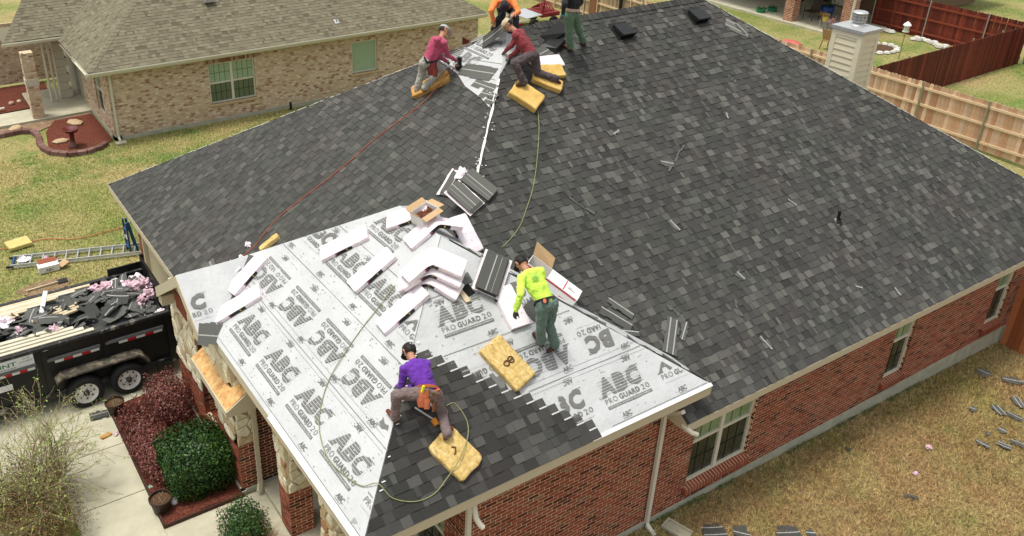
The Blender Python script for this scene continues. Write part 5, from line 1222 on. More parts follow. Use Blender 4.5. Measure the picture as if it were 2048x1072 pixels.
# ================= boxes =================
def nail_box():
    M=W1.frame(W1.at(852,440,.012),-.2); M2=Matrix.Translation(M.translation)@Matrix.Rotation(math.radians(10),4,'Z')@Matrix.Rotation(math.radians(-12),4,'Y'); r=thing('nail_box','open white cardboard box with coils of rusty nails at the top of the underlayment','box',M=M2)
    w_,d_,h=.38,.30,.20; t=.008; b=MB()
    b.bb((-w_/2,-d_/2,0),(w_/2,d_/2,t)); b.bb((-w_/2,-d_/2,t),(-w_/2+t,d_/2,h)); b.bb((w_/2-t,-d_/2,t),(w_/2,d_/2,h)); b.bb((-w_/2+t,-d_/2,t),(w_/2-t,-d_/2+t,h)); b.bb((-w_/2+t,d_/2-t,t),(w_/2-t,d_/2,h)); b.build('carton',M_white,r)
    b=MB(); b.bb((-w_/2+.01,-d_/2+.01,.012),(w_/2-.01,d_/2-.01,.09)); b.build('lining',M_card,r)
    rg=random.Random(2); b=MB()
    for i in range(60):
        x,y=rg.uniform(-.15,.15),rg.uniform(-.11,.11); b.lathe([(.02,0),(.035,.0),(.035,.03),(.02,.03)],7,Matrix.Translation((x,y,.09))@Matrix.Rotation(rg.uniform(-1,1),4,'X'))
    b.build('nail_coils',M_nail,r,kind='stuff')
    for a,c,e in [((-w_/2,-d_/2,h),(w_/2,-d_/2,h),(0,-.11,-.02)),((-w_/2,d_/2,h),(w_/2,d_/2,h),(0,.10,.05)),((w_/2,-d_/2,h),(w_/2,d_/2,h),(.12,0,-.01)),((-w_/2,-d_/2,h),(-w_/2,d_/2,h),(-.06,0,.09))]:
        b=MB(); a,c,e=Vector(a),Vector(c),Vector(e); nn=(c-a).cross(e).normalized()*.004; b.hexa([a-nn,c-nn,c+e-nn,a+e-nn,a+nn,c+nn,c+e+nn,a+e+nn]); b.build('flap',M_card,r)
    b=MB(); b.bb((-.1,-d_/2-.002,.05),(.1,-d_/2-.0005,.07)); b.bb((-.1,-d_/2-.002,.09),(.08,-d_/2-.0005,.13)); b.build('print',M_redp,r); return r
nail_box()
def long_box():
    A=PB.at(1062,548,.02); B_=PB.at(1132,600,.02); d_=(B_-A); l=1.02; d_.normalize(); x=d_; z=Vector((.10,-.18,1)); z=(z-x*z.dot(x)).normalized(); y=z.cross(x)
    c=(A+B_)/2+Vector((-.02,.0,.02)); M=Matrix(((x.x,y.x,z.x,c.x),(x.y,y.y,z.y,c.y),(x.z,y.z,z.z,c.z),(0,0,0,1)))
    r=thing('carton','long white and red carton with tan flap open behind the neon-shirted worker','carton',M=M); w_,h=.30,.24; t=.008; b=MB()
    b.bb((-l/2,-w_/2,0),(l/2,w_/2,t)); b.bb((-l/2,-w_/2,t),(l/2,-w_/2+t,h)); b.bb((-l/2,w_/2-t,t),(l/2,w_/2,h)); b.bb((-l/2,-w_/2+t,t),(-l/2+t,w_/2-t,h)); b.bb((l/2-t,-w_/2+t,t),(l/2,w_/2-t,h)); b.bb((-l*.1,-w_/2+t,h-.006),(l/2-t,w_/2-t,h)); b.build('carton_body',M_white,r)
    b=MB(); b.bb((-l/2+.01,-w_/2+.01,.01),(-l*.1,w_/2-.01,.02)); b.build('inside',M_card,r)
    b=MB(); b.hexa([(-l/2,w_/2-.004,h),(-.12,w_/2-.004,h),(-.18,w_/2+.10,h+.14),(-l/2-.08,w_/2+.08,h+.2),(-l/2,w_/2,h+.005),(-.12,w_/2,h+.005),(-.18,w_/2+.105,h+.145),(-l/2-.08,w_/2+.085,h+.205)]); b.build('flap',M_card,r)
    b=MB(); b.bb((-l/2,-w_/2-.002,h-.05),(l/2-.02,-w_/2-.0005,h-.02)); b.bb((l*.22,-w_/2-.002,.03),(l/2-.02,-w_/2-.0005,.09)); b.bb((l*.20,-w_/2+.01,h+.0005),(l*.22,w_/2-.01,h+.002)); b.bb((l/2+.0005,-w_/2+.03,.03),(l/2+.002,w_/2-.03,.10)); b.build('print',M_redp,r)
    b=MB(); b.bb((l*.27,-.04,h+.0005),(l*.40,-.02,h+.002)); b.bb((l*.27,-.0,h+.0005),(l*.35,.015,h+.002)); b.build('print',M_print,r)
long_box()
# gap in the deck beside the bent bundles
OB=thing('deck_opening','dark opening with a raw wood edge beside the bent bundles','opening',tuple(W2.at(932,580)))
M=W2.frame(W2.at(934,582,.024),.25); b=MB(); b.poly([M@Vector(q) for q in [(-.10,-.09,0),(.10,-.10,0),(.11,.10,0),(-.08,.11,0)]]); b.build('gap',M_dk,OB)
b=MB(); b.hexa([M@Vector(q) for q in [(-.17,-.14,0),(-.07,-.17,0),(-.07,.12,0),(-.13,.12,0),(-.17,-.14,.03),(-.07,-.17,.03),(-.07,.12,.03),(-.13,.12,.03)]]); b.build('wood_edge',M_wood,OB)
b=MB(); b.hexa([M@Vector(q) for q in [(-.12,.11,0),(.2,.08,0),(.24,.24,0),(-.1,.30,0),(-.12,.11,.01),(.2,.08,.01),(.24,.24,.01),(-.1,.30,.01)]],.85); b.build('felt_flap',M_scr,OB)
# caulk tube
M,l=W1.along((474,552),(486,540),.05); CT=thing('caulk_tube','white caulk tube with blue cap beside the left bundles','caulk tube',M=M); b=MB(); b.tube([(-.1,0,.03),(.08,0,.03)],.025,10); b.build('tube',M_white,CT); b=MB(); b.tube([(-.13,0,.03),(-.1,0,.03)],.026,10); b.build('cap',mat('bright_blue_plastic',(.02,.18,.35),.5,9,.1),CT)
# ================= foam pads =================
def pad(label,M,lx,ly,th,seed,rough=True,mark=None,cut=.0,m=None,group='yellow foam pads on the roof',round_=.2):
    r=thing('foam_pad',label,'foam pad',group=group,M=M); rg=random.Random(seed); b=MB(); n=22
    cor=[(-lx/2,-ly/2),(lx/2,-ly/2),(lx/2,ly/2),(-lx/2,ly/2)]
    # rounded irregular outline
    out=[]
    for k in range(4):
        p=Vector((*cor[k],0)); a=Vector((*cor[k-1],0)); c=Vector((*cor[(k+1)%4],0)); rr_=rg.uniform(.03,round_)*min(lx,ly)+.01
        q0=p+(a-p).normalized()*rr_; q1=p+(c-p).normalized()*rr_
        for t in (0,.33,.66,1): out.append(q0.lerp(p,t).lerp(p.lerp(q1,t),t))
        for t in (.2,.4,.6):
            e=q1.lerp(Vector((*cor[(k+1)%4],0)),t); out.append(e)
    out=[Vector((p.x+rg.uniform(-.008,.008),p.y+rg.uniform(-.008,.008),0)) for p in out]; N_=len(out); rings=[(1.0,0.0),(1.0,.3),(1.015,.6),(1.0,.90),(.97,1.0),(.85,1.0),(.72,1.0),(.58,1.0),(.44,1.0),(.30,1.0),(.15,1.0)]
    for sc_,hh in rings:
        for p in out:
            dz=(mnoise.noise((p.x*sc_*9+seed,p.y*sc_*9,2))*.014+mnoise.noise((p.x*sc_*30+seed,p.y*sc_*30,2))*.006)*(1 if rough else .15) if hh>.8 else 0
            wob=1+(mnoise.noise((p.x*20+seed,p.y*20,hh*4))*.03 if rough else 0)
            b.v.append((p.x*sc_*wob,p.y*sc_*wob,hh*th+dz))
    for k in range(len(rings)-1):
        for i in range(N_): j=(i+1)%N_; b.f.append((k*N_+i,k*N_+j,(k+1)*N_+j,(k+1)*N_+i)); b.t.append(.5); b.m.append(0)
    b.f.append(tuple((len(rings)-1)*N_+i for i in range(N_))); b.t.append(.5); b.m.append(0)
    b.build('cushion',m or M_foam,r,smooth=True)
    if mark:
        b=MB(); b.tube([(x,y,th+.008) for x,y in mark],.012,5); b.build('ink_mark',M_fmark,r)
    return r
def padM(pl,p,q,h=.012,rot=0): M,l=pl.along(p,q,h); return M@Matrix.Rotation(rot,4,'Z'),l
M,l=padM(W2,(976,690),(1048,768)); eight=[(.05+.055*math.sin(t)*(1),-.02+.09*math.sin(t/2+.6)) for t in [0,.9,1.8,2.7,3.6,4.5,5.4,6.3,7.2,8.1]]
pad('large rectangular foam pad with a brown figure eight drawn on it',M,.80,.46,.09,3,mark=[(.0+.05*math.cos(a)*(1 if k<9 else .8),(.055 if k<9 else -.045)+.05*math.sin(a)) for k,a in enumerate([math.pi*.5+ i*2*math.pi/8 for i in range(9)]+[math.pi*.5-i*2*math.pi/8 for i in range(9)])],round_=.10)
M,l=padM(W2,(878,880),(938,940)); pad('worn rounded foam pad under the boot of the worker in the purple shirt',M,.66,.50,.10,5,mark=[(-.10,.0),(-.06,.04),(-.02,.0),(.0,-.05)],round_=.25)
M,l=padM(PB,(1022,178),(1078,215)); pad('thick smooth foam pad in front of the worker in the maroon shirt',M,.62,.46,.13,7,rough=False,m=M_foams,round_=.12)
M,l=padM(PB,(1068,158),(1116,178)); pad('foam pad under the rear boot of the worker in the maroon shirt',M,.62,.28,.11,9,rough=False,m=M_foams,round_=.12)
M,l=padM(PB,(1080,148),(1120,146),h=.02); pad('half hidden foam pad behind the other pad of the maroon-shirted worker',M,.55,.3,.09,10,rough=False,m=M_foams,round_=.12)
M,l=padM(PA,(838,186),(890,160)); pad('flattened foam pad under the kneeling worker in the pink shirt',M,.85,.34,.10,12,rough=False,m=mat('dirty_foam',[(.42,.20,.05),(.55,.32,.10)],.85,8,.25,.004,40),round_=.3)
M,l=padM(PA,(528,500),(556,478)); pad('narrow foam wedge on the dark slope at the underlayment border',M,.45,.13,.09,14,m=M_foam,round_=.2)
p=HZ(38,492,.0); M=Matrix.Translation((p.x,p.y,.03))@Matrix.Rotation(math.radians(8),4,'Z'); pad('flat yellow foam pad lying on the lawn left of the ladder',M,.62,.50,.10,15,rough=False,m=mat('faded_foam',[(.50,.42,.14),(.60,.50,.20)],.85,8,.1,.004,40),group='yellow foam pads off the roof',round_=.1)
# ================= hoses =================
def hose(name,label,pts,r,m,smooth=True):
    P=[Vector(p) for p in pts]; out=[]
    for i in range(len(P)-1):
        p0=P[max(i-1,0)];p1=P[i];p2=P[i+1];p3=P[min(i+2,len(P)-1)]
        for k in range(6):
            t=k/6; out.append(.5*((2*p1)+(-p0+p2)*t+(2*p0-5*p1+4*p2-p3)*t*t+(-p0+3*p1-3*p2+p3)*t**3))
    out.append(P[-1]); b=MB(); b.tube(out,r,6); o=b.build(name,m,None,off=tuple(P[0]),smooth=True); o.location=P[0]; tag(o,label,'hose'); return o
M_orh=mat('orange_red_hose',(.36,.085,.035),.5,8,.15); M_grh=mat('yellow_green_hose',(.24,.26,.11),.5,8,.15); M_orl=mat('faded_orange_hose',(.48,.17,.06),.5,8,.15)
hose('air_hose','orange-red air hose running down the street slope from the nail gun',[Vector(HZ(915,131,PA.at(915,131).z+.18))]+[PA.at(px,py,.02+h) for px,py,h in [(893,150,.10),(868,182,.05),(838,212,0),(790,248,0),(745,282,0),(700,322,0),(650,362,0),(600,400,0),(560,432,0),(530,465,0),(505,496,0),(478,516,0),(450,524,0)]],.009,M_orh)
hose('air_hose','yellow-green air hose hanging from the upper foam pad down the dark slope to the bundles',[PB.at(px,py,.02) for px,py in [(1076,222),(1078,260),(1074,320),(1066,375),(1052,420),(1038,455),(1012,487),(985,504)]]+[W2.at(970,513,.05),W2.at(955,510,.10)],.0075,M_grh)
hose('air_hose','yellow-green air hose looping down the underlayment and round under the purple-shirted worker',[W1.at(px,py,.03) for px,py in [(790,570),(762,608),(725,655),(690,705),(660,755),(643,805),(638,850),(645,890),(662,925),(695,955),(725,972)]]+[hipc(.17)+nm*.05]+[W2.at(px,py,.05) for px,py in [(785,996),(830,1003),(868,988)]]+[W2.at(895,955,.10),W2.at(918,920,.17),W2.at(934,880,.12)]+[W2.at(px,py,.04) for px,py in [(936,850),(925,825),(908,806),(893,812)]],.0075,M_grh)
hose('garden_hose','faded orange hose lying in loose curves across the left lawn',[(*HZ(px,py,.03).xy,.03) for px,py in [(245,455),(215,462),(180,472),(140,478),(100,477),(60,484),(30,494),(-20,500),(-60,498)]],.014,M_orl)
# ================= ladder, shovel, carton on the left lawn =================
LA=HZ(20,532,.1); LB=HZ(272,505,.1); d_=(LB-LA); d_.z=0; l=3.35; d_.normalize(); s=Vector((-d_.y,d_.x,0)); M=Matrix(((d_.x,s.x,0,LA.x),(d_.y,s.y,0,LA.y),(0,0,1,.04),(0,0,0,1)))
LD=thing('ladder','aluminium extension ladder lying flat on the left lawn','ladder',M=M)
for y in (0,.50):
    b=MB(); b.bb((0,y-.015,0),(l,y+.015,.09)); b.bb((0,y-.03,0),(l,y+.03,.012)); b.build('rail',M_alu,LD)
    b=MB(); b.bb((-.10,y-.03,.0),(.08,y+.03,.05)); b.build('foot',M_black,LD)
for k in range(11): b=MB(); b.tube([(.18+k*.30,0,.05),(.18+k*.30,.50,.05)],.02,8); b.build('rung',M_alu,LD)
b=MB(); b.bb((.0,.03,.01),(.06,.47,.05)); b.build('brace',M_blue,LD)
p=HZ(268,512,0); ST=thing('step_ladder','folded blue step ladder standing against the garage corner','step ladder',(p.x-.05,p.y+.1,0))
for k,(x,y) in enumerate([(0,0),(0,.36),(.22,.03),(.22,.33)]):
    b=MB(); b.bar((p.x-.05+x,p.y+.1+y,0),(p.x-.05+x*.3,p.y+.1+y*.9+.02,.98),.045,.06); b.build('leg',M_blue,ST)
for k in range(3): b=MB(); b.bar((p.x-.05+.0,p.y+.12,.22+k*.26),(p.x-.05,p.y+.44,.22+k*.26),.07,.03); b.build('step',M_alu if k==1 else M_blue,ST)
p=HZ(98,540,.0); CBX=thing('carton','white carton printed ABC lying open on the left lawn','carton',(p.x,p.y,0)); b=MB(); b.bb((p.x-.26,p.y-.16,.02),(p.x+.26,p.y+.12,.2)); b.build('carton_body',M_white,CBX)
b=MB(); b.bb((p.x-.22,p.y+.05,.203),(p.x+.25,p.y+.30,.21)); b.build('flap',M_cedar,CBX)
b=MB(); b.bar((p.x+.26,p.y-.1,.1),(p.x+.48,p.y+.0,.16),.24,.006); b.build('flap',M_card,CBX)
tm=MB(); add2(tm,fit(text_mesh('ABC',1,.1,.02),.22,.09,0,0),0); me=tm.mesh('printed_mark',M_print); o=inst('printed_mark',me,CBX,Matrix(((1,0,0,-.10),(0,0,-1,-.163),(0,1,0,.045),(0,0,0,1))))
crumple('crumpled_wrapper','white wrapper lying in the lower end of the ladder','wrapper',(HZ(48,521,.05).x,HZ(48,521,.05).y,.06),.2,M_wrap,12,flat=.3)
crumple('crumpled_wrapper','pink wrapper on the ladder beside the ABC carton','wrapper',(HZ(93,522,.05).x,HZ(93,522,.05).y,.08),.11,M_wrapp,13)
A=HZ(52,582,.05); B_=HZ(128,560,.05); SH=thing('shovel','wooden handled shovel lying in the dirt beside the trailer','shovel',(A.x,A.y,.03)); b=MB(); b.tube([(A.x,A.y,.05),(B_.x-.15,B_.y,.05)],.022,8); b.build('handle',M_wood,SH); b=MB(); b.bar((B_.x-.17,B_.y,.04),(B_.x+.08,B_.y+.02,.04),.2,.02); b.build('blade',M_black,SH)
b=MB(); q=HZ(90,575,0); b.poly([(q.x+.9*math.cos(a)*(.8+.3*mnoise.noise((a,1,2))),q.y+.35*math.sin(a),.012) for a in [i*.5236 for i in range(12)]]); struct(b,'bare_ground',M_dirt)
# ================= dump trailer =================
TX0,TX1,TY0,TY1=-12.5,-6.40,8.87,10.98; TZ0,TZ1=.40,1.60
TRL=thing('dump_trailer','black dump trailer heaped with torn off shingles, backed up to the garage','trailer',(-9.5,9.5,0))
b=MB(); b.bb((TX0,TY0,TZ0),(TX1,TY0+.05,TZ1)); b.bb((TX0,TY1-.05,TZ0),(TX1,TY1,TZ1)); b.bb((TX0,TY0+.05,TZ0),(TX1,TY1-.05,TZ0+.06)); b.bb((TX0,TY0+.05,TZ0+.06),(TX0+.05,TY1-.05,TZ1)); b.build('body',M_tblack,TRL)
b=MB(); b.bb((TX0,TY0-.03,TZ1-.05),(TX1,TY0+.07,TZ1+.01)); b.bb((TX0,TY1-.07,TZ1-.05),(TX1,TY1+.03,TZ1+.01)); b.bb((TX0,TY0-.03,TZ0-.08),(TX1,TY0+.05,TZ0+.05)); b.build('top_rail',mat('worn_black_rail',(.03,.03,.03),.5,12,.6,dark=(.28,.25,.20),dscale=5,dthr=.6),TRL)
for x in (-6.46,-7.8,-9.0,-10.2,-11.4): b=MB(); b.bb((x-.05,TY0-.045,TZ0),(x+.05,TY0-.001,TZ1-.05)); b.build('side_post',M_tblack,TRL)
b=MB(); b.bb((TX1,TY0,TZ0-.1),(TX1+.07,TY1,TZ1+.12)); b.build('tailgate',M_tblack,TRL)
b=MB(); b.bb((TX1+.02,TY1+.0,TZ0),(TX1+.10,TY1+.06,TZ1+.35)); b.bb((TX1-.75,TY1-.0,TZ1),(TX1,TY1+.03,TZ1+.18)); b.bb((TX1-.0,TY0+.2,TZ1+.12),(TX1+.05,TY1,TZ1+.30)); b.build('gate_frame',M_tblack,TRL)
M_w2=mat('reflective_white',(.75,.75,.75),.4,8,.05); M_r2=mat('reflective_red',(.50,.01,.02),.4,8,.05); M_gr=mat('worn_grey_rib',(.13,.13,.13),.5,9,.3)
for x0,x1,xs_,tz in [(-8.88,-7.93,-8.82,1.20),(-7.72,-6.60,-7.53,1.21),(-10.1,-9.20,-9.93,1.20)]:
    b=MB(); b.bb((x0-.08,TY0-.05,tz+.04),(x1+.02,TY0-.002,tz+.10)); b.build('side_rib',M_gr,TRL)
    n=5; 
    for k in range(n):
        a=xs_+(x1-xs_)*k/n; b=MB(); b.bb((a,TY0-.012,tz-.045),(a+(x1-xs_)/n-.003,TY0-.004,tz+.015)); b.build('reflector',M_w2 if k%2==0 else M_r2,TRL)
sg=MB(); sg.bb((-10.1,TY0-.02,1.30),(-9.19,TY0-.004,1.53)); so_=sg.build('sign',M_w2,TRL)
M_gtx=mat('green_lettering',(.06,.20,.09),.6,8,.1)
def side_text(s,w_,h_,x,z,m,bold=.02):
    tm=MB(); add2(tm,fit(text_mesh(s,1,0,bold),w_,h_,0,0),0); me=tm.mesh('lettering',m); inst('lettering',me,so_,Matrix(((1,0,0,x+9.5),(0,0,-1,TY0-.023-9.5),(0,1,0,z),(0,0,0,1))))
side_text('MINT',.46,.09,-9.98,1.375,M_gtx); side_text('(214)',.14,.045,-9.40,1.455,M_print,.0); side_text('214-MINT',.25,.045,-9.46,1.39,M_gtx,.0); b=MB(); [b.bb((-9.95+k*.062,TY0-.023,1.328),(-9.95+k*.062+.045,TY0-.021,1.345)) for k in range(7)]; b.build('fine_print',M_printl,so_)
b=MB(); b.bb((-10.1,TY0-.02,.84),(-9.68,TY0-.004,.97)); b.build('sign',M_w2,TRL)
def wheel(x,y):
    T=Matrix.Translation((x,y,.38))@Matrix.Rotation(math.pi/2,4,'X')
    r=MB(); r.lathe([(.24,-.10),(.33,-.11),(.365,-.08),(.375,0),(.365,.08),(.33,.11),(.24,.10)],28,T); tr_=r.build('tyre',mat('tyre_rubber',(.018,.018,.018),.8,20,.3),TRL,smooth=True)
    r=MB(); r.lathe([(.235,.095),(.245,.10),(.25,.085),(.22,.06),(.20,.03),(.13,.02),(.10,.05),(.06,.055)],24,T); r.lathe([(.24,-.1),(.24,.09)],24,T); rm=r.build('rim',mat('white_steel_rim',(.78,.76,.70),.4,9,.12),TRL,smooth=True)
    r=MB(); r.lathe([(.065,.05),(.06,.11),(.045,.13),(0,.135)],12,T); r.build('hub',mat('greasy_hub',(.05,.05,.045),.5,9,.3),TRL)
    r=MB()
    for k in range(8): a=k*math.pi/4; r.lathe([(.022,.0),(.0,.001)],6,T@Matrix.Translation((.165*math.cos(a),.165*math.sin(a),.036)))
    r.build('rim_holes',M_dk,TRL,kind='stuff')
    r=MB()
    for k in range(5): a=k*math.pi/2.5; r.lathe([(.012,.0),(.012,.03),(0,.032)],6,T@Matrix.Translation((.09*math.cos(a),.09*math.sin(a),.04)))
    r.build('wheel_nuts',M_gr,TRL,kind='stuff')
for x in (-7.50,-8.38): wheel(x,8.68); wheel(x,11.15)
b=MB(); q=[(-7.00,.66),(-7.12,.86),(-7.22,.92),(-8.78,.92),(-8.9,.82),(-8.9,.78),(-8.76,.88),(-7.24,.88),(-7.16,.83),(-7.04,.64)]
b.prism([(x,TY0+.02,z) for x,z in q],(0,-.30,0)); b.build('fender',mat('dusty_fender',(.07,.06,.045),.7,6,.5,dark=(.2,.17,.12),dscale=5,dthr=.55),TRL)
b=MB(); b.bb((-12.5,8.95,.28),(-6.5,9.07,.42)); b.bb((-12.5,10.7,.28),(-6.5,10.82,.42)); b.tube([(-7.5,8.6,.38),(-7.5,11.1,.38)],.04,8); b.tube([(-8.38,8.6,.38),(-8.38,11.1,.38)],.04,8); b.bb((-6.85,8.75,.12),(-6.5,8.8,.42)); b.build('chassis',M_tblack,TRL)
b=MB(); b.bb((-6.42,8.84,.50),(-6.32,8.92,.58)); b.build('tail_light',M_r2,TRL)
b=MB(); b.bar((-14.5,9.9,.4),(-12.5,9.3,.4),.1,.1); b.bar((-14.5,9.9,.4),(-12.5,10.5,.4),.1,.1); b.build('tongue',M_tblack,TRL)
# load: heap surface
def heap_z(x,y):
    t=(y-TY0)/(TY1-TY0); z=1.38+.26*math.sin(math.pi*min(max(t,0),1))+.12*mnoise.noise((x*1.1,y*1.1,4)); 
    return z-.18*max(0,(-6.9-x)*-1.2 if x>-6.9 else 0)-(.12 if x<-9.2 else 0)
hb=MB(); nx_,ny_=40,14
for i in range(nx_+1):
    for j in range(ny_+1):
        x=TX0+.08+(TX1-TX0-.12)*i/nx_; y=TY0+.06+(TY1-TY0-.12)*j/ny_; hb.v.append((x,y,heap_z(x,y)-.07+.05*mnoise.noise((x*4,y*4,1))))
for i in range(nx_):
    for j in range(ny_): a=i*(ny_+1)+j; hb.f.append((a,a+ny_+1,a+ny_+2,a+1)); hb.t.append(.2); hb.m.append(0)
o=hb.build('rubbish_heap',M_scr,None); tag(o,'bed of dark shingle rubble filling the dump trailer','rubble'); o['kind']='stuff'
rg=random.Random(77); n=0
for i in range(190):
    x=rg.uniform(-10.4,-6.65); y=rg.uniform(TY0+.15,TY1-.15)
    if x<-8.3 and y>10.25: continue
    l_,w_=rg.uniform(.22,.60),rg.uniform(.16,.33); e=Matrix.Rotation(rg.gauss(.35,.9),4,'Z')@Matrix.Rotation(rg.gauss(0,.28),4,'X')@Matrix.Rotation(rg.gauss(0,.28),4,'Y')
    M=Matrix.Translation((x,y,heap_z(x,y)+rg.uniform(-.01,.10)))@e; tn_=rg.choice([.2,.35,.5,.6,.7]); st_=rg.choice([0,1,1]); scrapM('%s %s shingle scrap in trailer heap, %s, %s'%(('black' if tn_<.3 else 'dark grey' if tn_<.55 else 'mid grey'),('striped' if st_ else 'plain'),('by the tailgate' if x>-7.3 else 'above the wheels' if x>-8.4 else 'ahead of the wheels' if x>-9.4 else 'at the left photo edge'),('near side' if y<9.6 else 'far side' if y>10.3 else 'in the middle')),M,l_,w_,tn_,st_,'shingle scraps heaped in the dump trailer',rg.uniform(-.12,.12),name='shingle_scrap',seed=i)
for k,(x,y,s) in enumerate([(-6.65,10.35,.24),(-6.58,10.1,.2),(-6.8,9.95,.2),(-6.62,9.65,.18),(-7.0,10.55,.2),(-7.25,10.65,.2),(-6.9,10.25,.16),(-7.5,10.7,.17),(-6.55,9.1,.15),(-6.8,9.5,.14),(-9.25,9.6,.17),(-8.65,9.25,.15),(-9.5,10.15,.24),(-9.35,9.15,.14),(-9.8,9.9,.2),(-8.0,10.75,.14),(-9.1,10.75,.15)]):
    crumple('crumpled_wrapper','crumpled %s wrapper on the trailer load, %s'%('pink' if k%4 else 'pink-white',['far tailgate corner, largest','against the tailgate beside the largest one','just ahead of the tailgate','middle of the tailgate','far side by the raised gate','far side, second from the gate','under the far side pair','far side, third from the gate','near tailgate corner','near side short of the tailgate','centre left near the short lumber','on the near siding boards','left of the short lumber pieces','near side at the left','at the left photo edge','far side above the wheels','far side at the left'][k]),'wrapper',(x,y,heap_z(x,y)+.02),s,M_wrapp if k%4 else M_wrap,20+k,group='crumpled pink wrappers on the trailer load')
def lumber(name,label,a,c,w_,t_,m,group=None,cat='board'):
    b=MB(); b.bar(a,c,w_,t_); o=b.build(name,m,None,off=tuple(a)); o.location=a; tag(o,label,cat,group)
for k in range(4): lumber('siding_board','cream siding board on the near side of the trailer load, '+['outermost','second from outside','third from outside','innermost'][k],(-12.5,8.97+k*.085,TZ1+.03+.03*k+(.01 if k%2 else 0)),(-7.95-.18*k,8.97+k*.085,TZ1+.03+.028*k),.10,.022,M_siding,'cream siding boards on the trailer')
for k in range(5): lumber('wood_board','weathered board on the far side of the trailer load, '+['outermost','second from outside','third from outside','fourth from outside','innermost'][k],(-12.4,10.85-k*.10,TZ1-.02+.012*k),(-7.6-.35*k,10.80-k*.11,TZ1+.02+.01*k),.085,.03,M_siding if k%2 else M_wood,'cream boards along the far side of the trailer')
for k in range(5): lumber('wood_board','short raw lumber piece in the middle of the trailer load, '+['nearest','second nearest','third nearest','fourth nearest','farthest'][k],(-9.0,9.62+.11*k,1.68-.01*k),(-8.1+.06*(k%2),9.74+.11*k,1.72-.01*k),.07,.04,M_wood,'short lumber pieces in the trailer load')
lumber('wood_board','white board sticking up from the trailer load',(-8.8,10.0,1.62),(-8.55,10.5,1.92),.09,.03,M_white)
lumber('wood_board','splintered raw board at the left of the trailer load',(-9.85,10.1,1.58),(-9.2,10.3,1.66),.14,.03,M_wood)
# ================= pots and scraps by the walk =================
def pot(label,x,y,r_,h_,seed):
    T=thing('planter','' ,'planter',(x,y,.03)); T['label']=label; Mx=Matrix.Translation((x,y,.03)); b=MB(); b.lathe([(0,0),(r_*.72,0),(r_*.95,h_*.85),(r_*1.04,h_*.86),(r_*1.05,h_),(r_*.93,h_),(r_*.9,h_*.82),(0,h_*.80)],22,Mx); b.build('pot',mat('dark_brown_plastic',(.035,.02,.014),.45,9,.2),T,smooth=False)
    b=MB(); b.lathe([(0,h_*.84),(r_*.9,h_*.83)],22,Mx); b.build('soil',mat('potting_soil',[(.06,.03,.015),(.13,.07,.035)],.95,30,.4,.02,40),T)
    rg=random.Random(seed); b=MB()
    for k in range(14): a=rg.uniform(0,6.28); q=r_*.6*rg.random(); c=Vector((x+q*math.cos(a),y+q*math.sin(a),.03+h_*.84)); b.tube([c,c+Vector((rg.uniform(-.08,.08),rg.uniform(-.08,.08),rg.uniform(.01,.05)))],.004,4)
    b.build('dead_stems',M_twig,T,kind='stuff'); return T
p=HZ(236,832,.03); pot('dark brown plant pot with bare soil by the trailer wheel',p.x,p.y+.12,.19,.30,1)
p=HZ(330,1032,.03); pot('dark brown plant pot with dry stems at the corner of the mulch bed',p.x,p.y+.16,.20,.32,2)
p=HZ(340,935,.05); b=MB(); b.lathe([(0,0),(.06,0),(.07,.06),(.05,.12),(0,.15)],10,Matrix.Translation((-7.72,4.93,.06))); tag(b.build('garden_ornament',M_white,smooth=True),'small white rounded ornament between the pot and the clipped bush','ornament')
def gscr(label,px,py,qx,qy,w_,tone,z,stripes=1,group=None,seed=0,curl=.05):
    A=HZ(px,py,z); B_=HZ(qx,qy,z); d_=B_-A; M=Matrix.Translation(((A.x+B_.x)/2,(A.y+B_.y)/2,z+.02))@Matrix.Rotation(math.atan2(d_.y,d_.x),4,'Z')@Matrix.Rotation(random.Random(seed).uniform(-.1,.1),4,'X'); return scrapM(label,M,d_.length,w_,tone,stripes,group,curl,seed=seed)
gscr('dark angular shingle offcut on the concrete walk below the trailer wheel',180,836,216,826,.26,.25,.04,1,seed=90,curl=0)
p=HZ(212,872,.04); pad('small torn strip of dirty foam on the concrete walk',Matrix.Translation((p.x,p.y,.035))@Matrix.Rotation(.3,4,'Z'),.22,.10,.03,33,m=MATS['dirty_foam'],group='yellow foam pads off the roof')
p=HZ(232,868,.04); crumple('crumpled_wrapper','pink wrapper scrap at the edge of the concrete walk','wrapper',(p.x,p.y,.03),.07,M_wrapp,61)
b=MB(); p=HZ(336,818,.1); b.box((p.x,p.y,.16),.22,.16,.05,Matrix.Rotation(.4,3,'Z')); tag(b.build('stepping_stone',M_conc),'square grey paver half buried among the burgundy shrubs','paver')
p=HZ(262,800,.03); b=MB(); b.box((p.x,p.y,.05),.35,.12,.03,Matrix.Rotation(.9,3,'Z')); tag(b.build('stone_slab',M_slab),'grey stone slab on the walk between pot and trailer wheel','slab')
p=HZ(300,975,.05); crumple('crumpled_wrapper','pale green plastic scrap by the corner pot','plastic scrap',(p.x,p.y,.03),.06,mat('mint_plastic',(.35,.60,.45),.5,9,.1),62)
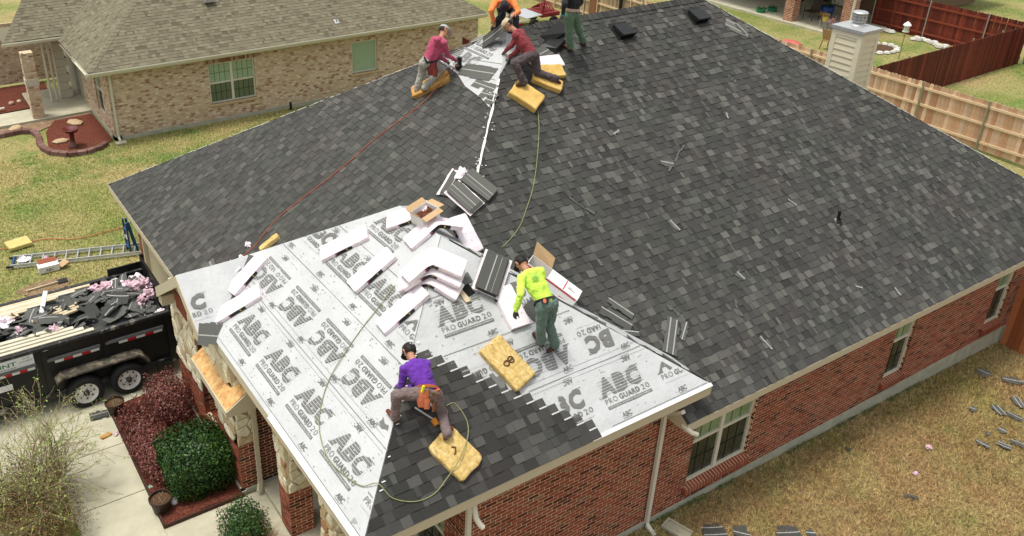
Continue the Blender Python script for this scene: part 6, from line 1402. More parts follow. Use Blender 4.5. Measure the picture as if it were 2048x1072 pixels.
# ================= side yard litter =================
LG_='shingle offcuts dropped on the side lawn'
def gz(px,py):
    p=HZ(px,py,0)
    for _ in range(4): p=HZ(px,py,ground_z(p.x,p.y))
    return ground_z(p.x,p.y)
SY=[(1404,1066,1450,1064,.36,.25,2,'pair of dark shingles at the bottom edge right of the splash block'),(1466,1062,1500,1070,.30,.3,1,'dark shingle with pale stripe at the bottom edge, second from the splash block'),(1552,1068,1598,1066,.34,.25,1,'dark shingle at the bottom edge, third from the splash block'),(1612,1069,1632,1071,.2,.25,1,'small dark shingle cut off by the bottom edge of the photo'),
(1955,742,1978,752,.26,.45,1,'square dark shingle nearest the orange fence'),(2003,758,2046,766,.22,.4,1,'long curved dark shingle at the right edge below the orange fence'),(1938,817,1952,822,.16,.5,1,'single small grey offcut left of the scattered shingles'),(1988,812,2006,832,.24,.45,2,'striped shingle piece left of centre in the right lawn litter'),(2030,795,2046,818,.2,.6,2,'light striped shingle at the right edge of the side lawn'),(2012,826,2044,842,.2,.35,1,'dark shingle strip overlapping the striped ones at the right edge'),(1996,858,2012,866,.16,.5,1,'small grey offcut below the striped shingles'),(1970,866,1980,870,.12,.5,0,'tiny grey offcut left of the small one'),(1952,882,1978,896,.14,.5,1,'narrow pointed offcut in the lower right lawn litter'),(1992,886,2022,898,.2,.4,2,'striped shingle lowest in the right lawn litter'),(2020,882,2046,892,.2,.35,1,'dark shingle beside the lowest striped one at the right edge'),(1806,992,1836,998,.06,.3,0,'thin dark strip on the side lawn near the bottom right'),(1688,896,1700,902,.06,.15,0,'tiny black scrap on the side lawn below the windows')]
for k,(a,b_,c,d_,w_,tn,s_,lb) in enumerate(SY): gscr(lb,a,b_,c,d_,w_,tn,gz((a+c)/2,(b_+d_)/2)+.01,s_,LG_,100+k,.015)
for px,py,s,lb in [(1857,897,.075,'upper pink plastic scrap on the side lawn'),(1830,949,.06,'lower pink plastic scrap on the side lawn')]:
    z=gz(px,py); p=HZ(px,py,z); crumple('crumpled_wrapper',lb,'wrapper',(p.x,p.y,z),s,M_wrapp,int(px))
z=gz(1353,1060); p=HZ(1353,1062,z); b=MB(); M=Matrix.Translation((p.x,p.y,z+.01))@Matrix.Rotation(math.radians(-75),4,'Z')
for a,c in [((-.24,-.13,0),(.24,.13,.02)),((-.24,-.13,.02),(.24,-.10,.06)),((-.24,.10,.02),(.24,.13,.06)),((-.24,-.10,.02),(-.21,.10,.06))]:
    x=[(a[0],a[1],a[2]),(c[0],a[1],a[2]),(c[0],c[1],a[2]),(a[0],c[1],a[2]),(a[0],a[1],c[2]),(c[0],a[1],c[2]),(c[0],c[1],c[2]),(a[0],c[1],c[2])]; b.hexa([M@Vector(q) for q in x])
o=b.build('splash_block',M_conc); tag(o,'concrete splash block on the side lawn below the corner downspout','splash block')
# gravel by the orange fence and pale stones along the slab
b=MB(); rg=random.Random(8)
for i in range(420):
    if i<150: p=HZ(rg.uniform(1975,2048),rg.gauss(722,12),-.2); x,y=p.x,p.y
    else: x,y=rg.uniform(-1,11),-.05-abs(rg.gauss(0,.12))
    s=rg.uniform(.008,.02); z=ground_z(x,y); b.lathe([(0,-.5*s),(s,0),(s*.6,.5*s),(0,.6*s)],5,Matrix.Translation((x,y,z)),tone=rg.random())
struct(b,'gravel',mat('pale_gravel',[(.25,.19,.13),(.48,.42,.33)],.9,20,.2,tone=True),kind='stuff')
# ================= things in the yards beyond =================
def pos(px,py,z=0): p=HZ(px,py,z); return p.x,p.y
x,y=pos(1652,100); CH=thing('garden_chair','tan sling garden chair on the lawn left of the chimney','chair',(x,y,0)); M_br=mat('brown_metal',(.05,.03,.02),.5,9,.2); M_sl=mat('tan_sling',(.42,.26,.13),.8,9,.15)
b=MB(); b.hexa([(x-.05,y-.27,.42),(x+.5,y-.27,.44),(x+.5,y+.27,.44),(x-.05,y+.27,.42),(x-.05,y-.27,.45),(x+.5,y-.27,.47),(x+.5,y+.27,.47),(x-.05,y+.27,.45)]); b.build('seat',M_sl,CH)
b=MB(); b.hexa([(x-.05,y-.27,.48),(x-.03,y-.27,.48),(x-.03,y+.27,.48),(x-.05,y+.27,.48),(x-.22,y-.27,1.02),(x-.20,y-.27,1.02),(x-.20,y+.27,1.02),(x-.22,y+.27,1.02)]); b.build('backrest',M_sl,CH)
for sx,sy in [(-.12,-.3),(-.12,.3),(.52,-.3),(.52,.3)]: b=MB(); b.tube([(x+sx,y+sy,0),(x+(.0 if sx<0 else .48),y+sy*.92,.46),(x+(-.2 if sx<0 else .48),y+sy*.92,1.04 if sx<0 else .62)],.02,6); b.build('leg',M_br,CH)
x,y=pos(1797,118); FD=thing('bird_feeder','white lantern shaped bird feeder on a thin pole beyond the fence','bird feeder',(x,y,0)); b=MB(); b.tube([(x,y,0),(x,y,1.35)],.018,6); b.build('pole',mat('rusty_pole',(.22,.12,.06),.7,9,.2),FD)
b=MB(); b.lathe([(0,1.3),(.16,1.3),(.16,1.33),(.12,1.34)],8,Matrix.Translation((x,y,0))); b.lathe([(.12,1.34),(.12,1.6)],8,Matrix.Translation((x,y,0))); b.build('lantern',mat('frosted_glass',(.62,.66,.55),.3,9,.1),FD); b=MB(); b.lathe([(.19,1.6),(.16,1.66),(.04,1.76),(0,1.8)],8,Matrix.Translation((x,y,0))); b.build('lantern_roof',M_white,FD)
M_rock=mat('white_rock',[(.48,.46,.40),(.68,.66,.60)],.8,6,.2,tone=True)
RB=thing('rock_ring','ring of white rocks round a dark planting patch beyond the chimney','rock ring',(*pos(1757,98),0)); cx_,cy_=pos(1757,98); rg=random.Random(9)
for k in range(16):
    a=k*2*math.pi/16; s=rg.uniform(.14,.2); b=MB(); b.lathe([(0,-.3*s),(s,0),(s*.8,.5*s),(0,.7*s)],7,Matrix.Translation((cx_+1.0*math.cos(a),cy_+.75*math.sin(a),.03)),tone=rg.random()); b.build('rock',M_rock,RB)
b=MB(); b.poly([(cx_+.95*math.cos(k*.3927),cy_+.7*math.sin(k*.3927),.02) for k in range(16)]); b.build('soil',MATS['potting_soil'],RB)
for k in range(12):
    ordn=['first','second','third','fourth','fifth','sixth','seventh','eighth','ninth','tenth','eleventh','last'][k]; x,y=pos(1826+k*6+rg.uniform(-2,2),78+k*1.6+rg.uniform(-3,3)); s=rg.uniform(.13,.24); b=MB(); b.lathe([(0,-.3*s),(s,0),(s*.8,.5*s),(0,.7*s)],6,Matrix.Translation((x,y,.03)),tone=rg.random()); tag(b.build('rock',M_rock),ordn+' white rock from the left along the foot of the dark red fence','rock','white rocks along the dark red fence')
for k in range(3):
    x,y=pos(1768+k*7,61+k*2); b=MB(); b.lathe([(0,-.05),(.22,0),(.15,.1),(0,.13)],6,Matrix.Translation((x,y,.03)),tone=.8); tag(b.build('rock',M_rock),['left','middle','right'][k]+' white rock at the fence corner below the green hose','rock','white rocks at the fence corner')
x,y=pos(1583,90); b=MB(); b.lathe([(0,0),(.55,.02),(.6,.1),(.4,.2),(0,.24)],14,Matrix.Translation((x,y,0)),sx=.45,sy=1); tag(b.build('plastic_sled',mat('faded_red_plastic',(.50,.10,.09),.5,9,.1),smooth=True),'faded red plastic sled on the grass just beyond the hip','sled')
for k,(px,py) in enumerate([(1520,28),(1543,26)]):
    x,y=pos(px,py); T=thing('green_pot','%s green plant pot on the yellow grass left of the brick column'%['left','right'][k],'planter',(x,y,0)); b=MB(); b.lathe([(0,0),(.18,0),(.27,.3),(.24,.3),(0,.25)],14,Matrix.Translation((x,y,0))); b.build('pot',mat('green_plastic',(.02,.20,.08),.4,9,.1),T); leaf_mesh('foliage',[((rg.gauss(0,.12),rg.gauss(0,.12),.35+rg.gauss(0,.05)),(0,0,1)) for _ in range(80)],.09,M_leaf2,k,T)
# patio furniture
x,y=pos(1588,28,.1); GR=thing('kettle_grill','black barbecue grill with wheels on the patio beside the brick column','grill',(x,y,.1)); b=MB(); b.lathe([(0,.62),(.2,.65),(.3,.8),(.31,.86),(.28,.95),(.12,1.06),(0,1.08)],14,Matrix.Translation((x,y,.1)),sx=.8,sy=1.4); b.build('bowl',M_black,GR,smooth=True)
for sx,sy in [(-.2,-.3),(-.2,.3),(.2,-.3),(.2,.3)]: b=MB(); b.tube([(x+sx*.5,y+sy*.7,.8),(x+sx,y+sy,.12)],.018,6); b.build('leg',M_black,GR)
for sy in(-.3,.3): b=MB(); b.lathe([(0,-.02),(.09,-.02),(.09,.02),(0,.02)],12,Matrix.Translation((x-.2,y+sy,.19))@Matrix.Rotation(math.pi/2,4,'X')); b.build('wheel',M_black,GR)
x,y=pos(1615,40,.1); PC=thing('patio_chair','dark metal patio chair between the grill and the blue pot','chair',(x,y,.1))
b=MB(); b.bb((x-.05,y-.27,.52),(x+.5,y+.27,.57)); b.build('seat',M_br,PC); b=MB(); b.hexa([(x+.48,y-.27,.57),(x+.52,y-.27,.57),(x+.52,y+.27,.57),(x+.48,y+.27,.57),(x+.68,y-.27,1.15),(x+.72,y-.27,1.15),(x+.72,y+.27,1.15),(x+.68,y+.27,1.15)]); b.build('backrest',M_br,PC)
for sx,sy in [(-.05,-.27),(-.05,.27),(.5,-.27),(.5,.27)]: b=MB(); b.tube([(x+sx,y+sy,.1),(x+sx,y+sy,.75)],.02,6); b.build('leg',M_br,PC)
x,y=pos(1650,38,.1); BP=thing('blue_pot','large blue plant pot on the patio left of the middle brick column','planter',(x,y,.1)); b=MB(); b.lathe([(0,0),(.26,0),(.38,.5),(.36,.72),(.3,.72),(0,.6)],16,Matrix.Translation((x,y,.1))); b.build('pot',mat('cobalt_glaze',(.02,.06,.22),.3,9,.2),BP,smooth=True); leaf_mesh('foliage',[((rg.gauss(0,.2),rg.gauss(0,.2),.9+rg.gauss(0,.15)),(0,0,1)) for _ in range(240)],.1,M_leaf2,5,BP)
x,y=pos(1647,58,.1); FS=thing('plant_stand','wire stand with yellow and pink flowers at the patio edge','plant stand',(x,y,.1))
for sx,sy in [(-.2,-.2),(-.2,.2),(.2,-.2),(.2,.2)]: b=MB(); b.tube([(x+sx,y+sy,.05),(x+sx*.8,y+sy*.8,.65)],.012,5); b.build('leg',M_alu,FS)
b=MB(); b.lathe([(0,.4),(.14,.4),(.18,.62),(0,.62)],10,Matrix.Translation((x,y,.1))); b.build('pot',M_yel,FS)
leaf_mesh('flowers',[((rg.gauss(0,.14),rg.gauss(0,.14)+.12,.72+rg.gauss(0,.07)),(0,0,1)) for _ in range(120)],.08,mat('orange_yellow_petal',[(.55,.30,.03),(.60,.42,.05)],.6,9,.1,tone=True),6,FS); leaf_mesh('flowers',[((rg.gauss(0,.12),rg.gauss(0,.1)-.42,.5+rg.gauss(0,.1)),(0,0,1)) for _ in range(100)],.09,mat('pink_petal',[(.60,.22,.26),(.65,.4,.4)],.6,9,.1,tone=True),7,FS)
x,y=pos(1765,40); hp=[(x+.1*math.cos(t*1.2),y+.42*math.cos(t)-.0,1.2+.42*math.sin(t)) for t in [i*.6 for i in range(22)]]+[(x-.1,y-.3,.6),(x-.4,y-.7,.1),(x-.8,y-1.0,.04)]
hose('garden_hose','coiled green garden hose hanging by the dark red fence corner',hp,.03,mat('green_hose',(.01,.16,.06),.5,9,.1))
# cart with red machinery beyond the ridge
x,y=19.0,28.2; CT=thing('utility_cart','grey utility cart with red parts on the lawn behind the orange-shirted worker','cart',(x,y,0)); M_rm=mat('red_machine_paint',(.20,.02,.02),.5,9,.3)
b=MB(); b.hexa([(x-1.3,y-.75,.62),(x-.3,y-.75,.70),(x-.3,y+.75,.70),(x-1.3,y+.75,.62),(x-1.3,y-.75,.66),(x-.3,y-.75,.74),(x-.3,y+.75,.74),(x-1.3,y+.75,.66)]); b.build('bed_panel',M_alu,CT)
b=MB()
for k in range(3): b.bb((x-2.4+.35*k,y-.8,.45+.05*k),(x-2.35+.35*k,y+.8,.5+.05*k))
for sy in(-.8,.8): b.bar((x-2.4,y+sy,.47),(x-1.2,y+sy,.6),.05,.05)
b.build('frame',M_galv,CT)
b=MB(); b.bb((x-.25,y-.7,.55),(x+.9,y+.6,.75)); 
for k in range(6): b.bb((x-.2+.18*k,y-.6+.2*k,.75),(x-.1+.18*k,y-.5+.2*k,1.15)); b.tube([(x-.1+.15*k,y-.5,.8),(x+.1+.12*k,y,1.1),(x+.15*k,y+.5,.8)],.04,6)
b.bb((x-2.2,y-.6,.2),(x-1.4,y-.3,.4)); b.bb((x-1.9,y+.1,.15),(x-1.4,y+.5,.38)); b.build('machinery',M_rm,CT)
for sx in(-.9,.4):
    for sy in(-.85,.85): b=MB(); b.lathe([(0,-.06),(.3,-.06),(.3,.06),(0,.06)],14,Matrix.Translation((x+sx,y+sy,.3))@Matrix.Rotation(math.pi/2,4,'X')); b.build('wheel',M_black,CT)
# dark red panel peeping between the houses, and little ridge things
p=HY(935,92,22.0); b=MB(); 
q=PA.at(930,96,.0); tr_=[HY(926,74,22.5),HY(926,90,22.5),HY(944,84,22.5)]
b.prism([tuple(t) for t in tr_],(0,.05,0)); tag(b.build('red_board',M_redw),'triangular dark red board end at the foot of the tan brick wall','board')
b=MB(); p=Vector((22.1,25.4,0)); b.tube([p,p+Vector((0,0,2.3))],.09,8); tag(b.build('dark_post',M_black),'dark round post in front of the weathered fence above the ridge','post')
p=HZ(582,219,0); b=MB(); b.tube([(p.x,p.y,0),(p.x,p.y,.3)],.05,8); tag(b.build('utility_stub',M_black),'small black utility stub at the foot of the tan house wall','utility stub')
# folded felt held by the worker in dark top, black box flashing
FLT=thing('felt_sheet','dark folded felt sheet draped on the slope below the ridge','roofing felt',tuple(PB.at(1110,80)))
b=MB(); q=[PB.at(px,py,h) for px,py,h in [(1080,72,.02),(1122,38,.25),(1130,66,.25),(1100,84,.02)]]; b.prism(q,tuple(PB.n*.01)); q=[PB.at(px,py,h) for px,py,h in [(1100,84,.02),(1130,66,.20),(1128,80,.15),(1112,92,.02)]]; b.prism(q,tuple(PB.n*.01)); b.build('sheet',mat('black_felt',(.02,.02,.021),.85,20,.3),FLT)
M=PB.frame(PB.at(1105,92,.01),.5); BV=thing('vent_hood','loose black vent hood lying beside the half bundle','vent hood',M=M); b=MB()
b.hexa([(-.25,-.2,0),(.25,-.2,0),(.25,.2,0),(-.25,.2,0),(-.15,-.12,.15),(.2,-.12,.15),(.2,.15,.05),(-.15,.15,.05)]); b.build('hood',M_black,BV); b=MB(); b.bb((-.38,-.2,0),(-.25,.2,.01)); b.build('flange',M_black,BV)

# foot tool of the worker in the purple shirt
A=W2.at(830,815,.12); B_=W2.at(866,838,.06); GN=thing('roofing_gun','silver tool with orange handle between the legs of the purple-shirted worker','tool',tuple(A)); b=MB(); b.tube([A,B_],.014,8); b.build('barrel',M_alu,GN); b=MB(); b.bar(B_,W2.at(874,850,.06),.07,.05); b.build('handle',mat('orange_plastic',(.70,.26,.03),.5,9,.1),GN)
A=W2.at(852,795,.10); B_=W2.at(868,818,.08); b=MB(); b.bar(A,B_,.035,.012); b.build('blade',M_alu,GN)
JNT={"purple":{"ra":[-4.944,0.206,3.952],"rk":[-4.802,0.543,4.019],"rh":[-4.931,0.534,4.398],"lh":[-5.093,0.537,4.497],"la":[-5.499,0.66,4.167],"lk":[-5.503,0.606,4.586],"pel":[-5.012,0.536,4.448],"neck":[-5.075,0.886,4.809],"head":[-5.026,1.048,4.826],"ls":[-5.232,0.866,4.746],"rs":[-4.904,0.805,4.744],"lw":[-5.204,1.069,4.316],"le":[-5.27,0.872,4.465],"re":[-4.978,0.774,4.465],"rw":[-5.235,0.753,4.497],"lt":[-5.488,0.876,4.115],"rt":[-4.816,0.275,3.95]},
"green":{"ra":[-2.576,0.776,4.224],"la":[-2.787,0.877,4.316],"rk":[-2.696,0.832,4.623],"rh":[-2.736,0.76,5.045],"lh":[-2.921,0.746,5.087],"lk":[-2.897,0.78,4.687],"pel":[-2.829,0.753,5.066],"neck":[-2.926,1.138,5.463],"head":[-2.905,1.304,5.494],"ls":[-3.093,1.076,5.434],"rs":[-2.744,1.056,5.449],"le":[-3.254,0.876,5.299],"lw":[-3.322,0.87,5.049],"re":[-2.754,0.977,5.17],"rw":[-2.746,1.082,4.933],"lt":[-2.798,1.04,4.352],"rt":[-2.709,0.774,4.163]},
"pink":{"la":[-1.21,7.142,6.224],"lt":[-1.08,7.236,6.239],"lk":[-1.118,7.081,6.629],"rk":[-0.728,6.993,6.57],"ra":[-1.157,6.937,6.308],"rh":[-1.033,6.86,6.843],"lh":[-1.222,6.858,6.852],"rt":[-1.156,7.052,6.188],"pel":[-1.127,6.859,6.848],"neck":[-0.846,6.832,7.312],"head":[-0.729,6.924,7.395],"rs":[-0.868,6.686,7.251],"ls":[-0.999,6.739,7.317],"rw":[-0.507,6.782,6.813],"re":[-0.738,6.748,6.971],"lw":[-0.572,7.032,6.746],"le":[-0.847,6.855,6.919]},
"maroon":{"ra":[0.04,5.229,6.717],"la":[0.826,5.216,6.66],"lk":[0.511,5.414,6.768],"rk":[-0.117,5.359,7.085],"rh":[0.301,5.451,7.124],"lh":[0.478,5.519,7.11],"pel":[0.39,5.485,7.117],"neck":[0.205,5.782,7.56],"head":[0.127,5.911,7.639],"rs":[0.093,5.661,7.516],"ls":[0.373,5.821,7.508],"rw":[0.151,5.873,7.026],"re":[0.248,5.679,7.233],"lw":[0.154,6.017,7.11],"le":[0.135,5.823,7.263],"rt":[-0.096,5.253,6.673],"lt":[0.897,5.182,6.566]},
"orange":{"la":[0.421,6.792,7.311],"lk":[0.432,6.56,7.661],"lh":[0.672,6.91,7.728],"rh":[0.862,6.907,7.716],"ra":[0.681,6.394,7.35],"rk":[0.765,6.562,7.597],"pel":[0.767,6.909,7.722],"neck":[0.488,6.611,7.975],"head":[0.409,6.48,7.902],"rs":[0.333,6.682,7.918],"ls":[0.635,6.486,7.934],"re":[0.121,6.516,7.81],"rw":[0.234,6.571,7.582],"le":[0.599,6.242,7.78],"lw":[0.381,6.102,7.799],"lt":[0.401,6.899,7.226],"rt":[0.632,6.355,7.263]},
"dark":{"la":[1.719,5.88,7.007],"ra":[2.102,5.944,7.074],"lk":[1.569,5.799,7.391],"lh":[1.42,5.654,7.767],"rh":[1.603,5.7,7.744],"rk":[1.838,5.836,7.398],"pel":[1.511,5.677,7.756],"neck":[1.429,5.621,8.246],"head":[1.373,5.621,8.406],"ls":[1.254,5.59,8.213],"rs":[1.602,5.639,8.203],"le":[1.073,5.428,8.055],"lw":[1.122,5.516,7.816],"re":[1.732,5.695,7.95],"rw":[1.504,5.6,7.868],"lt":[1.626,5.995,7.023],"rt":[2.158,5.947,6.98]}}
# ================= people =================
M_skin=mat('skin',(.42,.20,.12),.5,20,.08,spec=.35)
M_hair=mat('black_hair',(.012,.009,.008),.6,60,.3)
M_boot=mat('reddish_brown_boot',(.13,.035,.018),.55,14,.3); M_dboot=mat('dark_brown_boot',(.06,.025,.015),.55,14,.3)
M_eye=mat('eye_white',(.5,.5,.48),.3,9,.05)
def cloth(name,c,d=.3): return mat(name,[tuple(x*(1-d*.5) for x in c),c],.9,7,.14,.006,16,sheen=.1)
M_leather=mat('orange_leather',[(.30,.075,.03),(.45,.13,.05)],.6,14,.25)
M_steel=mat('tool_steel',(.5,.5,.5),.3,9,.1,metal=.8)
def cap_mb(a,b_,ra,rb,n=14):
    """tapered capsule from a to b"""
    m=MB(); a=Vector(a); b_=Vector(b_); d_=(b_-a); l=d_.length
    if l<1e-5: d_=Vector((0,0,1)); l=1e-5
    x,y,z=basis(d_); T=Matrix(((x.x,y.x,z.x,a.x),(x.y,y.y,z.y,a.y),(x.z,y.z,z.z,a.z),(0,0,0,1)))
    pr=[(ra*math.cos(t),ra*math.sin(t)) for t in [-math.pi/2+.001,-1.1,-.7,-.3,0]]+[(rb*math.cos(t),l+rb*math.sin(t)) for t in [0,.3,.7,1.1,math.pi/2-.001]]
    m.lathe(pr,n,T); return m
def person(key,label,shirt,pants,boot,hand,size=1.0,belt=None,sleeves=True,face=None,extra=None):
    J={k:Vector(v) for k,v in JNT[key].items()}; prm=[]; reg=[]   # primitives for the surface, and for colouring
    allb=MB()
    def add(a,b_,ra,rb,rg_,flat=None):
        m=cap_mb(a,b_,ra*size,rb*size); i=len(allb.v); allb.v+=m.v; allb.f+=[tuple(i+k for k in f) for f in m.f]; prm.append((Vector(a),Vector(b_),ra*size,rb*size,rg_))
    latH=(J['rh']-J['lh']).normalized(); latS=(J['rs']-J['ls']).normalized()
    if latH.dot(latS)<-.2: latS=-latS
    sp=J['neck']-J['pel']; up=sp.normalized()
    # pelvis and torso from side by side capsules
    for s in(-1,1):
        add(J['pel']+latH*s*.055,J['pel']+latH*s*.075+up*.03,.115,.11,1)
        add(J['pel']+latH*s*.05+up*.10,J['pel']+sp*.55+latH.lerp(latS,.5)*s*.055,.105,.11,0)
        add(J['pel']+sp*.5+latS*s*.06,J['pel']+sp*.84+latS*s*.085,.115,.09,0)
    add(J['pel']+up*.05,J['pel']+sp*.8,.11,.10,0)
    nb=J['pel']+sp*.93
    for S_ in('ls','rs'): add(nb,J[S_],.075,.068,0)
    hd=J['head']; fwd=face if face is not None else ((J['lw']+J['rw'])/2-hd)
    hu=(hd-J['neck']).normalized(); fwd=Vector(fwd); fwd=(fwd-hu*fwd.dot(hu)).normalized(); sd=fwd.cross(hu)
    add(J['pel']+sp*.95,hd-hu*.02,.058,.052,2)
    c=hd+hu*.03; add(c-fwd*.018,c+fwd*.012+hu*.01,.088,.084,2); add(c+hu*.02-fwd*.02,c+hu*.045-fwd*.01,.082,.078,2)
    add(c+fwd*.035-hu*.055,c+fwd*.05-hu*.085,.055,.038,2)          # jaw and chin
    add(c+fwd*.09+hu*.0,c+fwd*.108-hu*.028,.012,.016,2)            # nose
    for s in(-1,1): add(c+sd*s*.088-hu*.0,c+sd*s*.092+hu*.03,.012,.016,2)
    for s in('l','r'):
        add(J[s+'s'],J[s+'e'],.068,.054,0); w_=J[s+'w']; e=J[s+'e']; fd=(w_-e).normalized(); add(e,w_-fd*.02,.053,.040,0 if sleeves else 2); add(w_-fd*.03,w_,.030,.028,3)
        # hand: palm, four fingers of unequal length and a thumb leaving its side
        x=fd.cross(Vector((0,0,1)))
        if x.length<.1: x=latS
        x.normalize(); pn=x.cross(fd); down=pn if pn.z<0 else -pn
        for k,o in enumerate((-.028,-.009,.010,.028)):
            k0=w_+x*o*.7; k1=w_+fd*.085+x*o; add(k0,k1,.018,.014,3); L1=(.030,.040,.043,.034)[k]
            k2=k1+(fd*.85+down*.45).normalized()*L1; k3=k2+(fd*.35+down*.9).normalized()*L1*.75; add(k1,k2,.0115,.0105,3); add(k2,k3,.0105,.009,3)
        t1=w_+fd*.03-x*.038+down*.012; t2=t1+(fd*.8-x*.45+down*.35).normalized()*.042; add(w_+fd*.01-x*.02,t1,.018,.015,3); add(t1,t2,.0135,.012,3); add(t2,t2+(fd*.9+down*.4).normalized()*.028,.012,.010,3)
        hp=J[s+'h']; kn=J[s+'k']; an=J[s+'a']; add(hp,kn,.106,.078,1); mid_=kn.lerp(an,.35); add(kn,mid_,.078,.074,1); add(mid_,an,.074,.072,1)
        tt=J[s+'t']; fdn=(tt-an); fl=fdn.normalized(); add(an-Vector((0,0,.01)),an-Vector((0,0,.045)),.047,.045,4)
        add(an-Vector((0,0,.05))-fl*.03,tt,.040,.036,4)
    me=allb.mesh('tmp',M_skin); o=bpy.data.objects.new('tmp',me); COL.objects.link(o); rm=o.modifiers.new('r','REMESH'); rm.mode='VOXEL'; rm.voxel_size=.0105*size; rm.use_smooth_shade=True
    sm_=o.modifiers.new('s','SMOOTH'); sm_.factor=.5; sm_.iterations=3
    dg=bpy.context.evaluated_depsgraph_get(); m2=bpy.data.meshes.new_from_object(o.evaluated_get(dg)); bpy.data.objects.remove(o)
    n=len(m2.vertices); V=np.empty(n*3,'f'); m2.vertices.foreach_get('co',V); V=V.reshape(-1,3).astype(float)
    D=np.full((len(prm),n),9.)
    for i,(a,b_,ra,rb,rg_) in enumerate(prm):
        a=np.array(a); b2=np.array(b_); ab=b2-a; l2=max(ab@ab,1e-9); t=np.clip(((V-a)@ab)/l2,0,1); D[i]=np.linalg.norm(V-a-t[:,None]*ab,axis=1)-(ra+(rb-ra)*t)
    R_=np.array([p[4] for p in prm]); vr=R_[D.argmin(0)]
    # cloth folds
    Nn=np.empty(n*3,'f'); m2.vertices.foreach_get('normal',Nn) if hasattr(m2.vertices[0],'normal') else None; Nn=Nn.reshape(-1,3)
    root=J['pel']; amp=np.where(vr==1,.018,np.where(vr==0,.013,0.))
    for i in np.nonzero(vr<=1)[0]:
        v=V[i]; V[i]=v+Nn[i]*amp[i]*(mnoise.noise((v[0]*13,v[1]*13,v[2]*9+3))+.6*mnoise.noise((v[0]*26,v[1]*26,v[2]*30)))
    off=Vector((root.x,root.y,min(J['la'].z,J['ra'].z)-.09)); V-=np.array(off)
    m2.vertices.foreach_set('co',V.reshape(-1).astype('f')); m2.materials.clear()
    for m in (shirt,pants,M_skin,hand,boot): m2.materials.append(m)
    mi=[]
    for p in m2.polygons:
        q=[vr[v] for v in p.vertices]; mi.append(int(max(set(q),key=q.count)))
    m2.polygons.foreach_set('material_index',mi); m2.polygons.foreach_set('use_smooth',[True]*len(mi)); m2.update(); m2.name='body'
    r=thing('person',label,'person',tuple(off)); b=bpy.data.objects.new('body',m2); COL.objects.link(b); b.parent=r
    # eyes
    for s in(-1,1): e=MB(); T=Matrix.Translation(c+fwd*.088+sd*s*.032+hu*.018); e.lathe([(0,-.009),(.009,0),(0,.009)],8,T); e.build('eye',M_eye,r)
    return r,J,c,fwd,hu,sd,latH,up
def frame3(c,x,y,z): return Matrix(((x.x,y.x,z.x,c.x),(x.y,y.y,z.y,c.y),(x.z,y.z,z.z,c.z),(0,0,0,1)))
def cap(P,m,back=False,hair=True,logo=None):
    r,J,c,fwd,hu,sd,lat,up=P; T=frame3(c,fwd,-sd,hu)
    if hair:
        b=MB(); b.lathe([(.03,-.07),(.078,-.05),(.088,.0),(.094,.03)],16,T@Matrix.Translation((-.034,0,0)),sx=.85); b.build('hair',M_hair,r,smooth=True)
    b=MB(); b.lathe([(.102,.025),(.106,.05),(.098,.085),(.07,.115),(.03,.128),(0,.131)],18,T@Matrix.Translation((-.008,0,0)),sx=1.04,sy=.95)
    b.lathe([(.0,.135),(.010,.133),(.012,.128)],8,T); crown=b.build('cap',m,r,smooth=True)
    s=-1 if back else 1; b=MB(); q=[]
    for k in range(9):
        a=-1.0+2.0*k/8; q.append((s*(.085+.085*math.cos(a*1.1)),.088*math.sin(a*1.25)*1.0,.028-.012*math.cos(a)))
    inn=[(s*.075,p[1]*.9,.035) for p in q]
    for k in range(8): b.poly([T@Vector(q[k]),T@Vector(q[k+1]),T@Vector(inn[k+1]),T@Vector(inn[k])]); b.poly([T@Vector((*q[k][:2],q[k][2]-.006)),T@Vector((*inn[k][:2],inn[k][2]-.006)),T@Vector((*inn[k+1][:2],inn[k+1][2]-.006)),T@Vector((*q[k+1][:2],q[k+1][2]-.006))]); b.poly([T@Vector(q[k]),T@Vector((*q[k][:2],q[k][2]-.006)),T@Vector((*q[k+1][:2],q[k+1][2]-.006)),T@Vector(q[k+1])])
    b.build('cap_brim',m,r)
    if not back:
        b=MB(); b.box(T@Vector((-.112,0,.045)),.006,.06,.03,T.to_3x3()); b.build('cap_strap',logo or M_hair,r)
def ring(P,m,rad,w_,h=.04,name='belt',dn=.02):
    r,J,c,fwd,hu,sd,lat,up=P; y=up.cross(lat).normalized(); T=frame3(J['pel']+up*(h),lat,y,up); b=MB(); b.lathe([(rad,0),(rad+.006,0),(rad+.006,w_),(rad,w_)],20,T,sx=1.42,sy=1.0); return b.build(name,m,r),T
def pouch(P,pos,dirn,m,s=1.0,name='tool_pouch'):
    r=P[0]; z=Vector((0,0,1)); x=Vector(dirn).normalized(); y=z.cross(x).normalized(); z=x.cross(y); T=frame3(pos,x,y,z); b=MB()
    b.lathe([(0,-.13*s),(.045*s,-.13*s),(.065*s,-.05*s),(.07*s,.07*s),(.062*s,.07*s),(.055*s,-.05*s),(0,-.1*s)],12,T,sx=.75,sy=1.15); o=b.build(name,m,r); 
    b=MB(); b.lathe([(0,-.12*s),(.035*s,-.12*s),(.045*s,-.0*s),(.04*s,-.0*s),(0,-.08*s)],10,T@Matrix.Translation((.05*s,.05*s,-.03*s))); b.build('pocket',m,r); return T
M_purple=cloth('purple_shirt',(.14,.035,.36)); M_gp=cloth('greyish_brown_trousers',(.19,.14,.135)); M_neon=cloth('neon_yellow_shirt',(.58,.88,.10),.15); M_tealp=cloth('grey_green_trousers',(.13,.20,.17))
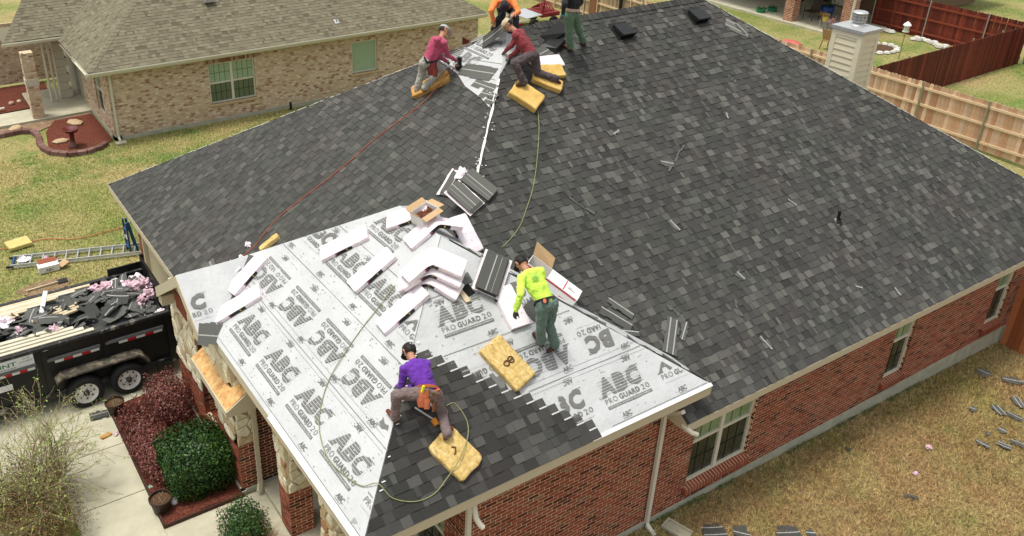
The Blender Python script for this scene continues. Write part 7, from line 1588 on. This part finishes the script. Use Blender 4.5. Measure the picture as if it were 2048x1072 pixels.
M_pink=cloth('raspberry_pink_shirt',(.46,.075,.15)); M_ltp=cloth('pale_grey_trousers',(.40,.39,.34)); M_mar=cloth('maroon_shirt',(.24,.035,.045)); M_dkp=cloth('dark_brown_grey_trousers',(.085,.065,.07))
M_org=cloth('neon_orange_shirt',(.95,.24,.06),.15); M_blk=cloth('black_cloth',(.018,.018,.022)); M_green=cloth('sage_green_trousers',(.12,.22,.15)); M_glove=cloth('grey_work_glove',(.16,.15,.12)); M_bglove=cloth('black_glove',(.03,.03,.03))
M_capk=cloth('black_cap_cloth',(.02,.017,.015)); M_capg=cloth('light_grey_cap_cloth',(.40,.43,.42)); M_capt=cloth('tan_cap_cloth',(.55,.46,.30)); M_capn=cloth('navy_cap_cloth',(.02,.017,.03))
# 1 purple
P=person('purple','person in purple shirt and black cap bending to lay shingles, orange tool belt',M_purple,M_gp,M_boot,M_glove,.94)
cap(P,M_capk,logo=M_alu); o,T=ring(P,M_leather,.128,.05,.045)
r,J=P[0],P[1]; view=(CAM-J['pel']).normalized(); lat=P[6]; side=-lat if (J['lh']-J['rh']).dot(lat)<0 else lat
lp=J['lh']+(J['lh']-J['rh']).normalized()*.04+view*.10+Vector((0,0,-.06)); pouch(P,lp,view,M_leather,1.15)
b=MB(); b.box(lp+Vector((0,0,.12)),.03,.03,.10,Matrix.Rotation(.3,3,'Y')); b.build('yellow_tape_measure',mat('bright_yellow_plastic',(.75,.70,.03),.5,9,.1),r)
hp=J['rh']+view*.13+Vector((0,0,-.02)); b=MB(); b.tube([hp+Vector((0,0,.06)),hp-Vector((.03,0,.25))],[.013,.017],8); b.build('hammer_handle',mat('orange_wood_handle',(.42,.13,.04),.5,9,.2),r)
b=MB(); q=(J['rh']-J['lh']).normalized(); b.bar(hp+Vector((0,0,.07))-q*.07,hp+Vector((0,0,.07))+q*.07,.035,.03); b.build('hammer_head',M_steel,r)
b=MB(); b.box(J['rh']+view*.09+(J['rh']-J['lh']).normalized()*.03+Vector((0,0,.04)),.09,.05,.12); b.build('belt_pouch',M_leather,r)
# 2 neon yellow
P=person('green','person in neon yellow shirt bending over a bundle beside the long carton',M_neon,M_tealp,M_dboot,M_bglove,1.0)
cap(P,M_capk,back=False,logo=M_hair); o,T=ring(P,M_blk,.128,.035,.05); r,J=P[0],P[1]; view=(CAM-J['pel']).normalized()
hp=J['lh']+view*.10+Vector((0,0,.07))+(J['rh']-J['lh'])*.15; x=(J['rh']-J['lh']).normalized(); b=MB(); b.box(hp,.15,.06,.09,frame3(Vector((0,0,0)),x,view,x.cross(view)).to_3x3()); b.build('belt_pouch',M_blk,r)
y3=x.cross(view).normalized(); b=MB(); b.lathe([(0,.01),(.036,.01),(.036,0)],12,frame3(hp+view*.035,x,y3 if x.cross(y3).dot(view)>0 else -y3,view)); b.build('orange_badge',mat('orange_badge_plastic',(.75,.22,.10),.5,9,.1),r)
b=MB(); cB=J['neck'].lerp(J['pel'],.22); bn=(Vector((0,0,1))*.8+view*.6); nrm=(bn-P[7]*bn.dot(P[7])).normalized(); xx=(J['rs']-J['ls']).normalized(); yy=nrm.cross(xx).normalized()
for i in range(5): q=cB+nrm*.128+yy*(.05-.022*i); b.bar(q-xx*R.uniform(.04,.08),q+xx*R.uniform(.04,.08),.012,.006,up=nrm)
b.build('back_print',mat('faded_green_print',(.30,.50,.12),.9,60,.4),r)
# 3 pink
P=person('pink','person in raspberry pink shirt and grey cap kneeling on foam with nail gun',M_pink,M_ltp,M_boot,M_glove,1.0,face=(.75,-.25,-.25))
cap(P,M_capg); r,J=P[0],P[1]; view=(CAM-J['pel']).normalized(); ring(P,M_blk,.13,.05,.03)
pouch(P,J['rh']+view*.12+Vector((0,0,-.10)),view,mat('oxblood_leather',(.15,.02,.018),.5,12,.3),1.3)
b=MB(); b.bar(J['lh']+view*.10+Vector((0,0,.12)),J['pel']+view*.15+Vector((0,0,-.02)),.06,.03); b.build('belt_strap',M_blk,r)
NG=thing('nail_gun','black nail gun in the hand of the pink-shirted worker','nail gun',tuple(J['rw'])); p=J['rw']+(J['rw']-J['re']).normalized()*.07
b=MB(); b.tube([p+Vector((.02,-.02,.10)),p+Vector((.03,-.03,-.16))],[.05,.035],10); b.build('gun_body',M_black,NG); b=MB(); b.tube([p+Vector((-.10,0,.05)),p+Vector((.03,-.02,.06))],.022,8); b.build('handle',M_black,NG)
b=MB(); b.lathe([(0,-.03),(.06,-.03),(.065,.03),(0,.03)],12,Matrix.Translation(p+Vector((-.04,-.05,-.09)))@Matrix.Rotation(1.3,4,'Y')); b.build('coil_drum',M_black,NG)
# 4 maroon
P=person('maroon','person in maroon shirt and tan cap lunging with one boot on foam',M_mar,M_dkp,M_dboot,M_glove,1.0,face=(-.55,.15,-.35))
cap(P,M_capt,back=False); r,J=P[0],P[1]; view=(CAM-J['pel']).normalized(); b=MB(); q=J['rh'].lerp(J['rk'],.45)+view*.085; b.box(q,.11,.02,.09,frame3(Vector((0,0,0)),J['rh'].__sub__(J['rk']).normalized(),view,(J['rh']-J['rk']).normalized().cross(view)).to_3x3()); b.build('white_patch',M_wrap,r)
# 5 orange
P=person('orange','person in neon orange shirt and dark cap crouching at the ridge end',M_org,M_blk,M_dboot,M_skin,1.0,face=(-.4,-.55,-.62))
cap(P,M_capn); r,J=P[0],P[1]
# 6 dark top
P=person('dark','person in black top and sage green trousers standing below the ridge',M_blk,M_green,M_boot,M_glove,1.0,face=(-.4,-.2,-.5))
cap(P,M_capk); r,J=P[0],P[1]; ring(P,mat('pale_waistband',(.55,.40,.34),.8,20,.1),.128,.06,.07,name='waistband')
b=MB(); w_=J['lw']; d_=(J['lw']-J['le']).normalized(); b.lathe([(.040,-.03),(.044,0),(.040,.03)],12,frame3(w_-d_*.03,basis(d_)[0],basis(d_)[1],d_)); b.build('teal_cuff',mat('teal_cloth',(.03,.42,.45),.7,9,.1),r)
# shingle length held by the crouching worker
M=None; A=Vector(JNT['orange']['lw'])+Vector((-.02,-.05,-.06)); B_=PA.at(968,88,.03); d_=(B_-A); l=d_.length; x=d_.normalized(); z=Vector((-.35,-.45,.8)); z=(z-x*z.dot(x)).normalized(); y=z.cross(x)
scrapM('long dark shingle with pale stripe held by the orange-shirted worker',frame3((A+B_)/2,x,y,z),l,.30,.35,1,None,.03,seed=300,name='loose_shingle')
# white underlayment still open at the top of the hip
def patch(pl,pts,h,name='underlayment'):
    b=MB(); P_=[pl.at(px,py,h) for px,py in pts]; b.poly(P_); return b.build(name,M_under,H)
pu=patch(PA,[(880,121),(934,95),(984,70),(1015,62),(1010,100),(1004,130),(990,190),(978,214),(962,196),(930,172),(915,148)],.024)
patch(PB,[(1014,66),(1034,72),(1030,100),(1012,128),(1000,150),(1006,118)],.026)
for px,py,fl in [(905,128,0),(948,98,0),(945,150,1)]:
    q=PA.at(px,py,.03); a,c=PA.uv(q); M=PA.frame(PA.pt(a-.3,c-.1,.030)); inst('printed_logo',SMALL if fl else LOGO,pu,M)
b=MB()
for px,py,qx,qy in [(900,112,1004,128),(912,140,990,160)]:
    p=PA.at(px,py,.028); q=PA.at(qx,qy,.028); b.bar(p,q,.012,.002,up=PA.n)
b.build('printed_line',M_print,pu,kind='stuff')
